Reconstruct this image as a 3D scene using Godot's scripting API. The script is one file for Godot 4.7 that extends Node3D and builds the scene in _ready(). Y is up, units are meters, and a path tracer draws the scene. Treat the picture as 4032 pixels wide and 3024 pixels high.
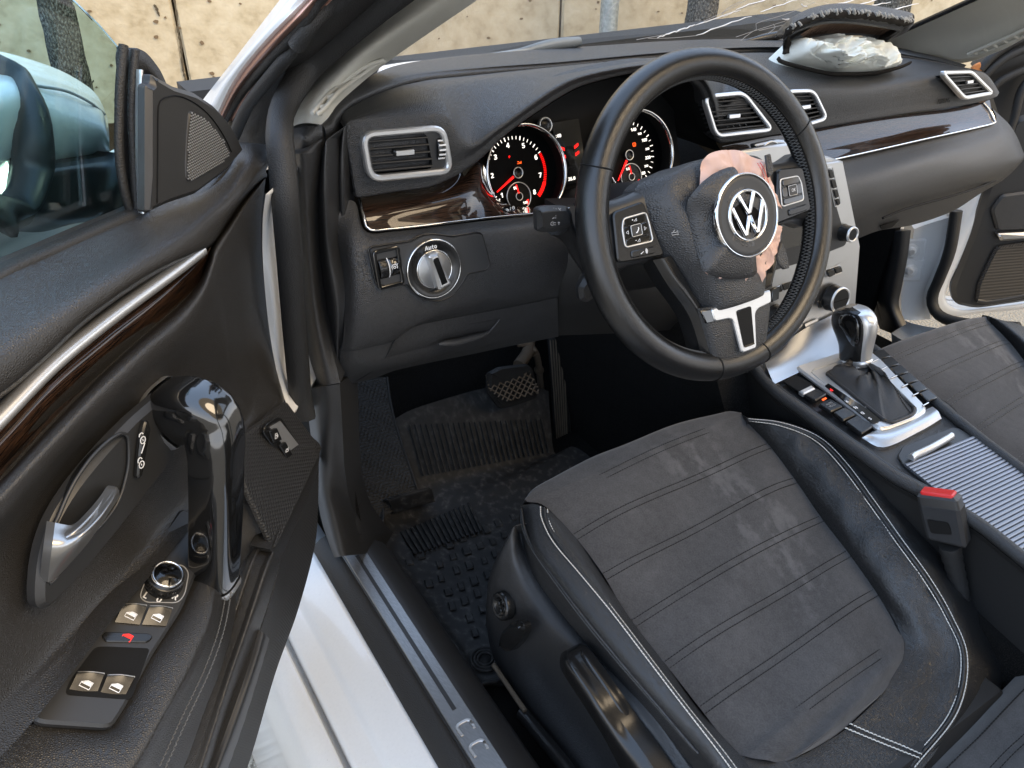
extends Node3D
# ---------------------------------------------------------------- helpers
var M := {}
var taken := {}
const FLAT := 4294967295
func pv(a: Array) -> PackedVector3Array:                    # millimetres to points
	var o := PackedVector3Array()
	for i in range(0, a.size(), 3): o.append(Vector3(a[i], a[i + 1], a[i + 2]) * 0.001)
	return o
func numbered(called: String) -> String:
	var k: int = taken.get(called, 0)
	taken[called] = k + 1
	return called if k == 0 else "%s_%03d" % [called, k]
func thing(called: String, label: String, category: String, at: Vector3, group := "") -> Node3D:
	var o := Node3D.new()
	o.name = numbered(called)
	add_child(o)
	o.position = at
	o.set_meta("label", label)
	o.set_meta("category", category)
	if group: o.set_meta("group", group)
	return o
func struct(called: String, st: SurfaceTool, m: Material) -> MeshInstance3D:
	var o := MeshInstance3D.new()
	o.name = called
	st.generate_normals()
	o.mesh = st.commit()
	o.material_override = m
	o.set_meta("kind", "structure")
	add_child(o)
	return o
# points are given in the scene's metres; a part's node sits where its thing does
func part(called: String, st: SurfaceTool, m: Material, p: Node3D, label := "", stuff := false) -> MeshInstance3D:
	var o := MeshInstance3D.new()
	o.name = called
	st.generate_normals()
	o.mesh = st.commit()
	o.material_override = m
	if label: o.set_meta("label", label)
	if stuff: o.set_meta("kind", "stuff")
	p.add_child(o, true)
	o.position = -p.position if p.get_parent() == self else Vector3.ZERO
	return o
func mb() -> SurfaceTool:
	var st := SurfaceTool.new()
	st.begin(Mesh.PRIMITIVE_TRIANGLES)
	st.set_smooth_group(0)
	return st
func tri(st: SurfaceTool, a: Vector3, b: Vector3, c: Vector3, ua := Vector2.ZERO, ub := Vector2.ZERO, uc := Vector2.ZERO) -> void:
	st.set_uv(ua); st.add_vertex(a)
	st.set_uv(ub); st.add_vertex(b)
	st.set_uv(uc); st.add_vertex(c)
func quad(st: SurfaceTool, a: Vector3, b: Vector3, c: Vector3, d: Vector3, u := [Vector2.ZERO, Vector2.ZERO, Vector2.ZERO, Vector2.ZERO]) -> void:
	if not a.is_equal_approx(c):
		tri(st, a, b, c, u[0], u[1], u[2])
		tri(st, a, c, d, u[0], u[2], u[3])
func cr(p: PackedVector3Array, t: float, closed := false) -> Vector3:   # Catmull-Rom through p, t in 0..1 by index
	var n := p.size()
	if n == 1: return p[0]
	var s := t * (n if closed else n - 1)
	var i := int(floor(s))
	if not closed: i = clampi(i, 0, n - 2)
	var f := s - i
	var a: Vector3; var d: Vector3
	if closed:
		a = p[posmod(i - 1, n)]; d = p[posmod(i + 2, n)]
	else:
		a = p[i - 1] if i > 0 else p[0] * 2.0 - p[1]
		d = p[i + 2] if i + 2 < n else p[n - 1] * 2.0 - p[n - 2]
	return p[posmod(i, n)].cubic_interpolate(p[posmod(i + 1, n)], a, d, f)
func smooth(p: PackedVector3Array, n: int, closed := false) -> PackedVector3Array:   # n points evenly along the curve through p
	var fine := PackedVector3Array()
	var cum := PackedFloat32Array([0.0])
	var k := p.size() * 12
	for i in k + 1: fine.append(cr(p, float(i) / k, closed))
	for i in k: cum.append(cum[i] + fine[i].distance_to(fine[i + 1]))
	var o := PackedVector3Array()
	var j := 0
	var cnt := n if closed else n - 1
	for i in n:
		var want := cum[k] * i / cnt
		while j < k - 1 and cum[j + 1] < want: j += 1
		o.append(fine[j].lerp(fine[j + 1], clampf((want - cum[j]) / maxf(cum[j + 1] - cum[j], 1e-9), 0, 1)))
	return o
func even(p: PackedVector3Array, n: int) -> PackedVector3Array:                     # n points by index, straight lines kept
	var o := PackedVector3Array()
	for i in n: o.append(cr(p, float(i) / (n - 1)))
	return o
func grid_of(rows: Array, nu: int, nv: int, by_index := false) -> Array:
	var rs := []
	for r in rows: rs.append(even(r, nu + 1) if by_index else smooth(r, nu + 1))
	var g := []
	for j in nv + 1: g.append(PackedVector3Array())
	for i in nu + 1:
		var col := PackedVector3Array()
		for r in rs: col.append(r[i])
		for j in nv + 1: g[j].append(cr(col, float(j) / nv))
	return g
func put_grid(st: SurfaceTool, g: Array, group := 0) -> void:
	st.set_smooth_group(group)
	var nv := g.size() - 1
	var nu: int = g[0].size() - 1
	var us := PackedFloat32Array([0.0]); var vs := PackedFloat32Array([0.0])
	var mj := nv / 2; var mi := nu / 2
	for i in nu: us.append(us[i] + g[mj][i].distance_to(g[mj][i + 1]))
	for j in nv: vs.append(vs[j] + g[j][mi].distance_to(g[j + 1][mi]))
	for j in nv:
		for i in nu:
			quad(st, g[j][i], g[j][i + 1], g[j + 1][i + 1], g[j + 1][i], [Vector2(us[i], vs[j]), Vector2(us[i + 1], vs[j]), Vector2(us[i + 1], vs[j + 1]), Vector2(us[i], vs[j + 1])])
# a smooth skin through rows of points, closed behind by a body of the given depth
func skin(st: SurfaceTool, rows: Array, nu: int, nv: int, back := Vector3.ZERO, by_index := false) -> Array:
	var g := grid_of(rows, nu, nv, by_index)
	put_grid(st, g)
	if back != Vector3.ZERO: put_back(st, g, back)
	return g
func put_back(st: SurfaceTool, g: Array, back: Vector3) -> void:
	var h := []
	for r in g:
		var q := PackedVector3Array()
		for p in r: q.append(p + back)
		q.reverse()
		h.append(q)
	put_grid(st, h, 1)
	var nv := g.size() - 1
	var nu: int = g[0].size() - 1
	st.set_smooth_group(2)
	for i in nu:
		quad(st, g[0][i + 1], g[0][i], g[0][i] + back, g[0][i + 1] + back)
		quad(st, g[nv][i], g[nv][i + 1], g[nv][i + 1] + back, g[nv][i] + back)
	st.set_smooth_group(3)
	for j in nv:
		quad(st, g[j][0], g[j + 1][0], g[j + 1][0] + back, g[j][0] + back)
		quad(st, g[j + 1][nu], g[j][nu], g[j][nu] + back, g[j + 1][nu] + back)
# a profile (x sideways, y along nrm) carried along a path
func sweep(st: SurfaceTool, path: PackedVector3Array, prof: PackedVector2Array, nrm: Vector3, closed := false, hard := false, caps := true, scales := PackedFloat32Array()) -> void:
	var n := path.size()
	var rings := []
	for i in n:
		var a := path[posmod(i - 1, n)] if closed or i > 0 else path[i]
		var b := path[posmod(i + 1, n)] if closed or i < n - 1 else path[i]
		var t := (b - a).normalized()
		var s := t.cross(nrm).normalized()
		var u := s.cross(t)
		var k := scales[i] if scales.size() > i else 1.0
		var ring := PackedVector3Array()
		for q in prof: ring.append(path[i] + (s * q.x + u * q.y) * k)
		rings.append(ring)
	var m := prof.size()
	var along := 0.0
	for i in (n if closed else n - 1):
		var r: PackedVector3Array = rings[i]; var q: PackedVector3Array = rings[(i + 1) % n]
		var step := path[i].distance_to(path[(i + 1) % n])
		var round_ := 0.0
		for k in m:
			st.set_smooth_group(k + 10 if hard else 0)
			var w := r[k].distance_to(r[(k + 1) % m])
			quad(st, r[k], q[k], q[(k + 1) % m], r[(k + 1) % m], [Vector2(along, round_), Vector2(along + step, round_), Vector2(along + step, round_ + w), Vector2(along, round_ + w)])
			round_ += w
		along += step
	if not closed and caps:
		cap(st, rings[0], false)
		cap(st, rings[n - 1], true)
func cap(st: SurfaceTool, r: PackedVector3Array, flip: bool, group := 5) -> void:
	st.set_smooth_group(group)
	var c := Vector3.ZERO
	for p in r: c += p / r.size()
	for k in r.size():
		if flip: tri(st, c, r[(k + 1) % r.size()], r[k])
		else: tri(st, c, r[k], r[(k + 1) % r.size()])
func ring2(r: float, n: int, sx := 1.0, sy := 1.0) -> PackedVector2Array:
	var o := PackedVector2Array()
	for i in n: o.append(Vector2(cos(TAU * i / n) * sx, sin(TAU * i / n) * sy) * r)
	return o
func box2(w: float, h: float, c := 0.0) -> PackedVector2Array:                      # a rounded bar section, standing on y = 0
	if c <= 0: return PackedVector2Array([Vector2(-w / 2, 0), Vector2(w / 2, 0), Vector2(w / 2, h), Vector2(-w / 2, h)])
	return PackedVector2Array([Vector2(-w / 2, 0), Vector2(w / 2, 0), Vector2(w / 2, h - c), Vector2(w / 2 - c * 0.3, h - c * 0.3), Vector2(w / 2 - c, h), Vector2(-w / 2 + c, h), Vector2(-w / 2 + c * 0.3, h - c * 0.3), Vector2(-w / 2, h - c)])
func tube(st: SurfaceTool, path: PackedVector3Array, r: float, n := 8, closed := false, scales := PackedFloat32Array()) -> void:
	var d := path[path.size() / 2] - path[0]
	var up := Vector3(0.31, 0.87, 0.39) if absf(d.normalized().dot(Vector3(0.31, 0.87, 0.39))) < 0.9 else Vector3(1, 0, 0.1)
	sweep(st, path, ring2(r, n), up, closed, false, true, scales)
func rnd(p: PackedVector3Array, r: float, k := 4) -> PackedVector3Array:             # a closed outline with its corners rounded
	var o := PackedVector3Array()
	var n := p.size()
	for i in n:
		var a := p[posmod(i - 1, n)] - p[i]; var b := p[(i + 1) % n] - p[i]
		var e := minf(r, minf(a.length(), b.length()) * 0.49)
		for j in k + 1:
			var t := float(j) / k
			var p0 := p[i] + a.normalized() * e; var p2 := p[i] + b.normalized() * e
			o.append(p0.lerp(p[i], t).lerp(p[i].lerp(p2, t), t))
	return o
# a plate on the closed outline: raised by h along nrm, its upper edge chamfered
func plate(st: SurfaceTool, p: PackedVector3Array, nrm: Vector3, h: float, bev := 0.0, bottom := true) -> void:
	var n := p.size()
	var z := nrm.normalized()
	var x := (p[1] - p[0]); x = (x - z * x.dot(z)).normalized()
	var y := z.cross(x)
	var flat := PackedVector2Array()
	var area := 0.0
	for q in p: flat.append(Vector2(q.dot(x), q.dot(y)))
	for i in n: area += flat[i].cross(flat[(i + 1) % n])
	var mid := PackedVector3Array(); var top := PackedVector3Array(); var top2 := PackedVector2Array()
	for i in n:
		var e0 := (flat[i] - flat[posmod(i - 1, n)]).normalized(); var e1 := (flat[(i + 1) % n] - flat[i]).normalized()
		var nn := (Vector2(-e0.y, e0.x) + Vector2(-e1.y, e1.x)).normalized() * signf(area)
		var k := bev / maxf(0.5, absf(nn.dot(Vector2(-e1.y, e1.x))))
		mid.append(p[i] + z * (h - bev))
		top.append(p[i] + z * h + (x * nn.x + y * nn.y) * k)
		top2.append(flat[i] + nn * k)
	var f := Geometry2D.triangulate_polygon(top2)
	if f.is_empty(): f = Geometry2D.triangulate_polygon(flat)
	st.set_smooth_group(FLAT)
	for i in range(0, f.size(), 3):
		var a := f[i]; var b := f[i + 1]; var c := f[i + 2]
		if (top2[b] - top2[a]).cross(top2[c] - top2[a]) > 0: var s := b; b = c; c = s
		tri(st, top[a], top[b], top[c], top2[a], top2[b], top2[c])
		if bottom: tri(st, p[a], p[c], p[b], flat[a], flat[c], flat[b])
	for i in n:
		var j := (i + 1) % n
		st.set_smooth_group(1)
		if area > 0: quad(st, p[j], p[i], mid[i], mid[j])
		else: quad(st, p[i], p[j], mid[j], mid[i])
		if bev > 0:
			st.set_smooth_group(2)
			if area > 0: quad(st, mid[j], mid[i], top[i], top[j])
			else: quad(st, mid[i], mid[j], top[j], top[i])
func fr(o: Vector3, x: Vector3, n: Vector3) -> Transform3D:                          # a frame: x along x, z along n
	var z := n.normalized()
	var xx := (x - z * x.dot(z)).normalized()
	return Transform3D(Basis(xx, z.cross(xx), z), o)
func rect(T: Transform3D, w: float, h: float, r := 0.0, k := 4) -> PackedVector3Array:
	var p := PackedVector3Array([T * Vector3(-w / 2, -h / 2, 0), T * Vector3(w / 2, -h / 2, 0), T * Vector3(w / 2, h / 2, 0), T * Vector3(-w / 2, h / 2, 0)])
	return rnd(p, r, k) if r > 0 else p
func circle(T: Transform3D, r: float, n := 40, ry := 0.0) -> PackedVector3Array:
	var o := PackedVector3Array()
	for i in n: o.append(T * Vector3(cos(TAU * i / n) * r, sin(TAU * i / n) * (ry if ry > 0 else r), 0))
	return o
func loc(T: Transform3D, a: Array) -> PackedVector3Array:                            # flat list of x, y in millimetres, in a frame
	var o := PackedVector3Array()
	for i in range(0, a.size(), 2): o.append(T * Vector3(a[i] * 0.001, a[i + 1] * 0.001, 0))
	return o
func bx(st: SurfaceTool, T: Transform3D, s: Vector3, bev := 0.0) -> void:            # a box standing on the frame's plane
	plate(st, rect(T, s.x, s.y, bev, 2) if bev > 0 else rect(T, s.x, s.y), T.basis.z, s.z, bev)
func lathe(st: SurfaceTool, T: Transform3D, prof: Array, n := 36) -> void:           # prof: [r, z] pairs in millimetres; a repeated pair makes a crease
	var g := 20
	for k in prof.size() / 2 - 1:
		var r0: float = prof[2 * k] * 0.001; var z0: float = prof[2 * k + 1] * 0.001
		var r1: float = prof[2 * k + 2] * 0.001; var z1: float = prof[2 * k + 3] * 0.001
		if r0 == r1 and z0 == z1:
			g += 1
			continue
		st.set_smooth_group(g)
		for i in n:
			var a := TAU * i / n; var b := TAU * (i + 1) / n
			quad(st, T * Vector3(r0 * cos(a), r0 * sin(a), z0), T * Vector3(r1 * cos(a), r1 * sin(a), z1), T * Vector3(r1 * cos(b), r1 * sin(b), z1), T * Vector3(r0 * cos(b), r0 * sin(b), z0))
			if r0 == 0: tri(st, T * Vector3(0, 0, z0), T * Vector3(r1 * cos(a), r1 * sin(a), z1), T * Vector3(r1 * cos(b), r1 * sin(b), z1))
			if r1 == 0: tri(st, T * Vector3(r0 * cos(a), r0 * sin(a), z0), T * Vector3(0, 0, z1), T * Vector3(r0 * cos(b), r0 * sin(b), z0))
func words(st: SurfaceTool, text: String, T: Transform3D, size: float, depth := 0.0003, bold := false) -> void:   # raised lettering, size is the capital height in metres
	var tm := TextMesh.new()
	var f := SystemFont.new()
	f.font_names = PackedStringArray(["Droid Sans"])
	if bold: f.font_weight = 700
	tm.font = f
	tm.text = text
	tm.font_size = 32
	tm.pixel_size = size / 23.0
	tm.depth = depth
	tm.curve_step = 1.0
	st.append_from(tm, 0, T)
func strokes(st: SurfaceTool, T: Transform3D, lines: Array, w: float, h := 0.0003) -> void:    # drawn marks: each line a flat list of millimetres in the frame
	for l in lines:
		var p := loc(T, l)
		var closed := p.size() > 2 and p[0].is_equal_approx(p[p.size() - 1])
		if closed: p.resize(p.size() - 1)
		sweep(st, p, box2(w, h), T.basis.z, closed, true)
func arc(cx: float, cy: float, r: float, a: float, b: float, n := 10) -> Array:
	var o := []
	for i in n + 1:
		var t := deg_to_rad(lerpf(a, b, float(i) / n))
		o.append_array([cx + r * cos(t), cy + r * sin(t)])
	return o
func stitches(st: SurfaceTool, p: PackedVector3Array, pitch: float, length: float, r: float, lift := Vector3.ZERO) -> void:
	var total := 0.0
	for i in p.size() - 1: total += p[i].distance_to(p[i + 1])
	var n := int(total / pitch)
	var q := smooth(p, n + 1)
	for i in n:
		var d := (q[i + 1] - q[i]).normalized()
		var c := q[i].lerp(q[i + 1], 0.5) + lift
		sweep(st, PackedVector3Array([c - d * length * 0.5, c - d * length * 0.2 + lift * 0.6, c + d * length * 0.2 + lift * 0.6, c + d * length * 0.5]), ring2(r, 5), Vector3(0.2, 0.9, 0.35), false, false, true)
func shift(p: PackedVector3Array, by: Vector3) -> PackedVector3Array:
	var o := PackedVector3Array()
	for q in p: o.append(q + by)
	return o
func moved(p: PackedVector3Array, T: Transform3D) -> PackedVector3Array:
	var o := PackedVector3Array()
	for q in p: o.append(T * q)
	return o
# ---------------------------------------------------------------- materials
func noise(kind: int, freq: float, seed_: int, size := 256, oct := 1, jit := 1.0, ret := -1) -> NoiseTexture2D:
	var n := FastNoiseLite.new()
	n.noise_type = kind
	n.frequency = freq
	n.seed = seed_
	n.fractal_type = FastNoiseLite.FRACTAL_FBM if oct > 1 else FastNoiseLite.FRACTAL_NONE
	n.fractal_octaves = oct
	n.cellular_jitter = jit
	if ret >= 0: n.cellular_return_type = ret
	var t := NoiseTexture2D.new()
	t.width = size
	t.height = size
	t.seamless = true
	t.noise = n
	return t
func ramp(t: NoiseTexture2D, stops: Array) -> NoiseTexture2D:
	var r: NoiseTexture2D = t.duplicate()
	var g := Gradient.new()
	var off := PackedFloat32Array(); var col := PackedColorArray()
	for s in stops:
		off.append(s[0]); col.append(s[1])
	g.offsets = off
	g.colors = col
	r.color_ramp = g
	return r
func lin(v: float, w := -1.0, b := -1.0) -> Color:                                   # a base colour given as linear reflectance
	return Color(v, v if w < 0 else w, v if b < 0 else b).linear_to_srgb()
func mat(called: String, c: Color, rough: float, metal := 0.0, spec := 0.5) -> StandardMaterial3D:
	var m := StandardMaterial3D.new()
	m.resource_name = called
	m.albedo_color = c
	m.roughness = rough
	m.metallic = metal
	m.metallic_specular = spec
	M[called] = m
	return m
func grain(m: StandardMaterial3D, bump: Texture2D, scale: float, depth_cm: float) -> StandardMaterial3D:
	m.uv1_triplanar = true
	m.uv1_scale = Vector3.ONE * scale
	m.uv1_triplanar_sharpness = 4.0
	m.heightmap_enabled = true
	m.heightmap_texture = bump
	m.heightmap_scale = depth_cm
	return m
func tint(m: StandardMaterial3D, t: Texture2D) -> StandardMaterial3D:
	m.albedo_texture = t
	return m
func glow(called: String, c: Color, e: float) -> StandardMaterial3D:
	var m := mat(called, Color(0.02, 0.02, 0.02), 0.5)
	m.emission_enabled = true
	m.emission = c
	m.emission_energy_multiplier = e
	return m
func dots() -> ImageTexture:                                                         # studs in staggered rows
	var im := Image.create(32, 56, false, Image.FORMAT_RGB8)
	for y in 56:
		for x in 32:
			var h := 0.0
			for q in [[0, 0], [32, 0], [16, 28], [0, 56], [32, 56], [-16, 28], [48, 28]]: h = maxf(h, 1.0 - Vector2(x - q[0], y - q[1]).length() / 14.0)
			im.set_pixel(x, y, Color.WHITE * sqrt(maxf(h, 0.0)))
	return ImageTexture.create_from_image(im)
func _ready() -> void:
	var cam := Camera3D.new()
	cam.name = "camera"
	cam.transform = Transform3D(Basis(Vector3(0.84926, 0.00889, 0.52789), Vector3(0.28392, 0.83528, -0.47084), Vector3(-0.44513, 0.54975, 0.70685)), Vector3(-0.6570, 1.2760, 0.1930))
	cam.fov = 50.394
	cam.near = 0.02
	cam.far = 300.0
	add_child(cam)
	cam.current = true
	var env := Environment.new()
	var sky := Sky.new()
	var sm := ProceduralSkyMaterial.new()
	sm.sky_top_color = Color(0.68, 0.78, 0.92)
	sm.sky_horizon_color = Color(0.97, 0.97, 0.97)
	sm.sky_curve = 0.25
	sm.ground_bottom_color = Color(0.5, 0.47, 0.42)
	sm.ground_horizon_color = Color(0.8, 0.79, 0.77)
	sm.sun_angle_max = 0.5
	sm.energy_multiplier = 1.25
	sky.sky_material = sm
	env.background_mode = Environment.BG_SKY
	env.sky = sky
	env.background_energy_multiplier = 1.0
	env.tonemap_mode = Environment.TONE_MAPPER_LINEAR
	env.tonemap_exposure = 2.8
	env.sdfgi_enabled = true
	env.ssao_enabled = true
	env.ssil_enabled = true
	var we := WorldEnvironment.new()
	we.name = "world_environment"
	we.environment = env
	add_child(we)
	var sun := DirectionalLight3D.new()
	sun.name = "sun"
	sun.light_color = Color(1.0, 0.90, 0.76)
	sun.light_energy = 0.35
	sun.light_angular_distance = 35.0
	sun.shadow_enabled = true
	add_child(sun)
	sun.look_at_from_position(Vector3(2.0, 3.8, 3.4), Vector3.ZERO)
	materials()
	setting()
	car_body()
	dashboard()
	steering()
	driver_door()
	seats()
	console()
	floor_things()
	passenger_side()
func materials() -> void:
	var pebble := noise(FastNoiseLite.TYPE_CELLULAR, 0.055, 3, 512, 1, 1.0, FastNoiseLite.RETURN_DISTANCE2_SUB)
	var fine := noise(FastNoiseLite.TYPE_SIMPLEX, 0.12, 5, 512, 3)
	var cloudy := noise(FastNoiseLite.TYPE_SIMPLEX, 0.012, 9, 512, 4)
	var weave := noise(FastNoiseLite.TYPE_CELLULAR, 0.11, 8, 512, 1, 0.25, FastNoiseLite.RETURN_DISTANCE)
	grain(mat("dash", lin(0.027, 0.0275, 0.0285), 0.40, 0.0, 0.5), pebble, 20.0, 0.08)
	grain(mat("dash_fine", lin(0.026, 0.0265, 0.0275), 0.40, 0.0, 0.5), pebble, 24.0, 0.05)
	grain(mat("door_leather", lin(0.023, 0.022, 0.021), 0.36, 0.0, 0.5), pebble, 25.0, 0.045)
	grain(mat("seat_leather", lin(0.017, 0.0174, 0.018), 0.30, 0.0, 0.55), pebble, 24.0, 0.06)
	grain(mat("wheel_leather", lin(0.009, 0.009, 0.009), 0.24, 0.0, 0.55), pebble, 40.0, 0.012)
	grain(mat("wheel_pad", lin(0.03, 0.03, 0.0305), 0.38, 0.0, 0.5), pebble, 15.0, 0.08)
	grain(mat("woven", lin(0.017, 0.0165, 0.016), 0.5), dots(), 190.0, 0.12)
	var ri := Image.create(8, 32, false, Image.FORMAT_RGB8)
	for y in 32:
		for x in 8: ri.set_pixel(x, y, Color.WHITE * (0.5 + 0.5 * cos(TAU * y / 32.0)))
	var ribs := ImageTexture.create_from_image(ri)
	grain(mat("ribbed", lin(0.016, 0.016, 0.0165), 0.5), ribs, 260.0, 0.12)
	mat("plastic", lin(0.021, 0.0214, 0.0222), 0.42)
	mat("plastic_matt", lin(0.012), 0.6)
	mat("deep_black", lin(0.004), 0.6, 0.0, 0.3)
	var gb := mat("gloss_black", lin(0.006), 0.12, 0.0, 0.5)
	gb.clearcoat_enabled = true
	gb.clearcoat = 1.0
	gb.clearcoat_roughness = 0.04
	mat("satin_black", lin(0.010), 0.25)
	grain(mat("rubber", lin(0.014), 0.62), fine, 8.0, 0.05)
	var suede := mat("suede", Color.WHITE, 0.95, 0.0, 0.25)
	suede.albedo_texture = suede_print()
	suede.uv1_scale = Vector3(1.9, 1.6, 1)
	suede.rim_enabled = true
	suede.rim = 0.4
	suede.rim_tint = 0.5
	var dim := grain(mat("dimpled", lin(0.022, 0.0215, 0.0205), 0.55), dots(), 120.0, 0.2)
	dim.metallic_specular = 0.4
	grain(mat("boot_leather", lin(0.012, 0.011, 0.0105), 0.36), fine, 25.0, 0.03)
	grain(mat("buckle_felt", lin(0.04, 0.04, 0.041), 0.9, 0.0, 0.3), fine, 40.0, 0.04)
	grain(mat("slat_blue", lin(0.30, 0.32, 0.36), 0.42, 0.85), fine, 30.0, 0.005)
	grain(mat("dusty", lin(0.12, 0.095, 0.07), 0.8, 0.0, 0.3), fine, 20.0, 0.05)
	grain(mat("foam", lin(0.42, 0.40, 0.36), 0.95, 0.0, 0.2), fine, 40.0, 0.1)
	grain(mat("foam_dark", lin(0.045, 0.04, 0.035), 0.95, 0.0, 0.2), fine, 40.0, 0.15)
	grain(mat("brown_mesh", lin(0.16, 0.105, 0.075), 0.85, 0.0, 0.3), dots(), 150.0, 0.2)
	mat("wiper_grey", lin(0.16, 0.18, 0.19), 0.5)
	mat("thread_white", lin(0.62, 0.60, 0.55), 0.8)
	mat("thread_grey", lin(0.10, 0.10, 0.097), 0.8)
	mat("thread_black", lin(0.006), 0.9)
	mat("chrome", lin(0.72), 0.1, 1.0)
	grain(mat("satin", lin(0.62, 0.62, 0.615), 0.32, 0.8), fine, 20.0, 0.002)
	grain(mat("alu", lin(0.52, 0.525, 0.53), 0.36, 1.0), noise(FastNoiseLite.TYPE_SIMPLEX, 0.3, 7, 256, 2), 30.0, 0.004)
	var scuffed := mat("sill_metal", Color.WHITE, 0.40, 0.9)
	tint(scuffed, ramp(noise(FastNoiseLite.TYPE_SIMPLEX, 0.09, 71, 512, 5), [[0.0, lin(0.22)], [0.5, lin(0.29)], [0.75, lin(0.34)], [1.0, lin(0.42)]]))
	scuffed.uv1_scale = Vector3(1.5, 30.0, 1.0)
	var wp := mat("white_paint", lin(0.74, 0.75, 0.75), 0.35)
	wp.clearcoat_enabled = true
	wp.clearcoat = 0.8
	wp.clearcoat_roughness = 0.05
	mat("lever_metal", lin(0.36, 0.355, 0.345), 0.3, 0.85)
	var ds := wp.duplicate() as StandardMaterial3D
	ds.uv1_triplanar = true
	ds.uv1_scale = Vector3(3.0, 3.0, 3.0)
	ds.albedo_color = Color.WHITE
	M["sill_paint"] = tint(ds, ramp(noise(FastNoiseLite.TYPE_SIMPLEX, 0.05, 91, 1024, 6), [[0.0, lin(0.34, 0.32, 0.29)], [0.06, lin(0.62, 0.63, 0.63)], [0.14, lin(0.71, 0.725, 0.73)], [1.0, lin(0.74, 0.755, 0.76)]]))
	var trimc := grain(mat("pillar_cloth", lin(0.56, 0.545, 0.48), 0.95, 0.0, 0.2), weave, 22.0, 0.06)
	tint(trimc, ramp(noise(FastNoiseLite.TYPE_SIMPLEX, 0.2, 12, 256, 2), [[0.0, Color(0.86, 0.86, 0.86)], [1.0, Color.WHITE]]))
	var wood := mat("wood", Color.WHITE, 0.35, 0.0, 0.2)
	wood.clearcoat_enabled = true
	wood.clearcoat = 1.0
	wood.clearcoat_roughness = 0.03
	var wn := noise(FastNoiseLite.TYPE_SIMPLEX, 0.045, 33, 512, 4)
	tint(wood, ramp(wn, [[0.0, lin(0.005, 0.004, 0.0035)], [0.40, lin(0.008, 0.005, 0.004)], [0.47, lin(0.07, 0.032, 0.016)], [0.52, lin(0.01, 0.006, 0.005)], [0.58, lin(0.012, 0.008, 0.006)], [0.63, lin(0.11, 0.05, 0.025)], [0.68, lin(0.02, 0.011, 0.007)], [1.0, lin(0.05, 0.025, 0.014)]]))
	wood.uv1_scale = Vector3(0.7, 20.0, 1.0)
	var dirt := grain(mat("mat_rubber", Color.WHITE, 0.62, 0.0, 0.4), fine, 6.0, 0.05)
	tint(dirt, ramp(noise(FastNoiseLite.TYPE_SIMPLEX, 0.02, 40, 1024, 8), [[0.0, lin(0.011)], [0.5, lin(0.0145, 0.0143, 0.014)], [0.7, lin(0.026, 0.025, 0.024)], [1.0, lin(0.075, 0.071, 0.066)]]))
	dirt.uv1_scale = Vector3.ONE * 2.2
	dirt.heightmap_enabled = false
	var carpet := grain(mat("carpet", Color.WHITE, 1.0, 0.0, 0.2), fine, 12.0, 0.3)
	tint(carpet, ramp(noise(FastNoiseLite.TYPE_SIMPLEX, 0.15, 41, 256, 3), [[0.0, lin(0.006)], [0.6, lin(0.012)], [0.85, lin(0.06, 0.055, 0.05)]]))
	mat("bag_white", lin(0.72, 0.74, 0.68), 0.75)
	var pinkm := grain(mat("bag_pink", lin(0.66, 0.44, 0.36), 0.6), weave, 40.0, 0.02)
	pinkm.rim_enabled = true
	pinkm.rim = 0.3
	mat("red_plastic", lin(0.62, 0.02, 0.02), 0.3)
	mat("mark_white", lin(0.75), 0.6)
	mat("mark_grey", lin(0.30), 0.6)
	glow("lit_white", Color(1.0, 0.97, 0.92), 0.75)
	glow("lit_red", Color(1.0, 0.05, 0.04), 0.9)
	glow("lit_orange", Color(1.0, 0.35, 0.08), 0.9)
	var g := mat("window_glass", Color(0.73, 0.86, 0.885, 0.0), 0.0)
	g.refraction_enabled = true
	g.refraction_scale = 0.05
	g.transparency = BaseMaterial3D.TRANSPARENCY_ALPHA
	var ws := mat("windshield_glass", Color(0.9, 0.96, 0.9, 0.06), 0.0)
	ws.transparency = BaseMaterial3D.TRANSPARENCY_ALPHA
	var rg := mat("roof_glass", Color(0.5, 0.6, 0.6, 0.12), 0.0)
	rg.transparency = BaseMaterial3D.TRANSPARENCY_ALPHA
	var cl := mat("clear_lens", Color(0.02, 0.02, 0.02, 0.05), 0.0)
	cl.transparency = BaseMaterial3D.TRANSPARENCY_ALPHA
	mat("mirror", lin(0.8), 0.02, 1.0)
	var conc := grain(mat("concrete", Color.WHITE, 0.9, 0.0, 0.3), noise(FastNoiseLite.TYPE_SIMPLEX, 0.06, 50, 512, 4), 2.0, 0.15)
	tint(conc, ramp(noise(FastNoiseLite.TYPE_SIMPLEX, 0.010, 51, 1024, 7), [[0.0, lin(0.44, 0.365, 0.24)], [0.35, lin(0.56, 0.48, 0.33)], [0.6, lin(0.60, 0.52, 0.365)], [1.0, lin(0.66, 0.585, 0.43)]]))
	conc.uv1_scale = Vector3.ONE * 0.7
	mat("pit", lin(0.20, 0.14, 0.08), 0.95)
	mat("crack", lin(0.10, 0.08, 0.05), 0.95)
	var soil := grain(mat("soil", Color.WHITE, 1.0, 0.0, 0.2), fine, 5.0, 4.0)
	tint(soil, ramp(noise(FastNoiseLite.TYPE_SIMPLEX, 0.05, 52, 512, 5), [[0.0, lin(0.06, 0.035, 0.02)], [0.5, lin(0.16, 0.10, 0.065)], [0.8, lin(0.30, 0.20, 0.13)]]))
	var paving := grain(mat("paving", Color.WHITE, 0.9, 0.0, 0.3), noise(FastNoiseLite.TYPE_CELLULAR, 0.07, 53, 512, 2), 3.0, 0.6)
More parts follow.
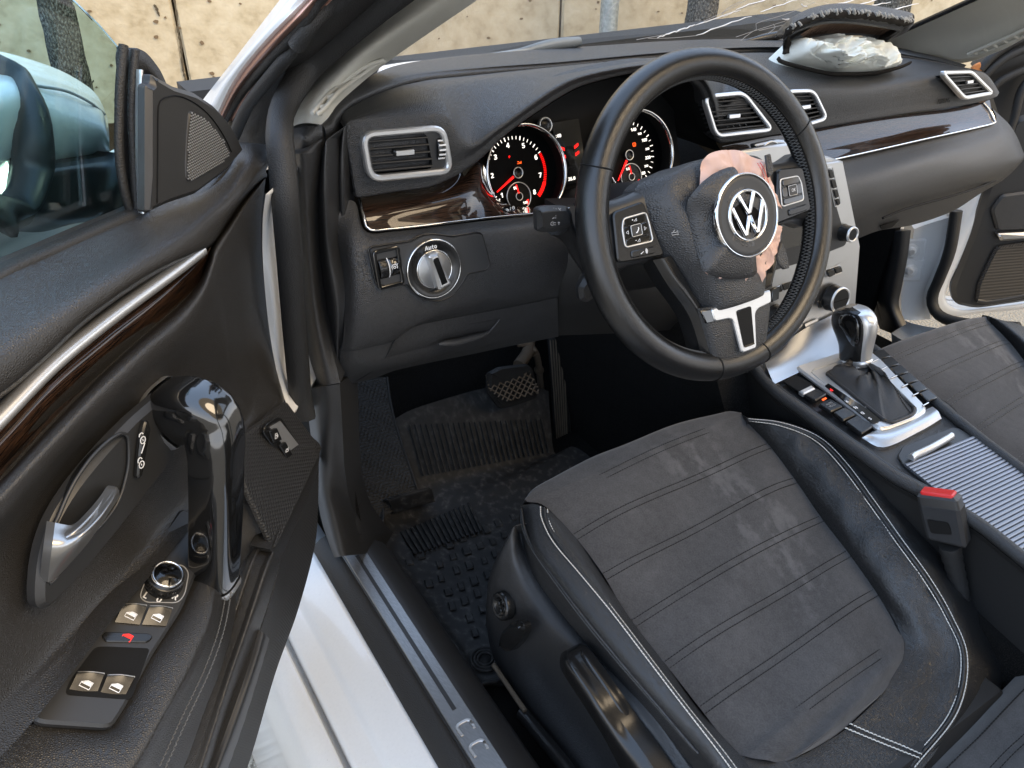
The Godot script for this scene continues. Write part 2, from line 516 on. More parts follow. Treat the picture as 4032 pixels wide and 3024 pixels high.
	tint(paving, ramp(noise(FastNoiseLite.TYPE_SIMPLEX, 0.09, 54, 1024, 5), [[0.0, lin(0.13, 0.11, 0.08)], [0.4, lin(0.30, 0.265, 0.205)], [0.7, lin(0.38, 0.34, 0.275)], [1.0, lin(0.47, 0.43, 0.36)]]))
	var bark := grain(mat("bark", Color.WHITE, 0.95, 0.0, 0.2), noise(FastNoiseLite.TYPE_CELLULAR, 0.04, 55, 512, 3), 5.0, 2.0)
	tint(bark, ramp(noise(FastNoiseLite.TYPE_SIMPLEX, 0.03, 56, 512, 5), [[0.0, lin(0.03, 0.028, 0.025)], [0.5, lin(0.10, 0.095, 0.085)], [0.8, lin(0.26, 0.25, 0.22)]]))
	bark.uv1_scale = Vector3(5, 2.5, 5)
	var zinc := grain(mat("zinc", Color.WHITE, 0.55, 0.5), cloudy, 2.0, 0.1)
	tint(zinc, ramp(noise(FastNoiseLite.TYPE_SIMPLEX, 0.03, 57, 512, 4), [[0.0, lin(0.28, 0.32, 0.32)], [1.0, lin(0.5, 0.55, 0.54)]]))
	mat("chrome_red_reflection", lin(0.50, 0.30, 0.24), 0.3, 0.85)  # plain chrome moulding; its red-brown reflection is painted into the base colour
	mat("orange_plate", lin(0.42, 0.16, 0.05), 0.8)
	mat("leaf_dry", lin(0.20, 0.11, 0.06), 0.9)
# nap of the suede, brushed this way and that, with a band of dust down the middle of the cushion
func suede_print() -> ImageTexture:
	var im := Image.create(640, 640, false, Image.FORMAT_RGB8)
	var a := FastNoiseLite.new()
	a.seed = 21; a.frequency = 0.008; a.fractal_octaves = 4
	var b := FastNoiseLite.new()
	b.seed = 22; b.frequency = 0.35; b.fractal_octaves = 2
	var c := FastNoiseLite.new()
	c.seed = 23; c.frequency = 0.06; c.fractal_octaves = 3
	for y in 640:
		for x in 640:
			var n := a.get_noise_2d(x, y)
			var m := a.get_noise_2d(x * 2.1 + 900, y * 0.7)
			var mark := smoothstep(-0.12, 0.40, m + 0.25 * c.get_noise_2d(x, y)) * exp(-pow((x - 255 - .16 * (y - 200) - 50 * n) / 55.0, 2.0)) * smoothstep(90, 190, y + 60 * n) * (1.0 - smoothstep(360, 500, y + 80 * n))
			var v := 0.0620 + 0.012 * n + 0.018 * b.get_noise_2d(x, y) + 0.008 * c.get_noise_2d(x, y) + 0.040 * mark + 0.006 * smoothstep(.25, .5, a.get_noise_2d(x * 1.7, y * 1.7 + 500))
			im.set_pixel(x, y, Color(v * 1.02, v * 0.985, v * 0.975).linear_to_srgb())
	return ImageTexture.create_from_image(im)
func setting() -> void:
	var st := mb()
	quad(st, Vector3(-60, 0, -60), Vector3(60, 0, -60), Vector3(60, 0, 60), Vector3(-60, 0, 60))
	struct("ground", st, M.paving)
	st = mb()
	var r := RandomNumberGenerator.new()
	r.seed = 4
	var W := fr(Vector3(-.2, 0, -4.7), Vector3(.954, 0, .3), Vector3(-.3, 0, .954))     # along the wall, up, out from it
	var rows := []
	for j in 9:
		var q := PackedVector3Array()
		for i in 60: q.append(W * Vector3(-8 + i * 0.35, 0.012 + 0.05 * sin(j * 0.39) + r.randf_range(0, 0.02), -.02 + j * 0.17 + (r.randf_range(-0.05, 0.05) if j == 8 else 0.0)))
		rows.append(q)
	skin(st, rows, 120, 16)
	struct("soil_strip", st, M.soil)
	# the retaining wall: cast panels with open joints between
	var w := thing("retaining_wall", "cream concrete retaining wall of tall panels behind the trees", "wall", W * Vector3(1.5, 0, 0))
	for i in range(-4, 6):
		st = mb()
		var x0 := .494 + i * 2.069 + .006; var x1 := x0 + 2.057
		var o := -.25 + r.randf_range(-.004, 0)
		plate(st, PackedVector3Array([W * Vector3(x0, -.2, o), W * Vector3(x1, -.2, o), W * Vector3(x1, 2.6, o), W * Vector3(x0, 2.6, o)]), W.basis.z, 0.25, 0.012)
		part("panel", st, M.concrete, w)
	st = mb()
	plate(st, PackedVector3Array([W * Vector3(-7.7, -0.2, -.5), W * Vector3(12.8, -0.2, -.5), W * Vector3(12.8, 2.55, -.5), W * Vector3(-7.7, 2.55, -.5)]), W.basis.z, 0.2)
	part("backing", st, M.crack, w)
	# blow holes in the cast face
	st = mb()
	for i in 900:
		var c := Vector3(r.randf_range(-2.0, 7.0), r.randf_range(0.0, 2.0), .001)
		var rad := r.randf_range(0.003, 0.012)
		var k := PackedVector3Array()
		for a in 7: k.append(W * (c + Vector3(cos(TAU * a / 7) * rad * r.randf_range(0.7, 1.6), sin(TAU * a / 7) * rad * r.randf_range(0.5, 1.1), 0)))
		plate(st, k, W.basis.z, 0.002)
	part("blow_hole", st, M.pit, w, "", true)
	st = mb()
	var cp := PackedVector3Array()
	sweep(st, smooth(pv([184.7,594.4,-4576.9,194.2,579.1,-4574,196,557.5,-4573.4,200.9,539.9,-4571.8]), 8), box2(0.016, 0.003), W.basis.z, false, true, true, PackedFloat32Array([.4, .9, .6, 1, .5, .8, .5, .3]))
	var wob := smooth(pv([282.5,630.1,-4546.2,280.4,565.7,-4546.8,277,515.5,-4547.9,270.6,460.4,-4549.9,271.8,411,-4549.5,267.4,365.8,-4550.9,261.6,313.1,-4552.7,258.4,273.7,-4553.7,260.5,226.6,-4553.1,263.5,183.6,-4552.1,267.9,135.2,-4550.8]), 44)
	var ws := PackedFloat32Array()
	for k in 44: ws.append(r.randf_range(.35, 1.2))
	sweep(st, wob, box2(0.013, 0.003), W.basis.z, false, true, true, ws)
	part("crack", st, M.crack, w)
	trunk("tree", "slender knotted grey trunk seen through the tinted driver's door glass", Vector3(-0.3215, 0.6135, -4.2665), 0.068, [0.9, 0.55, 0.1], 3)
	trunk("tree", "dark grey trunk behind the windscreen beside the metal post", Vector3(2.6839, 0.5017, -3.3214), 0.075, [0.28, 0.9], 5)
	trunk("tree", "dark trunk behind the cracked glass above the torn airbag flap", Vector3(3.8036, 0.5486, -2.9693), 0.09, [0.5], 8)
	var post := thing("metal_post", "pale grey round metal post standing between the trees behind the windscreen", "post", Vector3(2.3231, 0.3851, -3.5921) * Vector3(1, 0, 1))
	st = mb()
	var T := fr(post.position, Vector3.RIGHT, Vector3.UP)
	lathe(st, T, [0, 0, 50, 0, 50, 0, 50, 3000, 50, 3000, 44, 3010, 0, 3012], 24)
	part("pole", st, M.zinc, post)
	st = mb()
	lathe(st, T, [0, 8, 110, 8, 110, 8, 110, 45, 110, 45, 60, 52, 60, 52, 60, 80, 60, 80, 50, 86], 24)
	part("foot", st, M.zinc, post)
	# leaf litter
	st = mb()
	for i in 500:
		var c := W * Vector3(r.randf_range(-2.5, 7), 0.05, r.randf_range(.1, 1.35))
		var b := Basis.from_euler(Vector3(r.randf_range(-0.5, 0.5), r.randf_range(0, 6), r.randf_range(-0.5, 0.5)))
		var s := r.randf_range(0.02, 0.05)
		tri(st, c + b * Vector3(-s, 0, 0), c + b * Vector3(0, 0.01, s * 0.4), c + b * Vector3(s, 0, 0))
		tri(st, c + b * Vector3(-s, 0, 0), c + b * Vector3(s, 0, 0), c + b * Vector3(0, 0.01, -s * 0.4))
	var o := struct("leaf_litter", st, M.leaf_dry)
	o.set_meta("kind", "stuff")
func trunk(called: String, label: String, at: Vector3, rad: float, knots: Array, seed_: int) -> void:
	var base := Vector3(at.x, 0.02, at.z)
	var t := thing(called, label, "tree", base, "")
	var r := RandomNumberGenerator.new()
	r.seed = seed_
	var n := FastNoiseLite.new()
	n.seed = seed_
	n.frequency = 6.0
	var rows := []
	for j in 60:
		var y := j * 0.06
		var row := PackedVector3Array()
		var k := rad * (1.15 + 0.5 * exp(-y * 9.0) - 0.10 * y)
		for i in 29:
			var a := TAU * (i % 28) / 28
			var d := Vector3(cos(a), 0, sin(a))
			var q := k * (1.0 + 0.16 * n.get_noise_3d(d.x * 0.25, y * 1.2, d.z * 0.25) + 0.05 * n.get_noise_3d(d.x, y * 3, d.z))
			for kn in knots: q += rad * 0.22 * exp(-pow((y - kn) / 0.05, 2.0)) * maxf(0.0, d.dot(Vector3(-0.3, 0, 0.95)))
			row.append(base + d * q + Vector3(0.05 * sin(y * 1.1), y - 0.05, 0.03 * sin(y * 1.7)))
		rows.append(row)
	var st := mb()
	put_grid(st, rows)
	for k in 3:                                             # limbs above the picture
		var p := PackedVector3Array()
		var d := Vector3(cos(k * 2.2 + seed_), 0, sin(k * 2.2 + seed_))
		for i in 8: p.append(base + Vector3(0, 3.0 - 0.3 * k + i * 0.14, 0) + d * (i * 0.09))
		tube(st, p, rad * 0.5, 8, false, PackedFloat32Array([1.2, 1.0, 0.9, 0.8, 0.7, 0.6, 0.45, 0.3]))
	part("trunk", st, M.bark, t)
	st = mb()
	for kn in knots:
		var c := base + Vector3(0.05 * sin(kn * 1.1), kn - 0.05, 0) + Vector3(-0.3, 0, 0.95).normalized() * rad * 1.28
		lathe(st, fr(c, Vector3.UP, Vector3(-0.3, 0.1, 0.95)), [0, 6, 14, 8, 22, 12, 30, 6, 34, -6], 16)
	part("knot", st, M.bark, t, "", true)
func car_body() -> void:
	var b := thing("car_shell", "white car body round the open cabin, with pillars, sills, roof and cracked windscreen", "car", Vector3(0.37, 0.0, -0.3))
	# outer pillar, bright strip, seals
	var st := mb()
	skin(st, [pv([-462,1044.5,-749.6,-455,1062,-724.4,-445,1102.3,-653.1,-430,1141.5,-595.7,-420,1163.9,-565.8,-400,1206.7,-509.4,-385,1253,-433.8]), pv([-466,1050.7,-696.3,-460,1081.1,-651.5,-450,1120.7,-584.1,-436,1156.5,-528.4,-427,1171.4,-510.7,-405,1210.6,-465.9,-390,1254.2,-399.1]), pv([-462,1040.6,-697.3,-455,1087,-632.4,-445,1129.2,-561,-430,1163.1,-505.6,-420,1172.2,-500.9,-400,1211.6,-450.7,-385,1254.5,-387.9])], 24, 8, Vector3(0.02, -0.005, -0.01))
	part("outer_pillar", st, M.white_paint, b)
	st = mb()
	skin(st, [pv([-455,1031.5,-727.8,-449,1081.6,-653.6,-439,1125.1,-579.6,-424,1160,-521.8,-414,1170.1,-513.9,-394,1210.4,-462]), pv([-459,1036,-701,-453,1082.6,-629.8,-443,1125.4,-557.6,-428,1162.1,-496.4,-418,1173.5,-489.1,-398,1212.3,-441.3]), pv([-455,1031.3,-708.2,-449,1076.3,-641.2,-439,1119.4,-565.4,-424,1160.3,-497.5,-414,1173.2,-489.7,-394,1212.2,-440.4])], 24, 6, Vector3(0.015, -0.005, -0.01))
	part("bright_strip", st, M.chrome_red_reflection, b)
	st = mb()
	skin(st, [pv([-445,1016.4,-760.4,-440,1066.6,-677.9,-430,1112.6,-594.2,-415,1155.4,-522.1,-405,1169.6,-512.8,-385,1210.2,-460.3]), pv([-445,1007.3,-713.8,-435,1049.1,-665.2,-420,1097.2,-594.7,-400,1139.6,-531.8,-385,1172,-483.3,-360,1210.9,-439.7]), pv([-430,1008.7,-671.8,-420,1042.7,-640.7,-400,1083.8,-612.5,-375,1118.6,-575.3,-345,1165.3,-514.6,-310,1206.5,-467.5]), pv([-400,1009.1,-671.4,-395,1044.1,-663.7,-380,1070.9,-649.5,-355,1099.9,-625.9,-315,1161.1,-532,-285,1213.7,-447.2])], 24, 12, Vector3(0.02, -0.01, -0.03))
	part("aperture_trim", st, M.rubber, b)
	st = mb()
	var lip := smooth(pv([-452,1022.4,-726.9,-445,1069.9,-652.5,-436,1115.4,-569,-420,1156.2,-504.7,-410,1172.6,-492.3,-390,1211.8,-443.9]), 30)
	tube(st, lip, 0.0045, 8)
	lip = smooth(pv([-452,1021.9,-680.2,-445,1063.8,-630,-432,1110.9,-559,-420,1131.3,-536.8]), 30)
	tube(st, lip, 0.006, 8)
	lip = smooth(pv([-425,1134.3,-521.4,-415,1153,-506.6,-395,1170.4,-501.3,-370,1210.3,-451.3]), 30)
	tube(st, lip, 0.0075, 10)
	part("outer_seal", st, M.rubber, b)
	st = mb()
	lip = smooth(pv([-310,1215.8,-432.6,-345,1165.9,-509.8,-385,1111.7,-580.8,-410,1089.5,-581.9,-430,1070.9,-567.6,-445,1054.9,-539.1,-450,1034.2,-526,-455,1003.2,-517.2,-455,942.8,-531.3,-455,862.2,-550.8,-455,771,-569.6,-455,733.5,-568.9]), 70)
	sweep(st, lip, PackedVector2Array([Vector2(-.012, -.004), Vector2(.012, -.004), Vector2(.014, .002), Vector2(.009, .009), Vector2(0, .012), Vector2(-.009, .009), Vector2(-.014, .002)]), Vector3(-0.7, 0.2, 0.6))
	part("door_seal", st, M.rubber, b)
	# the white jamb behind the door's edge
	st = mb()
	skin(st, [pv([-475,1020,-503.8,-475,990.8,-526.4,-475,950.3,-548.4,-475,909.6,-563.3,-475,861.9,-575,-475,814.3,-579.4,-475,776.5,-571.9,-475,754.8,-546.3]), pv([-465,1012.9,-520,-465,984.4,-539,-465,944.9,-556.7,-465,906.3,-565,-465,859,-575.2,-465,807.6,-586.3,-465,773.1,-582.7,-465,747.3,-562.8]), pv([-440,984.1,-595.9,-440,957.5,-602.3,-440,917,-614.7,-440,875.7,-622.4,-440,825.1,-631.9,-440,770.5,-642,-440,727.8,-648.1,-440,698.3,-628.5])], 30, 8, Vector3(0.05, 0, -0.06))
	part("hinge_pillar", st, M.white_paint, b)
	# cloth-covered pillar trim with its demister slots
	st = mb()
	var g := skin(st, [pv([-402,1028.6,-657.2,-397,1047.3,-655.2,-380,1066.9,-657.8,-352,1095,-641.2,-306,1157.2,-558.1,-275,1211.8,-468.2]), pv([-408,1053.2,-582.5,-402,1067.1,-577.5,-383,1083.9,-577.2,-343,1109.9,-576.7,-291,1162.1,-511.3,-262,1214.6,-424.8]), pv([-394,1052.5,-571.9,-386,1059.3,-570,-363,1068.5,-589.4,-300,1094.1,-612.3,-262,1161.6,-499.2,-238,1215.2,-404.8])], 40, 14, Vector3(.07, -.03, -.16))
	part("pillar_trim", st, M.pillar_cloth, b)
	st = mb()
	var slot := pv([-407,1068.7,-547.6,-401,1071,-552.1,-383,1075.8,-571.4,-360,1081.5,-588.6,-331,1092.4,-596.1,-311,1095.4,-599.1])
	var low := pv([-404,1067.6,-545.3,-395,1070.5,-549.2,-373,1078.1,-569.1,-344,1081.7,-595.7,-320,1091.4,-599.9,-309,1094.1,-600.5])
	skin(st, [shift(slot, Vector3(-.002, .001, .003)), shift(low, Vector3(-.002, .001, .003))], 20, 2)
	part("demister_recess", st, M.pillar_cloth, b)
	st = mb()
	for i in 7:
		var t := 0.08 + i * 0.14
		var a := cr(slot, t); var c := cr(low, minf(t + 0.03, 1))
		var off := Vector3(-.004, .003, .005)
		sweep(st, PackedVector3Array([a + off * 0.7, a.lerp(c, 0.35) + off * 1.15, a.lerp(c, 0.75) + off * 1.1, c + off * 0.7]), ring2(0.0022, 8), Vector3(0, 1, 0))
	tube(st, shift(smooth(slot, 24), Vector3(-.005, .004, .007)), 0.0022, 6)
	tube(st, shift(smooth(low, 24), Vector3(-.005, .004, .007)), 0.0022, 6)
	part("demister_rib", st, M.pillar_cloth, b, "", true)
	st = mb()
	skin(st, [pv([-406,1031.5,-645.7,-410,1050.7,-578,-388,1047.8,-588]), pv([-413,1027.8,-625.4,-417,1045.2,-560.6,-392,1040.4,-578.7]), pv([-412,1011.1,-632.6,-415,1027,-573.1,-392,1022.1,-585.9])], 16, 8, Vector3(0.02, 0, -0.03))
	part("pillar_trim_foot", st, M.dash, b)
	st = mb()
	skin(st, [pv([-420,1019.3,-607.3,-420,994.7,-612.1,-420,965.4,-611.6,-420,897.8,-624.2,-420,820.7,-642.1,-420,702.7,-670.5]), pv([-425,1037.7,-541.2,-425,1014.4,-548.8,-425,984.6,-556.2,-425,920.7,-569.2,-425,851.7,-578.7,-425,760.3,-578]), pv([-395,1024.9,-577.1,-400,1001.4,-578.1,-410,976.2,-574.2,-410,909.9,-590.4,-410,843.1,-591.8,-410,766.4,-564.8])], 36, 8, Vector3(0.03, 0, -0.04))
	part("side_trim", st, M.dash_fine, b)
	st = mb()
	skin(st, [pv([-430,724.1,-636.7,-430,679.7,-644.9,-430,614.1,-651.7,-432,549.4,-655.1,-432,492,-653.3,-430,446.6,-627.3]), pv([-430,759.1,-579.9,-430,714,-588.9,-430,648.2,-601.1,-425,570.2,-622.7,-420,520.6,-620.7,-415,457.4,-610.8]), pv([-410,764,-566.9,-410,704,-576.6,-405,607.4,-606.4,-390,514.6,-648.2,-370,435.7,-674.7,-335,348.8,-696.4])], 36, 10, Vector3(0.04, -0.02, -0.05))
	part("kick_trim", st, M.plastic, b)
	# the sill, one section along the car
	st = mb()
	var z0 := -0.72; var z1 := 0.75
	var sill := func(s2: SurfaceTool, pts: Array, za: float, zb: float) -> void:
		var line := PackedVector3Array()
		for i in 25: line.append(Vector3(0, 0, lerpf(zb, za, i / 24.0)))
		var pr := PackedVector2Array()
		for i in range(0, pts.size(), 2): pr.append(Vector2(pts[i], pts[i + 1]))
		sweep(s2, line, pr, Vector3.UP)
	sill.call(st, [-.60, .12, -.47, .12, -.47, .325, -.52, .333, -.5205, .336, -.5235, .351, -.527, .352, -.548, .340, -.556, .328, -.565, .30], z0 - 0.5, z1)
	part("sill_cover", st, M.sill_paint, b)
	st = mb()
	sill.call(st, [-.5135, .30, -.40, .30, -.40, .36, -.432, .384, -.437, .3865, -.442, .386, -.474, .374, -.480, .370, -.4835, .364, -.4875, .3625, -.5085, .357, -.5125, .355, -.5145, .35], z0 - 0.5, z1)
	part("sill_panel", st, M.sill_paint, b)
	st = mb()
	sill.call(st, [-.436, .36, -.405, .36, -.403, .395, -.407, .4015, -.413, .4035, -.419, .402, -.428, .397, -.435, .390], z0, z1)
	part("sill_seal", st, M.rubber, b)
	st = mb()
	sill.call(st, [-.408, .28, -.32, .24, -.318, .30, -.326, .36, -.336, .381, -.352, .394, -.366, .4015, -.374, .4035, -.4035, .4035, -.4065, .4025, -.408, .398], z0 + 0.035, z1)
	part("sill_trim", st, M.plastic, b)
	st = mb()
	var T := fr(Vector3(-.389, .4035, -.22), Vector3(0, 0, -1), Vector3.UP)
	var lines := PackedVector3Array()
	for q in [[.445, .0145], [.455, .012], [.462, .004], [.458, -.0145], [-.9, -.0145], [-.9, .0145]]: lines.append(T * Vector3(q[0], -q[1] * 1.06, 0))
	plate(st, lines, Vector3.UP, 0.002, 0.0006)
	part("tread_plate", st, M.sill_metal, b)
	st = mb()
	for seg in [[.435, .135], [.04, -.9]]:
		for s in [-1, 1]:
			sweep(st, PackedVector3Array([T * Vector3(seg[0], .0021 * s, .0018), T * Vector3(seg[1], .0021 * s, .0018)]), box2(0.0008, 0.001), Vector3.UP, false, true)
		sweep(st, PackedVector3Array([T * Vector3(seg[0], 0, .0016), T * Vector3(seg[1], 0, .0016)]), box2(0.0036, 0.0009), Vector3.UP, false, true)
	part("tread_rib", st, M.plastic, b, "", true)
	st = mb()
	var L := fr(T * Vector3(.088, 0, .002), Vector3(0, 0, 1), Vector3.UP)
	for k in [-1, 1]:
		sweep(st, loc(L, arc(k * 15.5 - 1.5, 0, 9, 65, 90, 3) + [k * 15.5 - 8, 9] + arc(k * 15.5 - 5, 3.5, 6.5, 120, 180, 4) + arc(k * 15.5 - 5, -3.5, 6.5, 180, 250, 4) + [k * 15.5 + 4, -9]), box2(0.0036, 0.0012, 0.0005), Vector3.UP)
	part("raised_letter", st, M.satin, b)
	# floor, firewall, roof and rear of the cabin
	st = mb()
	bx(st, fr(Vector3(0.37, 0.14, -0.15), Vector3.RIGHT, Vector3.UP), Vector3(1.44, 1.9, 0.11))
	part("floor_pan", st, M.carpet, b)
	st = mb()
	skin(st, [PackedVector3Array([Vector3(-.36, .25, -.86), Vector3(.18, .25, -.86)]), PackedVector3Array([Vector3(-.36, .27, -1.0), Vector3(.18, .27, -1.0)]), PackedVector3Array([Vector3(-.36, .44, -1.16), Vector3(.18, .44, -1.16)]), PackedVector3Array([Vector3(-.36, .8, -1.2), Vector3(.18, .8, -1.2)])], 4, 20, Vector3(0, -.02, -.03))
	part("toe_board", st, M.carpet, b)
	st = mb()
	plate(st, PackedVector3Array([Vector3(.19, .2, .6), Vector3(.19, .2, -1.2), Vector3(.19, .84, -1.2), Vector3(.19, .70, -.62), Vector3(.19, .50, -.5), Vector3(.19, .46, .6)]), Vector3(1, 0, 0), 0.34, 0.02)
	part("tunnel", st, M.carpet, b)
	st = mb()
	bx(st, fr(Vector3(0.37, 0.2, -1.28), Vector3.RIGHT, Vector3.UP), Vector3(1.5, 0.08, 0.74))
	part("firewall", st, M.plastic_matt, b)
	st = mb()
	plate(st, PackedVector3Array([Vector3(-.38, .25, -.68), Vector3(-.38, .25, -1.25), Vector3(-.38, .84, -1.25), Vector3(-.385, .88, -.72), Vector3(-.40, .60, -.66)]), Vector3(1, 0, 0), 0.02)
	part("foot_well_side", st, M.carpet, b)
	st = mb()
	plate(st, PackedVector3Array([Vector3(1.07, .15, -.86), Vector3(1.07, .15, -1.3), Vector3(1.07, .9, -1.3), Vector3(1.07, .84, -.84), Vector3(1.07, .5, -.85)]), Vector3(-1, 0, 0), 0.02)
	part("foot_well_side", st, M.carpet, b)
	st = mb()
	for q in [[pv([-200,1325,-330,100,1345,-400,370,1350,-420,640,1345,-400,940,1325,-330]), pv([-210,1365,-190,100,1395,-190,370,1400,-190,640,1395,-190,950,1365,-190])], [pv([-200,1330,-330,-215,1370,0,-215,1375,500,-190,1310,1300]), pv([-40,1355,-330,-40,1405,0,-40,1410,500,-40,1350,1300])], [pv([780,1355,-330,780,1405,0,780,1410,500,780,1350,1300]), pv([940,1330,-330,955,1370,0,955,1375,500,930,1310,1300])], [pv([-210,1370,580,100,1405,580,370,1410,580,640,1405,580,950,1370,580]), pv([-190,1310,1300,100,1350,1300,370,1355,1300,640,1350,1300,930,1310,1300])]]:
		skin(st, q, 12, 12, Vector3(0, .03, 0))
	part("roof_panel", st, M.pillar_cloth, b)
	st = mb()
	plate(st, pv([-60,1412,-210,800,1412,-210,800,1420,600,-60,1420,600]), Vector3.UP, .004)
	part("roof_glass", st, M.roof_glass, b)
	st = mb()
	bx(st, fr(Vector3(0.37, 0.2, 0.95), Vector3.RIGHT, Vector3.UP), Vector3(1.4, 0.1, 0.7))
	part("rear_bulkhead", st, M.plastic_matt, b)
	for s in [-1, 1]:
		st = mb()
		var cx: float = 0.37 + s * 0.78
		skin(st, [PackedVector3Array([Vector3(cx, .3, .52), Vector3(cx, .3, .72)]), PackedVector3Array([Vector3(cx, .9, .56), Vector3(cx, .9, .70)]), PackedVector3Array([Vector3(cx - s * .17, 1.35, .56), Vector3(cx - s * .17, 1.35, .66)])], 4, 14, Vector3(-s * .05, 0, 0))
		part("centre_pillar", st, M.pillar_cloth, b)
	# windscreen, its cracks, wipers, bonnet
	st = mb()
	var base := pv([-251.9,1054.6,-760,-208.2,1043.3,-820,-88.4,1025.5,-900,63.5,1007.7,-970,235.7,990.9,-1020,417.5,977.1,-1050,617.9,963.4,-1060,772,954.5,-1030,880.7,944.2,-1000,939.7,942.2,-930])
	var head := pv([-190, 1300, -330, 0, 1330, -380, 150, 1340, -400, 300, 1345, -415, 370, 1347, -420, 450, 1346, -418, 560, 1343, -410, 690, 1337, -395, 800, 1325, -370, 930, 1300, -330])
	var mid := PackedVector3Array()
	for i in 10: mid.append(base[i].lerp(head[i], 0.5) + Vector3(0, 0.012, -0.01))
	skin(st, [base, mid, head], 30, 16)
	part("windscreen", st, M.windshield_glass, b, "cracked windscreen with a fan of bright fractures on the passenger's side")
	st = mb()
	var r := RandomNumberGenerator.new()
	r.seed = 12
	for c in [pv([417.1,1021.4,-930,457,1027.9,-930,521.7,1038,-930]), pv([423.5,1003.6,-930,481.8,1014.6,-930,552.1,1025.8,-930]), pv([472.2,1029,-930,494.6,1033.2,-930,521.5,1038.8,-930]), pv([571.9,1030.5,-930,615.3,1037.4,-930,664.3,1044.9,-930]), pv([510.1,1039.6,-930,576.4,1050.1,-930,633.8,1057.7,-930]), pv([804.7,1024.4,-920,851.1,1027.7,-920,891.3,1031.6,-920]), pv([821.6,1014.9,-920,867.9,1019.8,-920,930,1023.9,-920]), pv([887,1006.6,-920,957.6,1010,-920,1023,1014,-920]), pv([368.9,1013.6,-930,394.5,1017.3,-930,417.1,1021.4,-930]), pv([333.7,1007.8,-930,368.9,1013.6,-930,384.3,1015.2,-930]), pv([622,1017.2,-920,660.7,1010.1,-920,694,1003.5,-920]), pv([730.8,1028.8,-920,794.8,1033.2,-920,846.6,1039.5,-920]), pv([664.9,1038.3,-920,674.7,1034.5,-920,684.1,1032.2,-920])]:
		var p := smooth(c, 9)
		var q := PackedVector3Array()
		for v in p: q.append(v + Vector3(r.randf_range(-.0008, .0008), r.randf_range(-.0012, .0012), 0))
		sweep(st, q, ring2(0.0011, 5), Vector3(0.1, 0.9, 0.3), false, false, true, PackedFloat32Array([.4, .9, 1.1, .9, 1.2, 1, .9, .8, .4]))
	part("glass_fracture", st, M.mark_white, b, "", true)
	st = mb()
	for c in [pv([288.4,1009,-930,368.9,1013.6,-930,457,1027.9,-930,565.5,1047,-930,633.8,1057.7,-930]), pv([313.4,1008.9,-930,365,1005,-930,423.5,1003.6,-930]), pv([478.8,1029.2,-930,479.6,1035.9,-930,492.3,1043.9,-930,518.6,1051.8,-930]), pv([533.6,985.3,-930,554.4,996.1,-930,569.9,1000.2,-930,563.7,1006.3,-930,573.8,1013.3,-930,643.7,1022,-930,714.4,1036.7,-930]), pv([520.4,992.8,-930,588.3,1002.6,-930,670.9,1013.5,-930,769.8,1025.5,-930]), pv([566.4,1001.3,-920,637.1,1006.5,-920,685.6,1010.6,-920]), pv([649.4,1001.6,-930,720.8,1016.1,-930,832.9,1036.7,-930]), pv([435.7,1025.8,-930,498.3,1042,-930,540.3,1056.3,-930]), pv([603.1,991.9,-930,617.9,1000.2,-930,611.2,1007.1,-930]), pv([213.9,1033.9,-930,221.4,1053.9,-930,247.7,1072.5,-930])]:
		sweep(st, smooth(c, 16), ring2(0.0006, 4), Vector3(0.1, 0.9, 0.3))
	part("hairline_crack", st, M.mark_grey, b, "", true)
	for w in [[pv([30,996,-1000,100,996.2,-1000,140.7,998.8,-1000,173.1,1000.8,-1000,222.6,1000.6,-1000]), .0088], [pv([572.2,962.1,-1000,658.1,966,-1000,735,969.5,-1000]), .008]]:
		st = mb()
		tube(st, smooth(w[0], 20), w[1], 8, false, PackedFloat32Array([.35, .38, .4, .42, .45, .5, .55, .6, .7, .8, .9, 1, 1.05, 1.1, 1.1, 1.1, 1.1, 1.05, 1, .9]))
		part("wiper_arm", st, M.wiper_grey if w[1] > .0085 else M.satin_black, b)
	st = mb()
	skin(st, [pv([-330,880,-1040,0,905,-1150,370,905,-1160,740,870,-1150,1170,800,-1040]), pv([-340,820,-1300,0,840,-1400,370,840,-1430,740,800,-1400,1170,720,-1300]), pv([-300,640,-1900,0,680,-2050,370,680,-2080,740,640,-2050,1140,540,-1900])], 24, 12, Vector3(0, -.02, 0))
	part("bonnet", st, M.white_paint, b)
	st = mb()
	skin(st, [pv([-137.5,995.1,-1020,-98.6,996.5,-1020,-50.7,995.7,-1020,9.9,995.2,-1020]), pv([-146.5,995.2,-1000,-108.2,996.4,-1000,-60.9,996.9,-1000,-1.1,997.7,-1000]), pv([-156.2,986.9,-980,-118.3,988,-980,-71.6,988.2,-980,-12.5,988.7,-980])], 16, 6, Vector3(0, -.02, -.02))
	part("bonnet_corner", st, M.white_paint, b)
	# passenger's side of the shell
	st = mb()
	skin(st, [pv([930,944.7,-931.2,930,968.1,-889.7,900,1052.7,-734.8,880,1121.3,-615.1]), pv([970,938.6,-923.7,960,969.2,-860.7,940,1035.3,-728.1,920,1098.6,-613.5]), pv([1000,929.3,-876.4,1000,961.1,-808.4,990,1009.8,-713.9,980,1062.2,-616.9]), pv([1020,925.1,-853.5,1030,926.2,-801.3,1030,954.7,-727.9,1020,1035.3,-628.5])], 30, 14, Vector3(.03, -.02, -.04))
	part("pillar_trim", st, M.pillar_cloth, b)
	st = mb()
	tube(st, smooth(pv([925,940,-940.7,925,969.9,-886.6,895,1054.2,-732.1,875,1122.5,-612.7]), 20), 0.005, 8)
	part("windscreen_edge", st, M.satin_black, b)
	st = mb()
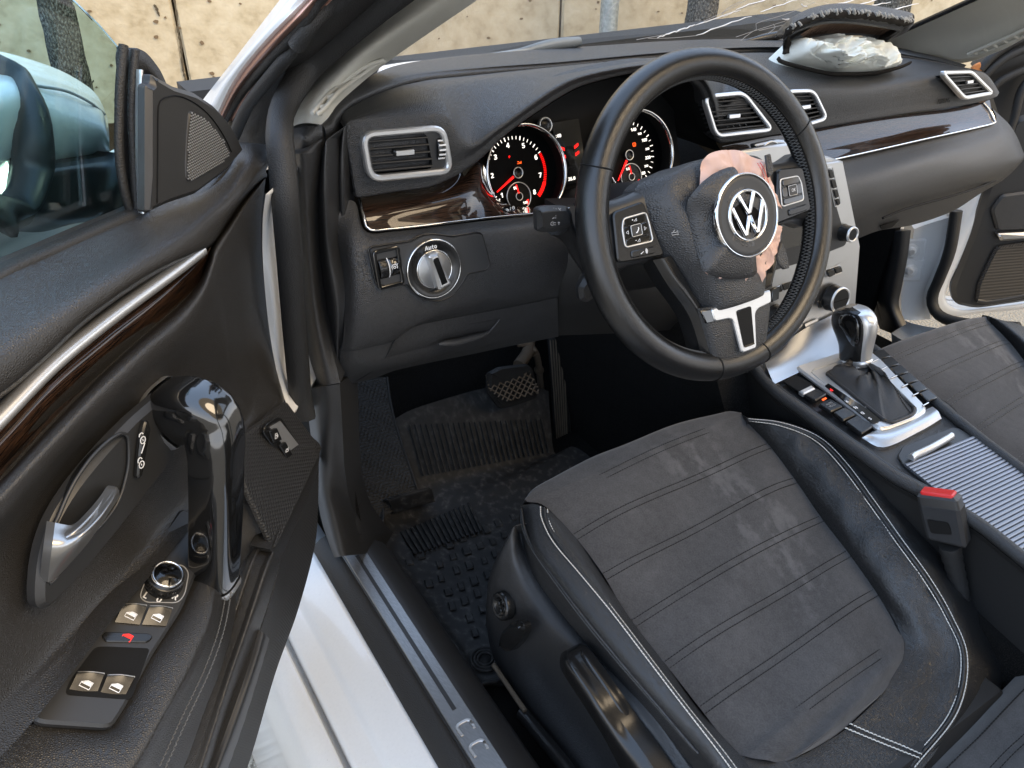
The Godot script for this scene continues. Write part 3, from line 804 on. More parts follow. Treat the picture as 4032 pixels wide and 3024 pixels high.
	var s0 := smooth(pv([1000,941,-774.6,1000,950.3,-760.2,1000,967.6,-732.7,1000,986.5,-702.6,1000,1009,-670.8]), 20)
	var s1 := smooth(pv([1020,935.3,-780.7,1020,941.8,-763.2,1020,958.3,-732.4,1020,978.2,-702.5,1020,998.9,-674.3]), 20)
	tube(st, shift(s0, Vector3(-.006, .004, .006)), .0035, 6)
	tube(st, shift(s1, Vector3(-.006, .004, .006)), .0035, 6)
	for i in 7: tube(st, PackedVector3Array([s0[1 + i * 3] + Vector3(-.008, .006, .008), s1[mini(19, 2 + i * 3)] + Vector3(-.008, .006, .008)]), .0028, 6)
	part("demister_rib", st, M.pillar_cloth, b, "", true)
	st = mb()
	skin(st, [pv([1080,543.6,-821.6,1080,494.2,-814.5,1080,436.8,-808.8,1080,376.7,-805.3,1080,323.4,-783.4]), pv([1100,555.2,-809.1,1100,495.3,-799.5,1100,438.2,-793.5,1100,378.4,-789.6,1100,323.6,-765.7]), pv([1120,580.9,-772.2,1120,504.3,-764.3,1120,430.7,-770.4,1120,381,-771.7,1120,328.1,-749.5]), pv([1100,597.8,-750.7,1100,517.3,-742.1,1100,445.6,-746.8,1100,395.9,-750,1100,343.9,-728.1])], 20, 10, Vector3(.05, 0, -.06))
	part("hinge_pillar", st, M.white_paint, b)
	st = mb()
	skin(st, [pv([1080,343.7,-822.6,1080,323.4,-783.4,1080,333.2,-723,1080,355.8,-658.1]), pv([1080,312.6,-806.3,1080,300.9,-763.3,1080,316.6,-705.2,1080,341.8,-641.7]), pv([1060,287.1,-790.1,1060,284.3,-743.5,1060,300.6,-686.1,1060,321.2,-621.5])], 20, 6, Vector3(.05, -.1, 0))
	part("sill_panel", st, M.white_paint, b)
	for q in [pv([1090,493,-823.8]), pv([1090,446.7,-814.2])]:
		st = mb()
		var F := fr(q[0] + Vector3(-.012, 0, .012), Vector3.RIGHT, Vector3(-0.7, 0.1, 0.7))
		bx(st, fr(F.origin - F.basis.z * .008, F.basis.x, F.basis.z), Vector3(.06, .055, .008), .004)
		lathe(st, F, [0, 10, 6, 10, 6, 10, 9, 8, 11, 4, 11, 4, 17, 3, 17, 0], 20)
		part("door_hinge", st, M.white_paint, b)
	st = mb()
	var ps := smooth(pv([1100,608.9,-749.9,1100,519.7,-735.9,1100,449.1,-738.3,1100,399.7,-741.4,1100,368.3,-723.8,1100,361.6,-685.3,1100,379.7,-621.9,1100,413.8,-536.5]), 30)
	tube(st, ps, .013, 8)
	part("door_seal", st, M.rubber, b)
	st = mb()
	skin(st, [pv([1060,521.6,-862.5,1060,461.1,-850.3,1060,390,-844.2,1060,343.9,-834.2,1060,287.1,-790.1]), pv([1040,543.7,-829.4,1040,478.6,-817.8,1040,409.2,-811.5,1040,363.6,-802.6,1040,318,-765.2]), pv([1060,547.3,-816.9,1060,478.9,-805.1,1060,409.7,-798.4,1060,363.2,-791.5,1060,327.6,-759.8])], 20, 6, Vector3(.03, -.02, -.05))
	part("kick_trim", st, M.plastic, b)
# a vent from its four corners (top left, top right, bottom right, bottom left); turn is where the thumb wheel's column begins
func vent(d: Node3D, c: PackedVector3Array, slats: int, tab: Vector2, rim: float, turn := 1.0, label := "") -> void:
	var n := (c[2] - c[0]).cross(c[1] - c[3]).normalized()
	if n.dot(Vector3(-.3, .3, 1)) < 0: n = -n
	var at := func(u: float, v: float, w: float) -> Vector3: return c[0].lerp(c[1], u).lerp(c[3].lerp(c[2], u), v) + n * w
	var st := mb()
	var path := rnd(PackedVector3Array([c[0], c[1], c[2], c[3]]), 0.013, 5)
	sweep(st, path, PackedVector2Array([Vector2(-rim, -.006), Vector2(rim, -.006), Vector2(rim, .0008), Vector2(rim * .5, .0024), Vector2(-rim * .5, .0024), Vector2(-rim, .0008)]), n, true, true)
	var f := part("air_vent", st, M.satin, d, label)
	st = mb()
	var a := 0.06; var b := turn - 0.05
	var inner := rnd(PackedVector3Array([at.call(a, .09, -.002), at.call(b, .09, -.002), at.call(b, .91, -.002), at.call(a, .91, -.002)]), 0.007, 3)
	var deep := PackedVector3Array()
	for p in inner: deep.append(p - n * 0.035)
	for i in inner.size():
		var j := (i + 1) % inner.size()
		quad(st, inner[i], inner[j], deep[j], deep[i])
	cap(st, deep, false)
	part("recess", st, M.deep_black, f)
	st = mb()                                               # the bezel between rim and opening
	var outer := rnd(PackedVector3Array([at.call(0.01, .02, -.003), at.call(.99, .02, -.003), at.call(.99, .98, -.003), at.call(0.01, .98, -.003)]), 0.011, 3)
	if turn < 1.0: outer = rnd(PackedVector3Array([at.call(0.01, .02, -.003), at.call(.995, .02, -.003), at.call(.995, .98, -.003), at.call(0.01, .98, -.003)]), 0.011, 3)
	for i in outer.size(): quad(st, outer[i], outer[(i + 1) % outer.size()], inner[(i + 1) % inner.size()], inner[i])
	part("bezel", st, M.plastic, f)
	for i in slats:
		var v := 0.09 + 0.82 * (i + 0.6) / slats
		st = mb()
		sweep(st, PackedVector3Array([at.call(a, v, -.010), at.call((a + b) / 2, v, -.010), at.call(b, v, -.010)]), PackedVector2Array([Vector2(-.0014, .007), Vector2(0, .0085), Vector2(.0016, .006), Vector2(.0034, -.012), Vector2(.001, -.012)]), n)
		part("slat", st, M.plastic, f)
	st = mb()
	for i in 7:
		var u := lerpf(a, b, (i + 0.6) / 7.2)
		sweep(st, PackedVector3Array([at.call(u, .1, -.024), at.call(u, .9, -.024)]), box2(.0016, .008), n, false, true)
	part("fin", st, M.satin_black, f, "", true)
	st = mb()
	var T := fr(at.call(tab.x, tab.y, .0), at.call(1, .5, 0) - at.call(0, .5, 0), n)
	bx(st, fr(T.origin - n * .012, T.basis.x, n), Vector3(.024, .0075, .013), .002)
	part("tab", st, M.satin_black, f)
	st = mb()
	plate(st, rect(fr(T.origin + n * .0012, T.basis.x, n), .021, .0052, .001), n, .0014, .0005)
	part("tab_strip", st, M.satin, f)
	if turn < 1.0:
		st = mb()
		var W := fr(at.call((turn + 1) / 2 + .01, .48, -.012), at.call(.5, 1, 0) - at.call(.5, 0, 0), at.call(1, .5, 0) - at.call(0, .5, 0))
		lathe(st, fr(W.origin - W.basis.z * .0045, W.basis.x, W.basis.z), [0, 0, 14, 0, 14, 0, 15, 1, 15, 8, 15, 8, 14, 9, 0, 9], 40)
		part("thumb_wheel", st, M.satin_black, f)
		st = mb()
		for i in 5: bx(st, fr(W.origin + (n * cos((i - 2) * .33) + W.basis.x * sin((i - 2) * .33)) * .0148, W.basis.z, n * cos((i - 2) * .33) + W.basis.x * sin((i - 2) * .33)), Vector3(.008, .0017, .0008))
		part("wheel_rib", st, M.mark_white, f, "", true)
func dashboard() -> void:
	var d := thing("dashboard", "black grained dashboard with wood strips, air vents and lit round instruments", "dashboard", Vector3(0.37, 0.6, -0.75))
	var st := mb()
	var lip := pv([-387.4,1046.2,-585,-373.7,1044.2,-600,-354,1047.4,-630,-308.7,1046.9,-680,-212.9,1042,-745,-84,1028.9,-790,54.7,1016,-820,247.5,1003,-850,418.5,993.2,-860,554.9,984.1,-850,687,969.3,-845,802.6,959.1,-830,893.3,943.3,-760,936.1,932,-725])
	var rear := pv([-386.5,1046.2,-590,-369.1,1045.5,-615,-331.8,1046.1,-670,-265.9,1047.5,-750,-181.6,1036.2,-840,-41.9,1016.9,-930,113.9,1001.1,-980,286.2,985.4,-1020,465.9,973.5,-1040,649.4,960.4,-1040,820.1,949,-1010,924.5,943.6,-930,985.2,931.8,-840,1003.3,924.1,-770])
	skin(st, [rear, shift(lip, Vector3(0, .002, -.012)), lip, shift(lip, Vector3(0, -.004, .004)), shift(lip, Vector3(0, -.014, .002))], 70, 24, Vector3(0, -.04, -.02))
	part("rear_shelf", st, M.dash, d)
	st = mb()
	var r0 := pv([-357.1,1038,-620,-340.6,1043.8,-640,-271.2,1041.7,-700,-198.2,1037.1,-740,-133,1029.8,-765,-69,1023.5,-785,42.3,1014.7,-810,107.1,1010.5,-820,221.4,1004.3,-830,297.6,1000.9,-830,368.2,996.7,-830,399.7,994.4,-830,421.2,992.2,-830,453.9,989.8,-830,533.8,982,-830,606.6,973.3,-830,724.6,960.3,-820,834.8,949.7,-790,894.1,940.9,-750,921.3,935.9,-730,931,932.6,-720])
	var r1 := pv([-359,1034.4,-605,-348,1042.4,-610,-289.5,1047.5,-635,-226.5,1045.7,-660,-173.6,1040.5,-680,-119.9,1038.2,-695,-27.2,1036.2,-710,24.5,1034.7,-710,114.5,1034.8,-710,186.5,1028.4,-715,251,1015.3,-720,281.3,1002.3,-720,295.8,1000.8,-720,329.9,998.5,-720,412.7,988.2,-720,479.4,977.5,-720,598.9,962.3,-720,743.7,952.1,-715,859.9,944.8,-700,904.1,940.2,-695,934.6,932,-695])
	var r2 := pv([-360.3,1025.7,-603,-355,1037.9,-598,-302.2,1036.6,-598,-246,1031.7,-602,-216.9,1004.4,-602,-173.7,1016.8,-606,-97.9,1043.4,-615,-47,1051.8,-620,40.2,1052.8,-625,106.3,1045,-630,163.1,1022.3,-635,198.8,991.7,-645,220.5,968.9,-650,253.3,984,-650,338.9,980.1,-650,406.3,973,-655,531.9,957.5,-665,683.3,947.6,-670,834.4,946.2,-670,903.7,936,-675,950,920.6,-685])
	var r3 := pv([-356.5,967.1,-605,-351.1,963.1,-600,-312.4,961.5,-600,-261.7,960.1,-600,-208.1,973.9,-605,-159.4,1001.2,-610,-83.9,1028.6,-620,-34.1,1038.7,-625,51.6,1041.8,-630,106.1,1034.4,-635,163.8,1005.2,-645,192.2,969.5,-650,222,922.8,-655,270,912.2,-660,353.7,912.1,-655,422.6,909.2,-655,545.2,903.9,-660,699,896.5,-665,871.1,886.6,-670,971.4,884.4,-680,1021,883.6,-700])
	var r2b := PackedVector3Array(); var r4 := PackedVector3Array(); var r5 := PackedVector3Array()
	for i in r3.size():
		r2b.append(r3[i] + (r2[i] - r3[i]).normalized() * minf(.012, r2[i].distance_to(r3[i]) * .4) + Vector3(0, 0, .002))
		r4.append(r3[i] + Vector3(0, .001, -.012))
		r5.append(r3[i] + Vector3(0, .006, -.045))
	var g := grid_of([r0, r1, r2, r2b, r3, r4, r5], 160, 60, true)
	put_grid(st, g)
	part("upper_pad", st, M.dash, d)
	# the end of the board towards the door
	st = mb()
	skin(st, [pv([-395,1024.8,-575.9,-400,1001.8,-576.7,-400,964.6,-603.7,-400,895.7,-620.5,-400,826.4,-621.9,-400,741.4,-607]), pv([-392,1040.6,-564,-398,1015.6,-560,-404,980.4,-558.1,-404,915.7,-572.1,-404,850,-573.5,-405,760.5,-586]), pv([-363.3,1032.5,-606,-363.7,1006.3,-606,-372.8,970.2,-600,-383.5,927.2,-592,-389.5,880.4,-572,-395.7,840.7,-570,-399.9,751.1,-600])], 40, 10, Vector3(.03, 0, -.03))
	part("end_cap", st, M.plastic, d)
	# wood strip before the driver
	st = mb()
	var w0 := pv([-341.9,954.3,-625,-298.4,950.4,-632,-244.2,946.7,-635,-201.2,955.5,-640,-181.4,960.6,-640,-170.9,939.3,-652,-156.3,914.5,-657,-132.3,894,-657,-93.1,882.6,-657,-50.7,883.6,-660,-9.2,889.4,-660])
	var w1 := pv([-350.9,948.5,-594,-318.3,948.4,-592,-272.3,946.4,-592,-228.4,944.1,-597,-205.7,937.3,-605,-187.4,927.8,-615,-170.3,914.2,-620,-148.4,902.2,-620,-114.1,894.8,-620,-73.8,894.8,-622,-27.7,895.9,-630])
	var w2 := pv([-351.3,934.6,-580,-327.7,931.9,-578,-289,927.5,-578,-244.4,922.5,-580,-223.6,918.8,-585,-204,915.8,-587,-184.4,913.2,-588,-163.9,910.1,-590,-132.7,905.5,-592,-89.3,901.3,-595,-46.1,896.7,-600])
	g = grid_of([w0, w1, w2], 60, 16, true)
	put_grid(st, g)
	part("wood_strip", st, M.wood, d)
	st = mb()
	var edge := smooth(pv([-348.7,959,-608,-353.2,948.2,-590,-353,935,-578.5,-328.4,931,-576.5,-289.8,926.6,-576.5,-245.3,921.6,-578.5,-204.8,914.8,-585.5,-165.1,909.3,-588,-134,904.7,-590,-90.7,900.4,-593,-45.9,894.8,-600]), 60)
	sweep(st, edge, PackedVector2Array([Vector2(-.0014, -.004), Vector2(.0014, -.004), Vector2(.0014, 0), Vector2(0, .0016), Vector2(-.0014, 0)]), Vector3(0, .5, .85))
	part("wood_edge", st, M.chrome, d)
	# lower fascia
	st = mb()
	var f0 := pv([-379.4,960.3,-603,-356.7,958,-603,-355.5,932.1,-582,-319.9,926,-578,-241.6,917.5,-580,-138,902.4,-592,-67.8,896,-600])
	var f1 := pv([-384,927.3,-592,-375.7,930.2,-572,-357.6,924.4,-563,-322.7,920.2,-559,-248.7,911.2,-560,-148.8,893.9,-572,-77.7,883.5,-585])
	var f2 := pv([-388.6,886,-574,-384,893.2,-554,-365.2,889.8,-547,-326.5,883.1,-545,-252.1,872.9,-547,-150.8,853.1,-562,-88,842.5,-575])
	var f3 := pv([-396.1,842.6,-566,-389.6,848.9,-549,-368.7,846.9,-543,-325.7,841.8,-543,-253,835.5,-547,-152.5,816.8,-563,-100.5,805.8,-577])
	var f4 := pv([-401.3,803.5,-572,-391.6,808.9,-558,-371.5,810.1,-553,-345,809.3,-553,-306.7,818.3,-555,-183,800.8,-568,-101.1,787.3,-580])
	var f5 := pv([-395.3,791.8,-590,-385.6,797.7,-575,-365,798.8,-570,-337.9,798,-570,-299.7,808.5,-570,-172.4,789.5,-585,-86.7,774,-600])
	g = grid_of([f0, f1, f2, f3, f4, f5], 60, 40, true)
	put_grid(st, g)
	part("lower_fascia", st, M.dash, d)
	st = mb()
	skin(st, [pv([-401.3,801.2,-574,-391,806.5,-560,-370.8,807.6,-555,-343.8,806.2,-556,-304.5,813.4,-560,-180.5,795.7,-572,-98.1,782,-584]), pv([-402.3,772.9,-585,-390.8,776.2,-572,-366.7,773.4,-565,-331,765.9,-567,-280.3,764.5,-570,-174,758.5,-582,-89.4,743.8,-594]), pv([-399.5,747.9,-602,-387.8,736.7,-602,-360,733.3,-602,-321.3,734.2,-604,-256,726.7,-607,-169,714,-612,-69.3,698.3,-620])], 40, 16, Vector3(0, .0, -.05))
	part("knee_cover", st, M.dash_fine, d)
	st = mb()
	skin(st, [pv([-344,809.2,-552.5,-330.4,818.1,-554.5,-306,816.7,-556.5,-251.5,809.2,-562,-182.4,798.9,-569,-101.1,785.5,-581]), pv([-355.4,786.6,-558,-327,786.1,-560,-289.7,785.6,-562,-235,778.2,-570,-169.7,769.4,-578,-93.5,756.4,-589]), pv([-369.2,761.1,-575,-332.9,757.9,-577,-288.3,753.9,-580,-226,745.7,-587,-151.4,735.1,-595,-80,722.9,-605]), pv([-382.1,737.2,-600,-336,737.2,-600,-278.2,731.6,-602,-215.2,721.6,-607,-147.8,711.8,-612,-69.9,699.4,-618])], 40, 20, Vector3(0, .0, -.04))
	part("storage_lid", st, M.dash_fine, d)
	st = mb()
	skin(st, [pv([-277.3,788.2,-562,-269.6,794.2,-562,-253.6,795.8,-563.5,-223.5,790.6,-567,-195.9,785.9,-570]), pv([-264.7,766.5,-585,-247,769.3,-590,-232.7,770.8,-592,-207.6,767.4,-595,-190.4,766.3,-594]), pv([-284.3,781.3,-561,-267.8,776.6,-563,-250.3,773.7,-566,-229.1,771.8,-569,-210.8,770.6,-571])], 24, 12)
	var hnd := part("lid_handle", st, M.deep_black, d)
	st = mb()
	tube(st, smooth(pv([-288.6,785.1,-556,-279.4,783,-556,-264.1,778.6,-558,-242.8,775.4,-562,-221,772.8,-566,-211.3,773.1,-569,-202.5,779.8,-569,-197.1,786.5,-568]), 24), .0045, 8, false, PackedFloat32Array([.3, .6, .9, 1, 1.1, 1.1, 1.1, 1.1, 1.1, 1.1, 1.1, 1.1, 1.1, 1, 1, .9, .8, .6, .4, .3, .3, .3, .2, .2]))
	part("grip_edge", st, M.dash_fine, hnd)
	light_switch(d)
	# vents
	vent(d, pv([-345.2,1030.8,-590.9,-254.2,1024.9,-590.3,-248.9,977.9,-585.6,-342.8,985.4,-586.3]), 5, Vector2(.46, .47), .0032, 0.84, "driver's outer air vent with a ribbed thumb wheel")
	vent(d, pv([179.9,991.2,-646.8,253.8,987.4,-645.8,311,931.1,-631.7,200.2,937.6,-633.4]), 7, Vector2(.46, .55), .0028, 1.0)
	vent(d, pv([342,979.1,-643.7,398.8,973.9,-642.4,429.9,931,-631.7,382.3,928,-631]), 6, Vector2(.35, .5), .0028, 1.0)
	vent(d, pv([736.8,960.8,-653.2,839.2,949.4,-662.7,928.7,902.1,-661.6,822.8,908.5,-650.5]), 5, Vector2(.6, .42), .0034, 1.0, "passenger's outer air vent in a bright frame")
	cluster(d)
	# passenger's side: wood, glove box, lettering
	st = mb()
	g = grid_of([pv([252.9,905.3,-670,374.4,903.3,-672,448.6,899,-675,573.9,893.6,-680,731.7,885,-685,908,874.8,-690,988.9,874.6,-695]), pv([287,878.6,-660,388.3,876.7,-660,449.8,874.4,-660,575.3,867.6,-665,732.1,860.9,-670,903.7,855.7,-675,980.2,858.1,-680]), pv([319.4,863,-640,391.5,861,-640,456.7,858.4,-640,578.7,854.4,-645,724.3,850.7,-650,894.4,843.4,-660,973.1,841.5,-665])], 50, 14, true)
	put_grid(st, g)
	part("wood_strip", st, M.wood, d)
	st = mb()
	edge = smooth(pv([317.5,862.5,-638,389.5,860.5,-638,454.5,857.9,-638,576.4,853.7,-643,721.9,849.9,-648,891.7,842.6,-658,970.4,840.6,-663,973.4,846.5,-666,973.2,859.5,-678,961.6,874,-690]), 60)
	sweep(st, edge, PackedVector2Array([Vector2(-.0018, -.004), Vector2(.0018, -.004), Vector2(.0018, 0), Vector2(0, .002), Vector2(-.0018, 0)]), Vector3(0, .5, .85))
	part("wood_edge", st, M.chrome, d)
	st = mb()
	var g0 := pv([485,850.6,-643,585,847.8,-648,731.7,843.9,-653,897.3,837.8,-660,986.5,840.2,-670,1001.3,857.4,-690])
	var g1 := pv([479.3,822.8,-610,570,828.1,-612,715.6,827.8,-618,874.5,820.4,-630,991.8,819,-645,1073.4,813.8,-680])
	var g2 := pv([492.5,792.2,-600,575.7,804.5,-600,721.1,804.1,-605,874.6,795,-612,1015.2,785,-630,1124.4,764.4,-670])
	var g3 := pv([523.3,756.1,-605,600.3,773.8,-600,749,773.8,-605,905.8,764.9,-612,1039.5,758,-630,1145.3,738.7,-670])
	var g4 := pv([556,727.1,-620,639.7,741.6,-615,796.2,735.7,-620,939.2,728.7,-630,1038.5,720.5,-645,1127.6,709.1,-680])
	var g5 := pv([594.9,692.2,-640,655.9,696.8,-638,764.5,685,-640,903.8,681.6,-650,1022.8,691.2,-670,1124.5,683.4,-700])
	g = grid_of([g0, g1, g2, g3, g4, g5], 50, 40, true)
	put_grid(st, g)
	put_back(st, g, Vector3(0, .02, -.12))
	part("glove_box", st, M.dash_fine, d)
	st = mb()
	tube(st, smooth(pv([600.1,744.4,-603,668.4,747.9,-605,799,742.9,-610,899.9,738.7,-618,985.9,733.8,-632]), 20), .0022, 6)
	part("lid_seam", st, M.deep_black, d)
	st = mb()
	plate(st, pv([632.7,715.7,-626,685.7,716.2,-626,675.7,702.6,-630,649.5,703,-632]), Vector3(0, -.3, 1), .002)
	part("lid_latch", st, M.deep_black, d)
	st = mb()
	var q := pv([766.9,906.9,-664,794.1,905.9,-664])
	words(st, "AIRBAG", fr((q[0] + q[1]) / 2 + Vector3(0, 0, .002), q[1] - q[0], Vector3(0, .35, 1)), .0075, .0006)
	part("lettering", st, M.deep_black, d)
func light_switch(d: Node3D) -> void:
	var st := mb()
	var n := Vector3(0, .2, .98).normalized()
	var o := rnd(pv([-364.8,922.6,-555.3,-361.3,924.8,-555.7,-317.4,922,-555.1,-305.2,925.5,-555.9,-291.9,924.8,-555.7,-277.9,920.5,-554.8,-267.5,916.9,-554.1,-234.9,914.9,-553.7,-229.9,911.9,-553.1,-224.1,877,-545.9,-228.5,871.5,-544.8,-253.2,872.8,-545.1,-262.3,863.2,-543.1,-275.7,852.5,-540.9,-294.2,851.1,-540.7,-309.4,856.9,-541.9,-321.3,867.7,-544,-329.6,878.4,-546.2,-355.1,882.3,-547,-362.4,886.6,-547.9]), .003, 3)
	plate(st, o, n, .0045, .0012)
	var p := part("light_panel", st, M.plastic, d)
	st = mb()
	sweep(st, rnd(pv([-366.6,924.9,-551.8,-362.6,926.9,-552.3,-318.9,924.2,-551.7,-306.8,927.7,-552.4,-293.6,927,-552.3,-279.6,922.7,-551.4,-269.3,919.1,-550.7,-236.8,917.1,-550.3,-231.3,914,-549.6,-225.5,878.7,-542.4,-230.6,872.9,-541.2,-255.2,874.2,-541.5,-264.2,864.6,-539.5,-277.7,853.5,-537.3,-296,852.1,-537,-311.2,857.9,-538.2,-323,868.6,-540.4,-331.7,879.9,-542.7,-356.6,883.7,-543.4,-364.4,888,-544.3]), .003, 3), ring2(.0009, 6), n, true)
	part("panel_rim", st, M.satin_black, p)
	var K := fr(Vector3(-0.2969, 0.8896, -0.5439), Vector3.RIGHT, n)
	st = mb()
	lathe(st, K, [0, 3, 20, 3, 20, 3, 21, 4.5, 31.5, 4.5, 31.5, 4.5, 32.6, 3, 32.6, -2], 56)
	part("switch_ring", st, M.satin_black, p)
	st = mb()
	lathe(st, K, [31.4, 4.7, 32.4, 5, 33, 4, 33, -1], 56)
	lathe(st, K, [20.2, 4.7, 20.6, 5.2, 21.2, 4.7], 56)
	part("ring_edge", st, M.chrome, p)
	st = mb()
	var G := K * Transform3D(Basis(Vector3(0, 0, 1), deg_to_rad(13.0)), Vector3.ZERO)
	lathe(st, K, [0, 5.5, 19, 5, 19.6, 4.6, 19.6, 3], 40)
	plate(st, loc(fr(G * Vector3(0, 0, .004), G.basis.x, G.basis.z), [-6.5, -20, 6.5, -20, 8, -18, 6.2, 0, 6.2, 19, 4.5, 20.5, -4.5, 20.5, -6.2, 19, -6.2, 0, -8, -18]), n, .014, .003)
	part("switch_grip", st, M.satin, p)
	st = mb()
	plate(st, loc(fr(G * Vector3(0, 0, .0178), G.basis.x, G.basis.z), [-3.6, -15, 3.6, -15, 3.4, 14, 2.6, 16, -2.6, 16, -3.4, 14]), n, .0008, .0003)
	part("grip_inlay", st, M.gloss_black, p)
	st = mb()
	var top := fr(G * Vector3(0, 0, .0186), G.basis.x, G.basis.z)
	strokes(st, top, [[0, 9, 0, 14]], .0007)
	strokes(st, fr(top * Vector3(0, -.0105, 0), K.basis.x, n), [arc(0, 0, 1.9, 0, 360, 12), [0, 2.8, 0, 3.9], [2, 2, 2.8, 2.8], [-2, 2, -2.8, 2.8], [2.8, 0, 3.9, 0], [-2.8, 0, -3.9, 0], [-1, -2.2, -1, -3.6, 1, -3.6, 1, -2.2]], .0006)
	var F := fr(K * Vector3(0, 0, .0047), Vector3.RIGHT, n)
	strokes(st, F, [arc(-15.5, 22.5, 2.4, 0, 360, 14)], .0008)
	strokes(st, F, [arc(10.5, 24, 1.6, -90, 90, 6) + [10.5, 22.4], arc(15.5, 24, 1.6, 90, 270, 6) + [15.5, 25.6], [7.5, 25.4, 9.2, 24.8], [7.2, 24, 9, 24], [7.5, 22.6, 9.2, 23.2], [18.5, 25.4, 16.8, 24.8], [18.8, 24, 17, 24], [18.5, 22.6, 16.8, 23.2]], .0006)
	strokes(st, F, [arc(22.5, 14.5, 2.6, -90, 90, 8) + [22.5, 11.9], [17, 16.8, 21, 16.8], [17, 15.2, 21, 15.2], [17, 13.6, 21, 13.6], [17, 12, 21, 12]], .0006)
	strokes(st, F, [arc(-23, -5, 2.6, -90, 90, 8) + [-23, -7.6], [-28, -2.6, -24.4, -3.4], [-28, -4.6, -24.4, -5], [-28, -6.6, -24.4, -7], [-26.5, -1.8, -26.2, -8]], .0006)
	strokes(st, F, [arc(-21, -17, 2.6, 90, 270, 8) + [-21, -14.4], [-19.4, -15.2, -15.5, -14.6], [-19.4, -17, -15.5, -16.6], [-19.4, -18.8, -15.5, -18.6], [-17.5, -13.8, -17.6, -20]], .0006)
	words(st, "Auto", fr(F * Vector3(-.001, .0245, 0), F.basis.x, n), .0046, .0003, true)
	part("switch_mark", st, M.mark_white, p)
	st = mb()                                               # dimmer wheel in its well
	var W := fr(Vector3(-0.3482, 0.9019, -0.5469), Vector3.RIGHT, n)
	sweep(st, rect(W, .027, .039, .003), box2(.004, .0035, .001), n, true, true)
	part("dimmer_frame", st, M.gloss_black, p)
	st = mb()
	plate(st, rect(fr(W * Vector3(0, 0, -.003), W.basis.x, n), .0275, .0385), n, .001)
	part("dimmer_well", st, M.gloss_black, p)
	st = mb()
	lathe(st, fr(W * Vector3(-.0105, 0, -.008), W.basis.y, W.basis.x), [0, 0, 13, 0, 13, 0, 13.5, .5, 13.5, 9.5, 13, 10, 13, 10, 0, 10], 40)
	for i in 16:
		var a := i * TAU / 32 - .2
		bx(st, fr(W * Vector3(-.0062, sin(a) * .0134, -.008 + cos(a) * .0134), W.basis.x, W.basis.y * sin(a) + n * cos(a)), Vector3(.0075, .0013, .0008))
	part("dimmer_wheel", st, M.satin_black, p)
	st = mb()
	lathe(st, fr(W * Vector3(.0005, 0, -.008), W.basis.y, W.basis.x), [0, 0, 12.5, 0, 12.5, 0, 13, .5, 13, 11, 12.5, 11.5, 0, 11.5], 40)
	part("dimmer_drum", st, M.gloss_black, p)
	st = mb()
	lathe(st, fr(W * Vector3(-.0006, 0, -.008), W.basis.y, W.basis.x), [13.4, 0, 13.7, .5, 13.4, 1], 40)
	strokes(st, fr(W * Vector3(.0055, 0, .0052), W.basis.x, n), [arc(0, 0, 3.2, -30, 210, 10), arc(0, 0, 1.3, 0, 360, 8), [1.5, 3, 2.5, 4.6], [2.8, 2.2, 4.3, 3.2]], .0006)
	part("dimmer_mark", st, M.mark_white, p)
func tick_fan(st: SurfaceTool, T: Transform3D, a0: float, a1: float, n: int, r0: float, r1: float, w: float, major := 0, w2 := 0.0) -> void:
	for i in n + 1:
		var a := deg_to_rad(lerpf(a0, a1, float(i) / n))
		var big := major > 0 and i % major == 0
		var d := Vector3(cos(a), sin(a), 0)
		var k := fr(T * (d * (r0 + r1) / 2.0 * .001), T.basis * d, T.basis.z)
		bx(st, k, Vector3((r1 - r0) * .001 * (1.25 if big else 1.0), w2 if big else w, .0004))
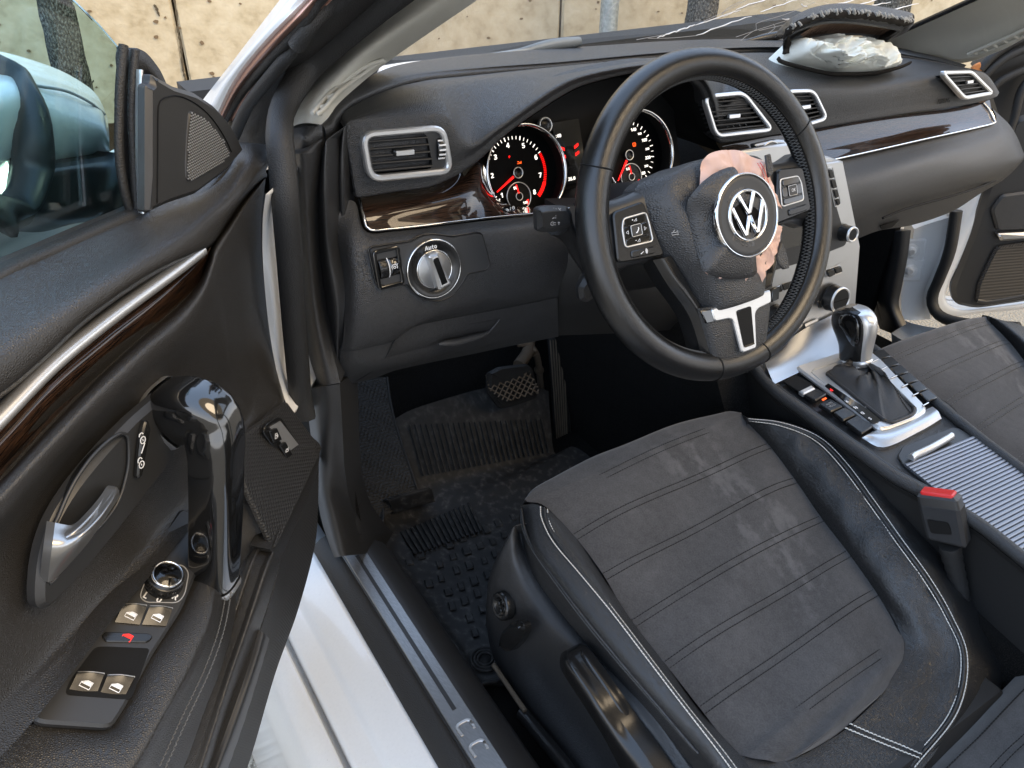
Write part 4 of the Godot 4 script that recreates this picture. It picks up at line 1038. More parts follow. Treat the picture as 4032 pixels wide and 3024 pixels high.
func dial(d: Node3D, T: Transform3D, label: String, nums: Array, a_hi: float, step: float, needle: float, sub: Vector2, red: bool) -> void:
	var n := T.basis.z
	var st := mb()
	lathe(st, T, [0, 0, 62, 0, 62, 0, 61, 12, 59.5, 27], 64)
	var f := part("instrument_dial", st, M.deep_black, d, label)
	st = mb()
	lathe(st, T, [56.2, 26, 56.8, 28.5, 58.6, 30, 60.6, 28.5, 61, 20], 64)
	part("dial_ring", st, M.chrome, f)
	st = mb()
	for q in nums:
		var a := deg_to_rad(a_hi + q[1] * step)
		words(st, q[0], fr(T * Vector3(cos(a) * .0365, sin(a) * .0365, .0006), T.basis.x, n), q[2], .0004, true)
	part("lighted_numeral", st, M.lit_white, f)
	st = mb()
	if red:
		tick_fan(st, T, 222, 27, 26, 42.5, 46.5, .0007, 4, .0012)
	else:
		tick_fan(st, T, 222, -50, 28, 43, 47, .0006, 2, .0010)
	part("lighted_scale", st, M.lit_white, f)
	if red:
		st = mb()
		tick_fan(st, T, 24, -24, 16, 42.5, 46.5, .0009)
		tick_fan(st, T, -26, -50, 9, 42, 47, .0016)
		part("lighted_red_zone", st, M.lit_red, f)
	st = mb()
	lathe(st, T, [0, 4, 6, 4, 6.4, 5, 7.2, 5, 7.8, 4, 8, 0], 32)
	part("needle_cap", st, M.satin_black, f)
	st = mb()
	lathe(st, T, [6.2, 5.1, 6.8, 5.5, 7.4, 5.1], 32)
	part("cap_ring", st, M.satin, f)
	st = mb()
	var a := deg_to_rad(needle)
	var dir := Vector3(cos(a), sin(a), 0)
	sweep(st, PackedVector3Array([T * (dir * .0085 + Vector3(0, 0, .003)), T * (dir * .040 + Vector3(0, 0, .003))]), box2(.0026, .001), n, false, true, true, PackedFloat32Array([1.2, .55]))
	part("lighted_needle", st, M.lit_red, f)
	var S := fr(T * Vector3(sub.x, sub.y, .0015), T.basis.x, n)
	st = mb()
	lathe(st, S, [0, 0, 17, 0, 17, 0, 17.5, 1.2, 18.3, 1.6, 19, .8, 19.3, 0], 40)
	part("small_dial_ring", st, M.satin_black, f)
	st = mb()
	lathe(st, S, [17.4, 1.3, 18.2, 1.9, 18.8, 1.3], 40)
	lathe(st, S, [4.4, 2.4, 5, 2.8, 5.6, 2.4], 24)
	part("small_ring_edge", st, M.satin, f)
	st = mb()
	tick_fan(st, S, 170, -20, 9, 12.5, 15, .0007, 3, .001)
	words(st, "90" if red else "1/2", fr(S * Vector3(-.003 if red else -.004, .0115, .0006), T.basis.x, n), .0038 if red else .0034, .0004, true)
	if red: words(st, "130", fr(S * Vector3(.0085, -.0095, .0006), T.basis.x, n), .0032, .0004, true)
	part("lighted_small_scale", st, M.lit_white, f)
	st = mb()
	sweep(st, PackedVector3Array([S * Vector3(0, .004, .002), S * Vector3(-.002, .0155, .002)]), box2(.0016, .0008), n, false, true)
	for k in 3: bx(st, fr(S * Vector3(.0125, -.007 - k * .0022, .0004), Vector3(.9, .3, 0), n), Vector3(.0036, .0014, .0004))
	part("lighted_small_needle", st, M.lit_red, f)
func cluster(d: Node3D) -> void:
	var n := Vector3(0, sin(deg_to_rad(20)), cos(deg_to_rad(20)))
	var O := Vector3(-0.0976, 0.9192, -0.6900)
	var T := fr(O, Vector3.RIGHT, n)
	var st := mb()                                          # the dark well behind the hood
	var a := pv([-210,949.9,-630,-202.5,969,-615,-153.2,996.7,-620,-76.8,1024.4,-630,-26.4,1034.7,-635,60.4,1037.8,-640,115.5,1030.3,-645,173.9,1000.7,-655,202.5,964.5,-660,232.6,917.2,-665,255,895.2,-670])
	var b := PackedVector3Array()
	for p in a: b.append(Vector3(lerpf(p.x, O.x + .09, .12), lerpf(p.y, O.y + .02, .25), -.735))
	skin(st, [a, b], 60, 3)
	part("hood_lining", st, M.deep_black, d)
	st = mb()
	plate(st, loc(fr(O - n * .012, Vector3.RIGHT, n), [-85, -75, 285, -75, 285, 110, -85, 110]), n, .004)
	part("cluster_backing", st, M.deep_black, d)
	var m1 := func(v: float) -> float: return v
	dial(d, T, "rev counter with red needle and red zone from six to eight", [["1", 6.2, .006], ["2", 5, .0062], ["3", 4, .0062], ["4", 3, .0062], ["5", 2, .0062], ["6", 1, .0062], ["7", 0, .0062], ["8", -1, .0062]], -14, 38.0, 208, Vector2(-.0035, -.030), true)
	var R := fr(T * Vector3(.184, -.006, 0), Vector3.RIGHT, n)
	dial(d, R, "speedometer behind the wheel rim with a red needle", [["60", 4, .004], ["100", 3, .004], ["120", 2.55, .003], ["140", 2.05, .0042], ["160", 1.55, .003], ["180", 1.05, .0042], ["200", .5, .003], ["220", 0, .0042], ["250", -.5, .003], ["280", -1, .0042]], -14, 38.0, 232, Vector2(.0, -.030), false)
	st = mb()
	strokes(st, fr(T * Vector3(-.007, .0215, .001), T.basis.x, n), [arc(0, 0, 2.6, 0, 360, 16), arc(0, 0, 3.9, -50, 50, 6), arc(0, 0, 3.9, 130, 230, 6)], .0007)
	words(st, "P", fr(T * Vector3(-.007, .0215, .001), T.basis.x, n), .003, .0004, true)
	var wl := part("warning_light", st, M.lit_red, d, "red parking brake symbol in the rev counter")
	st = mb()
	strokes(st, fr(T * Vector3(.0065, .0125, .001), T.basis.x, n), [[-3, 1, -1, 1, 0, -.6, 2, -.6, 3, 1], [-3.4, -1.4, 3, -1.4]], .0007)
	strokes(st, fr(R * Vector3(.0135, .013, .001), T.basis.x, n), [arc(0, 0, 2.6, 110, 430, 14), [-2.6, -2.6, 2.6, -2.6], [0, 1.4, 0, -.8], [0, -1.4, 0, -1.9]], .0007)
	part("warning_light", st, M.lit_orange, d, "orange warning symbols beside the needle caps")
	st = mb()
	lathe(st, fr(T * Vector3(.0535, .053, .004), Vector3.RIGHT, n), [8, 0, 8.6, 1.6, 9.6, 1.8, 10.4, .6, 10.4, -4], 32)
	part("reset_ring", st, M.satin, d)
	st = mb()
	lathe(st, fr(T * Vector3(.0535, .053, .004), Vector3.RIGHT, n), [0, .6, 7, .4, 8, -.5], 24)
	part("reset_button", st, M.satin_black, d)
	# the small screen between the dials
	var D := fr(T * Vector3(.0855, .013, .003), Vector3.RIGHT, n)
	st = mb()
	plate(st, rect(D, .044, .082, .002), n, .001)
	var scr := part("display_screen", st, M.gloss_black, d, "small dark display with a white car outline and open doors in red")
	var E := fr(D * Vector3(0, 0, .0012), Vector3.RIGHT, n)
	st = mb()
	words(st, ":40", fr(E * Vector3(-.0145, .0235, 0), E.basis.x, n), .0045, .0002, true)
	words(st, "26.0", fr(E * Vector3(-.0035, -.0345, 0), E.basis.x, n), .0045, .0002, true)
	strokes(st, E, [[-19, 18.8, 19, 18.8], [-19, -28.8, 19, -28.8], arc(12, 24, 2.3, 0, 360, 14), [10.6, 22.6, 13.4, 25.4], [11, 25, 13, 23]], .0005)
	plate(st, rnd(loc(E, [-6.5, -25, 6.5, -25, 7.5, -22, 7, 8, 5.5, 14, -5.5, 14, -7, 8, -7.5, -22]), .002, 3), n, .0002)
	part("lighted_outline", st, M.lit_white, scr)
	st = mb()
	plate(st, loc(fr(E * Vector3(0, 0, .0003), E.basis.x, n), [-5, 4, 5, 4, 5.6, 8, -5.6, 8]), n, .0002)
	plate(st, loc(fr(E * Vector3(0, 0, .0003), E.basis.x, n), [-4.6, -16, 4.6, -16, 5.4, -10, -5.4, -10]), n, .0002)
	strokes(st, fr(E * Vector3(0, 0, .0003), E.basis.x, n), [[-6.6, -20, 6.6, -20], [-6.5, 0, -6.2, 6], [6.5, 0, 6.2, 6]], .0006)
	part("outline_glass", st, M.deep_black, scr)
	st = mb()
	for s in [-1, 1]:
		for q in [[8, 3, 15, 6.5, 15, 10, 8, 7], [8, -6.5, 14.5, -3.5, 14.5, 0, 8, -2.5]]:
			var z := []
			for i in range(0, 8, 2): z.append_array([q[i] * s, q[i + 1]])
			plate(st, loc(E, z), n, .0002)
	part("lighted_door", st, M.lit_red, scr)
	st = mb()                                               # the small button in the wood
	plate(st, rnd(pv([-170.7,911.7,-606.5,-164.7,912.2,-612,-152.8,910.5,-612,-146.1,908.3,-611,-149.2,907,-606,-156.4,906.8,-604,-166.9,908.9,-604]), .003, 3), Vector3(0, .45, .9), .003, .001)
	var bt := part("set_button", st, M.gloss_black, d)
	st = mb()
	var b0 := Vector3(-0.1614, 0.9112, -0.6035)
	var B := fr(b0 + Vector3(0, .001, .0015), Vector3(1, .07, -.02), Vector3(0, .45, .9))
	strokes(st, B, [[-6, -1, -6, 1, -4, 1, -4, -1, -6, -1], [-5, 0, -3, 0, -3, -1.8, -5, -1.8], [-.8, -1.8, .8, 1.8], arc(4.4, 0, 1.7, 0, 360, 12), [4.4, 1, 4.4, 0, 5.3, 0]], .0005)
	part("button_mark", st, M.mark_white, bt)
func steering() -> void:
	var n := Vector3(0, sin(deg_to_rad(24)), cos(deg_to_rad(24)))
	var C := Vector3(-.006, .931, -.42)
	var T := fr(C, Vector3.RIGHT, n)
	var w := thing("steering_wheel", "black leather steering wheel with a torn hub and pink airbag spilling out", "steering wheel", C)
	var R := .1662; var r := .0165
	var st := mb()
	st.set_smooth_group(0)
	var at := func(a: float, b: float, k: float) -> Vector3: return T * Vector3(cos(a) * (R + cos(b) * r * k), sin(a) * (R + cos(b) * r * k), sin(b) * r * k * 1.08)
	for i in 160:
		for j in 28:
			var a0 := TAU * i / 160; var a1 := TAU * (i + 1) / 160
			var b0 := TAU * j / 28; var b1 := TAU * (j + 1) / 28
			quad(st, at.call(a0, b0, 1.0), at.call(a0, b1, 1.0), at.call(a1, b1, 1.0), at.call(a1, b0, 1.0))
	part("rim", st, M.wheel_leather, w)
	for a in [151.0, 27.0, -79.0, -104.0]:
		st = mb()
		var p := PackedVector3Array()
		for j in 24:
			var sl := deg_to_rad(a) + .03 * sin(TAU * j / 24 + .6)
			p.append(at.call(sl, TAU * j / 24, 1.004))
		sweep(st, p, ring2(.0009, 5), T.basis * Vector3(cos(deg_to_rad(a)), sin(deg_to_rad(a)), 0).rotated(n, 0.4), true)
		part("rim_seam", st, M.deep_black, w)
	st = mb()
	for i in 230:
		var a := TAU * i / 230
		if absf(a - PI * 1.5) < .35: continue
		for s in [-1, 1]:
			var p0: Vector3 = at.call(a, PI + .34 * s - .15, 1.02); var p1: Vector3 = at.call(a + .028, PI - .34 * s - .15, 1.02)
			var pm: Vector3 = at.call(a + .014, PI - .15, 1.035)
			sweep(st, PackedVector3Array([p0, pm, p1]), ring2(.00055, 4), T.basis * Vector3(-cos(a), -sin(a), .3))
	part("rim_stitching", st, M.thread_grey, w, "", true)
	st = mb()
	for s in [-1, 1]:
		var p := PackedVector3Array()
		for i in 160: p.append(at.call(TAU * i / 160, PI + .40 * s - .15, 1.0))
		sweep(st, p, ring2(.0011, 5), n, true)
	part("rim_piping", st, M.deep_black, w)
	# spokes
	for s in [-1, 1]:
		st = mb()
		var z := -.004
		var rows := [
			PackedVector3Array([T * Vector3(s * .160, .050, z - .012), T * Vector3(s * .160, .030, z + .004), T * Vector3(s * .160, 0, z + .006), T * Vector3(s * .160, -.026, z + .002), T * Vector3(s * .158, -.040, z - .014)]),
			PackedVector3Array([T * Vector3(s * .125, .044, z - .006), T * Vector3(s * .125, .036, z + .004), T * Vector3(s * .125, 0, z + .007), T * Vector3(s * .125, -.022, z + .004), T * Vector3(s * .125, -.028, z - .010)]),
			PackedVector3Array([T * Vector3(s * .08, .050, z - .006), T * Vector3(s * .08, .040, z + .004), T * Vector3(s * .08, 0, z + .006), T * Vector3(s * .08, -.024, z + .004), T * Vector3(s * .08, -.032, z - .012)])]
		skin(st, rows, 20, 20, T.basis * Vector3(0, 0, -.018))
		part("spoke", st, M.plastic, w)
		st = mb()
		var P := fr(T * Vector3(0, 0, .0035), T.basis.x, n)
		plate(st, rnd(loc(P, [s * 141, 33, s * 100, 37, s * 84, -24, s * 146, -19]), .006, 4), n, .0045, .0015)
		var pn := part("button_panel", st, M.satin_black, w, "left spoke panel with phone and volume keys" if s < 0 else "right spoke panel with menu keys")
		st = mb()
		var fx := 117.0
		sweep(st, rnd(loc(fr(P * Vector3(0, 0, .004), P.basis.x, n), [s * (fx - 17), 25, s * (fx + 13), 24, s * (fx + 17), 14, s * (fx + 17), -5, s * (fx - 20), -6, s * (fx - 19), 12]), .004, 4), box2(.0018, .0018, .0006), n, true)
		part("key_frame", st, M.satin, pn)
		var Q := fr(P * Vector3(s * fx * .001, .0095, .0042), T.basis.x, n)
		for k in [[0, 10.5, 27, 7.5], [0, -10.8, 31, 6.5], [-12, -.2, 8, 11.5], [12, -.2, 8, 11.5]]:
			st = mb()
			plate(st, rect(fr(Q * Vector3(k[0] * .001, k[1] * .001, 0), Q.basis.x, n), k[2] * .001, k[3] * .001, .0022), n, .0016, .0006)
			part("key", st, M.gloss_black, pn)
		st = mb()
		plate(st, rect(Q, .0135, .0115, .0018), n, .0030, .0009)
		part("centre_key", st, M.plastic, pn)
		st = mb()
		sweep(st, rect(fr(Q * Vector3(0, 0, .0024), Q.basis.x, n), .0135, .0115, .0018), ring2(.0004, 5), n, true)
		part("key_rim", st, M.satin, pn)
		st = mb()
		var B := fr(P * Vector3(s * (.113 if s < 0 else .122), -.0145, .0042), T.basis * Vector3(1, .04 * s, 0), n)
		plate(st, rect(B, .031, .0075, .0025), n, .0022, .001)
		part("lower_key", st, M.satin_black, pn)
		st = mb()
		var top := fr(Q * Vector3(0, 0, .0018), Q.basis.x, n)
		var up := fr(Q * Vector3(0, 0, .0032), Q.basis.x, n)
		var bt := fr(B * Vector3(0, 0, .0024), B.basis.x, n)
		if s < 0:
			strokes(st, top, [[-1, 9.5, 2.6, 9.5, 2.6, 11.8, -1, 9.5], [-3.4, 11.2, -1.8, 11.2], [-2.6, 10.4, -2.6, 12], [-1, -12, 2.6, -12, 2.6, -9.7, -1, -12], [-3.4, -10.2, -1.8, -10.2], [-10.6, 1.6, -10.6, -2, -13.4, -.2, -10.6, 1.6], [10.6, 1.6, 10.6, -2, 13.4, -.2, 10.6, 1.6]], .00055)
			strokes(st, up, [[1.8, 2.6, 2.4, 1.6, 1.2, -.6, -.6, -2.4, -2, -2.2]], .0011)
			strokes(st, bt, [[-4, -1.2, 0, .6], arc(2, .6, 1.2, -60, 60, 4), arc(2, .6, 2.2, -60, 60, 4), arc(2, .6, 3.2, -60, 60, 4)], .0006)
		else:
			strokes(st, top, [[-1.6, 9.6, 1.6, 9.6, 0, 11.8, -1.6, 9.6], [-1.6, -9.8, 1.6, -9.8, 0, -12, -1.6, -9.8], [-13.6, -1.4, -11.4, -1.4, -11.4, .4, -13.6, .4, -13.6, -1.4], [-12.6, .8, -10.6, .8, -10.6, -.8], [10.8, -1.4, 13, -1.4, 13, .4, 10.8, .4, 10.8, -1.4], [12, 1.6, 14, 1.6]], .0005)
			words(st, "OK", up, .0036, .0003)
			strokes(st, bt, [[-2, 1, 1.4, 1], arc(1.4, 0, 1, 90, -90, 5) + [-1, -1]], .0006)
		part("key_mark", st, M.mark_white, pn)
	# the hub pad, domed, with the lower spoke
	st = mb()
	var pad := []
	for q in [[66, -42, 42, .006], [58, -86, 86, .012], [40, -100, 100, .018], [15, -99, 99, .024], [-10, -92, 92, .027], [-32, -82, 82, .028], [-60, -66, 66, .028], [-92, -52, 52, .026], [-97, -50, 50, .020]]:
		var row := PackedVector3Array()
		for k in 9:
			var f := -1.0 + k * .25
			var u: float = lerpf(q[1], q[2], (f + 1) * .5)
			var lift: float = q[3] * (1.16 - .16 * f) * (1.0 - pow(absf(f), 3.2)) + .004 - (.014 if absf(f) == 1 else 0.0)
			row.append(T * Vector3(u * .001, (q[0] - 3.0 * f * f * (1 if q[0] > 50 else 0)) * .001, lift))
		pad.append(row)
	skin(st, pad, 48, 48, T.basis * Vector3(0, 0, -.02))
	part("hub_pad", st, M.wheel_pad, w)
	st = mb()
	skin(st, [PackedVector3Array([T * Vector3(-.060, -.088, .010), T * Vector3(-.05, -.090, .0195), T * Vector3(0, -.093, .022), T * Vector3(.05, -.090, .0195), T * Vector3(.060, -.088, .010)]), PackedVector3Array([T * Vector3(-.052, -.120, .006), T * Vector3(-.042, -.121, .018), T * Vector3(0, -.122, .0205), T * Vector3(.042, -.121, .018), T * Vector3(.052, -.12, .006)]), PackedVector3Array([T * Vector3(-.046, -.148, .004), T * Vector3(-.036, -.150, .014), T * Vector3(0, -.152, .0165), T * Vector3(.036, -.150, .014), T * Vector3(.046, -.148, .004)]), PackedVector3Array([T * Vector3(-.045, -.160, .002), T * Vector3(-.034, -.163, .010), T * Vector3(0, -.165, .013), T * Vector3(.034, -.163, .010), T * Vector3(.045, -.160, .002)])], 30, 30, T.basis * Vector3(0, 0, -.016))
	part("lower_spoke", st, M.wheel_pad, w)
	for s in [-1, 1]:                                       # smooth arms either side of it
		st = mb()
		skin(st, [PackedVector3Array([T * Vector3(s * .098, -.026, .004), T * Vector3(s * .086, -.055, .006), T * Vector3(s * .066, -.090, .006), T * Vector3(s * .056, -.120, .004), T * Vector3(s * .05, -.158, .0)]), PackedVector3Array([T * Vector3(s * .09, -.026, .012), T * Vector3(s * .078, -.055, .014), T * Vector3(s * .058, -.090, .014), T * Vector3(s * .048, -.120, .012), T * Vector3(s * .043, -.158, .006)]), PackedVector3Array([T * Vector3(s * .078, -.026, .01), T * Vector3(s * .066, -.055, .012), T * Vector3(s * .05, -.090, .012), T * Vector3(s * .042, -.120, .012), T * Vector3(s * .036, -.158, .006)])], 24, 10, T.basis * Vector3(0, 0, -.022))
		part("spoke_arm", st, M.satin_black, w)
	st = mb()
	var F := fr(T * Vector3(0, 0, .0205), T.basis.x, n)
	plate(st, rnd(loc(F, [-46, -92.5, 46, -92.5, 44, -107, 22, -109, 17, -113, 11.5, -152, -11.5, -152, -17, -113, -22, -109, -44, -107]), .004, 4), n, .0035, .0012)
	var tr := part("spoke_trim", st, M.satin, w)
	st = mb()
	plate(st, rnd(loc(fr(F * Vector3(0, 0, .0033), F.basis.x, n), [-11.5, -103, 11.5, -103, 8, -147, -8, -147]), .0035, 4), n, .0008)
	part("trim_opening", st, M.deep_black, tr)
	st = mb()
	skin(st, [loc(fr(F * Vector3(0, 0, .0046), F.basis.x, n), [-11, -104, 0, -103, 11, -104]), loc(fr(F * Vector3(0, 0, .0004), F.basis.x, n), [-10.4, -112, 0, -112, 10.4, -112]), loc(fr(F * Vector3(0, 0, .0014), F.basis.x, n), [-8.6, -136, 0, -136, 8.6, -136]), loc(fr(F * Vector3(0, 0, .0048), F.basis.x, n), [-7.8, -146.5, 0, -146.5, 7.8, -146.5])], 10, 14)
	part("trim_inlay", st, M.gloss_black, tr)
	st = mb()
	plate(st, loc(fr(F * Vector3(0, 0, .0012), F.basis.x, n), [-61, -91, -47, -92.5, -45, -107, -56, -106]), n, .0025, .0008)
	part("trim_end", st, M.gloss_black, tr)
	st = mb()
	plate(st, loc(fr(F * Vector3(0, 0, .0012), F.basis.x, n), [61, -91, 47, -92.5, 45, -107, 56, -106]), n, .0025, .0008)
	part("trim_end", st, M.gloss_black, tr)
	# the torn cover with its badge, standing off the pad
	st = mb()
	var o := pv([-71.1,973.7,-395.7,-67,979.6,-395,-64,983.9,-393.7,-53.8,989.2,-396,-38.4,994.2,-398.2,-26.2,996.3,-399.2,-14.7,997.2,-399.6,-8.8,996.8,-399.4,-8.3,992.7,-397.6,-8.3,989.6,-396.2,-7,986.3,-394.7,-3.6,983.6,-393.5,2.9,982.1,-392.8,10,980.1,-392,23.2,974,-389.2,36.4,966.4,-385.8,44.6,958.1,-382.2,48.3,948.3,-377.8,47.3,943.3,-375.6,44.9,935.4,-372,40.5,928.2,-368.8,30.7,923,-366.5,20.6,919.3,-364.9,10.6,915.6,-363.2,4.2,912.2,-361.7,0.7,909.2,-360.4,-1.2,903.5,-357.9,-1.8,897.6,-355.2,-3.7,891.9,-352.7,-1.9,887.3,-350.6,-12.3,887.6,-350.8,-22.5,888.8,-351.3,-30.9,891.1,-352.3,-38.2,892.1,-352.8,-46.9,895.4,-354.2,-54.9,898.4,-355.6,-63.8,903,-357.6,-71.9,907.4,-359.6])
	var hinge := pv([-64.8,916.4,-376.7,-67.2,931.7,-383.5,-68.3,949.3,-391.4,-69.6,962.8,-397.4])
	var all := o.duplicate()
	all.append_array(hinge)
	var mid := T * Vector3(-.003, 0, .0505)
	var rings := []
	for f in [1.0, .97, .9, .75, .55, .3, .02]:
		var row := PackedVector3Array()
		for i in all.size() + 1:
			var p := all[i % all.size()]
			var q := mid.lerp(p, f)
			if f > .9: q -= n * (.0035 if f == 1.0 else .0008)
			else: q += n * .006 * sin((1 - f) * PI)
			row.append(q)
		rings.append(row)
	put_grid(st, rings)
	var under := []
	for f in [1.0, .02]:
		var row := PackedVector3Array()
		for i in all.size() + 1: row.append(mid.lerp(all[i % all.size()], f) - n * .0036)
		under.append(row)
	put_grid(st, under, 3)
	var cover := part("torn_cover", st, M.wheel_pad, w)
	var L := fr(T * Vector3(-.003, -.001, .0525), T.basis.x, n).scaled_local(Vector3.ONE * .89)
	st = mb()
	lathe(st, L, [47, -3, 47.6, 2.2, 48.6, 3, 49.8, 2.4, 50.4, -3], 64)
	part("badge_ring", st, M.chrome, cover)
	st = mb()
	lathe(st, L, [0, .5, 32, 1, 42, 1.8, 46, 2, 47.4, 1, 47.4, -3], 64)
	part("badge_disc", st, M.plastic, cover)
	st = mb()
	lathe(st, L, [0, 1, 28, 1.4, 30, 1], 48)
	part("badge_ground", st, M.deep_black, cover)
	st = mb()
	lathe(st, L, [27.2, 1, 27.6, 3.2, 29.2, 4.4, 30.8, 3.6, 31.6, 1], 64)
	var bl := L.translated_local(Vector3(0, 0, .001))
	sweep(st, loc(bl, [-12.5, 25.5, -1.2, 3.2, 1.2, 3.2, 12.5, 25.5]), box2(.0052, .0036, .0016), n)
	sweep(st, loc(bl, [-25, 13, -10.6, -21.5, -8.2, -21.5, -.7, -1.0, .7, -1.0, 8.2, -21.5, 10.6, -21.5, 25, 13]), box2(.0050, .0036, .0016), n)
	part("badge_emblem", st, M.chrome, cover)
	st = mb()
	var aw := pv([-20.4,865.1,-357.2,7.1,867.2,-358.1])
	words(st, "AIRBAG", fr((aw[0] + aw[1]) / 2 + n * .002, aw[1] - aw[0], n + T.basis.x * .12), .0058, .0006)
	part("lettering", st, M.deep_black, w)
	st = mb()
	strokes(st, fr(Vector3(-0.0915, 0.9415, -0.3912), T.basis.x, n - T.basis.x * .2), [[-3, -1, -3, 2, 2, 1, 4, 2.5, 4, -2, 2, -1, -3, -1], [-1, 2, 1, 4]], .0006, .0005)
	part("horn_mark", st, M.mark_grey, w)
	# what is left of the airbag
	var nz := FastNoiseLite.new()
	nz.frequency = 22.0
	nz.seed = 5
	var cloth := func(outer: PackedVector3Array, centre: Vector3, puff: float, seed_: float) -> SurfaceTool:
		var s2 := mb()
		var g := []
		for j in 15:
			var f := 1.0 - j / 14.4
			var row := PackedVector3Array()
			var m := 90
			var c := smooth(outer, m, true)
			for i in m + 1:
				var p := c[i % m]
				var ang := TAU * i / m
				var q := centre.lerp(p, f)
				var fold := sin(ang * 9 + seed_ + 3 * f) * .0034 * f + nz.get_noise_3d(q.x * 3, q.y * 3 + seed_, q.z * 3) * .004 + absf(nz.get_noise_2d(ang * .12 + seed_, f * .04)) * .010 * f
				q += n * (puff * (1 - f * f) + fold * (1.0 if j > 0 else .3))
				row.append(q)
			g.append(row)
		put_grid(s2, g)
		return s2
	st = cloth.call(pv([-59.5,966.6,-407.8,-46.8,979.8,-411.5,-38.2,997,-419.2,-29.2,1005,-422.7,-12.7,1007,-423.7,7.1,1005.1,-422.8,23.5,1001,-421,39.2,992.4,-417.1,50.9,987,-414.7,55.4,975.3,-407.3,59.3,956,-398.7,68.8,937.8,-390.6,40,949.9,-387.3,1.2,965.6,-394.3,-36.9,966.8,-397]), T * Vector3(.004, .012, .024), .010, 1.0)
	part("airbag_cloth", st, M.bag_pink, w)
	st = cloth.call(pv([60,921.2,-383.2,60,910.6,-378.5,54.2,897.2,-372.6,42.7,891.7,-370.1,44.6,887,-368,37.6,882.1,-365.8,28.2,879.2,-364.6,21.1,870.1,-360.5,7.4,870.1,-360.5,-16.9,875.8,-363,-39.5,883,-366.2,-54.2,893,-370.7,-58.8,900.4,-372.9,-39.3,896.9,-365.8,-5.8,892.3,-363.8,-1,908.5,-368.8,27.3,924.2,-375.8]), T * Vector3(.012, -.012, .024), .010, 4.0)
	part("airbag_cloth", st, M.bag_pink, w)
	st = mb()
	for k in 2: stitches(st, shift(smooth(pv([25.7,994.2,-400.4,29.9,987.7,-397.5,32.4,979.7,-393.9,34.5,972.9,-391]), 12), T.basis.x * .004 * k), .0022, .0015, .0005)
	part("airbag_thread", st, M.red_plastic, w, "", true)
	st = mb()
	plate(st, pv([41.6,998,-406.5,47.4,998.6,-406.7,47.9,990.8,-403.3,48.9,982.4,-399.5,45,977.5,-397.3,41.2,976.2,-396.8,40.9,984.9,-400.7]), n + T.basis.x * .5, .003, .001)
	part("torn_strip", st, M.wheel_pad, w)
	st = mb()
	plate(st, pv([47.6,890.8,-369.7,57.4,905.3,-376.2,61.4,895.8,-371.9,63,885.7,-367.5,63.2,875.9,-363.1,55.8,876.4,-363.3,49.6,882.6,-366.1]), n + T.basis.x * .5, .003, .001)
	part("torn_strip", st, M.wheel_pad, w)
	# the column behind
	var c := thing("steering_column", "black steering column cover with two stalks behind the wheel", "steering column", T * Vector3(0, -.05, -.12))
	st = mb()
	lathe(st, fr(T * Vector3(0, -.01, 0), T.basis.x, n), [0, -60, 52, -58, 60, -66, 64, -90, 72, -200, 80, -330, 0, -332], 40)
	part("column_cover", st, M.plastic_matt, c)
	st = mb()
	lathe(st, fr(T * Vector3(0, 0, 0), T.basis.x, n), [0, 0, 62, 0, 66, -12, 64, -40, 58, -62], 40)
	part("hub_shell", st, M.plastic_matt, c)
	st = mb()
	var h := rnd(pv([-216.6,967.1,-470,-212.7,968.8,-470,-204.7,968.7,-470,-178.9,963.7,-470,-171.3,953.5,-470,-169.9,939.7,-470,-193,937.8,-470,-210.7,941.1,-470,-214.8,945,-470]), .004, 3)
	plate(st, h, Vector3(-.25, .3, .95), .016, .005)
	var hd := part("stalk_head", st, M.plastic, c)
	st = mb()
	plate(st, pv([-202,968.4,-462,-185.8,966.2,-462,-181.9,948.7,-462,-199,949.6,-462]), Vector3(-.25, .3, .95), .0012, .0004)
	part("stalk_panel", st, M.satin_black, hd)
	st = mb()
	var hz := pv([-197.8,961.1,-456,-187.3,960,-456])
	var H := fr(hz[0] + Vector3(-.001, -.001, .0015), hz[1] - hz[0] + Vector3(0, 0, .004), Vector3(-.25, .3, .95))
	for y in [7.0, 0.0, -7.0]:
		strokes(st, H, [arc(-3, y, 1.8, 90, 270, 6) + [-2.2, y - 1.8, -2.2, y + 1.8, -3, y + 1.8], [-1.2, y + 1, .8, y + 1], [-1.2, y - 1, .8, y - 1]], .0004)
	strokes(st, H, [[2.5, 6, 5.5, 9], [5.5, 6, 2.5, 9], [4, -8, 4, -5], [2.8, -6, 4, -5, 5.2, -6]], .0004)
	part("stalk_mark", st, M.mark_grey, hd)
	st = mb()
	tube(st, smooth(pv([-178.9,943,-478,-154.7,916.4,-487,-134.3,887.5,-495,-102.8,854.5,-500,-61.9,862.8,-500]), 20), .011, 12, false, PackedFloat32Array([1.5, 1.3, 1.1, 1.0, .9, .85, .85, .85, .85, .85, .85, .85, .85, .85, .85, .85, .85, .85, .85, .85]))
	part("stalk", st, M.plastic, c)
	st = mb()
	plate(st, rnd(pv([-157.2,864.2,-470,-147.8,876.7,-470,-135.7,869.1,-470,-130.6,846.7,-470,-142.8,841.6,-470,-153.6,846.9,-470]), .004, 3), Vector3(-.3, .3, .9), .016, .005)
	part("stalk_head", st, M.plastic, c)
	st = mb()
	tube(st, smooth(pv([-138.5,863.6,-478,-120.1,864,-487,-93.7,863.3,-495,-61.9,862.8,-500]), 12), .008, 10)
	part("stalk", st, M.plastic, c)
	st = mb()
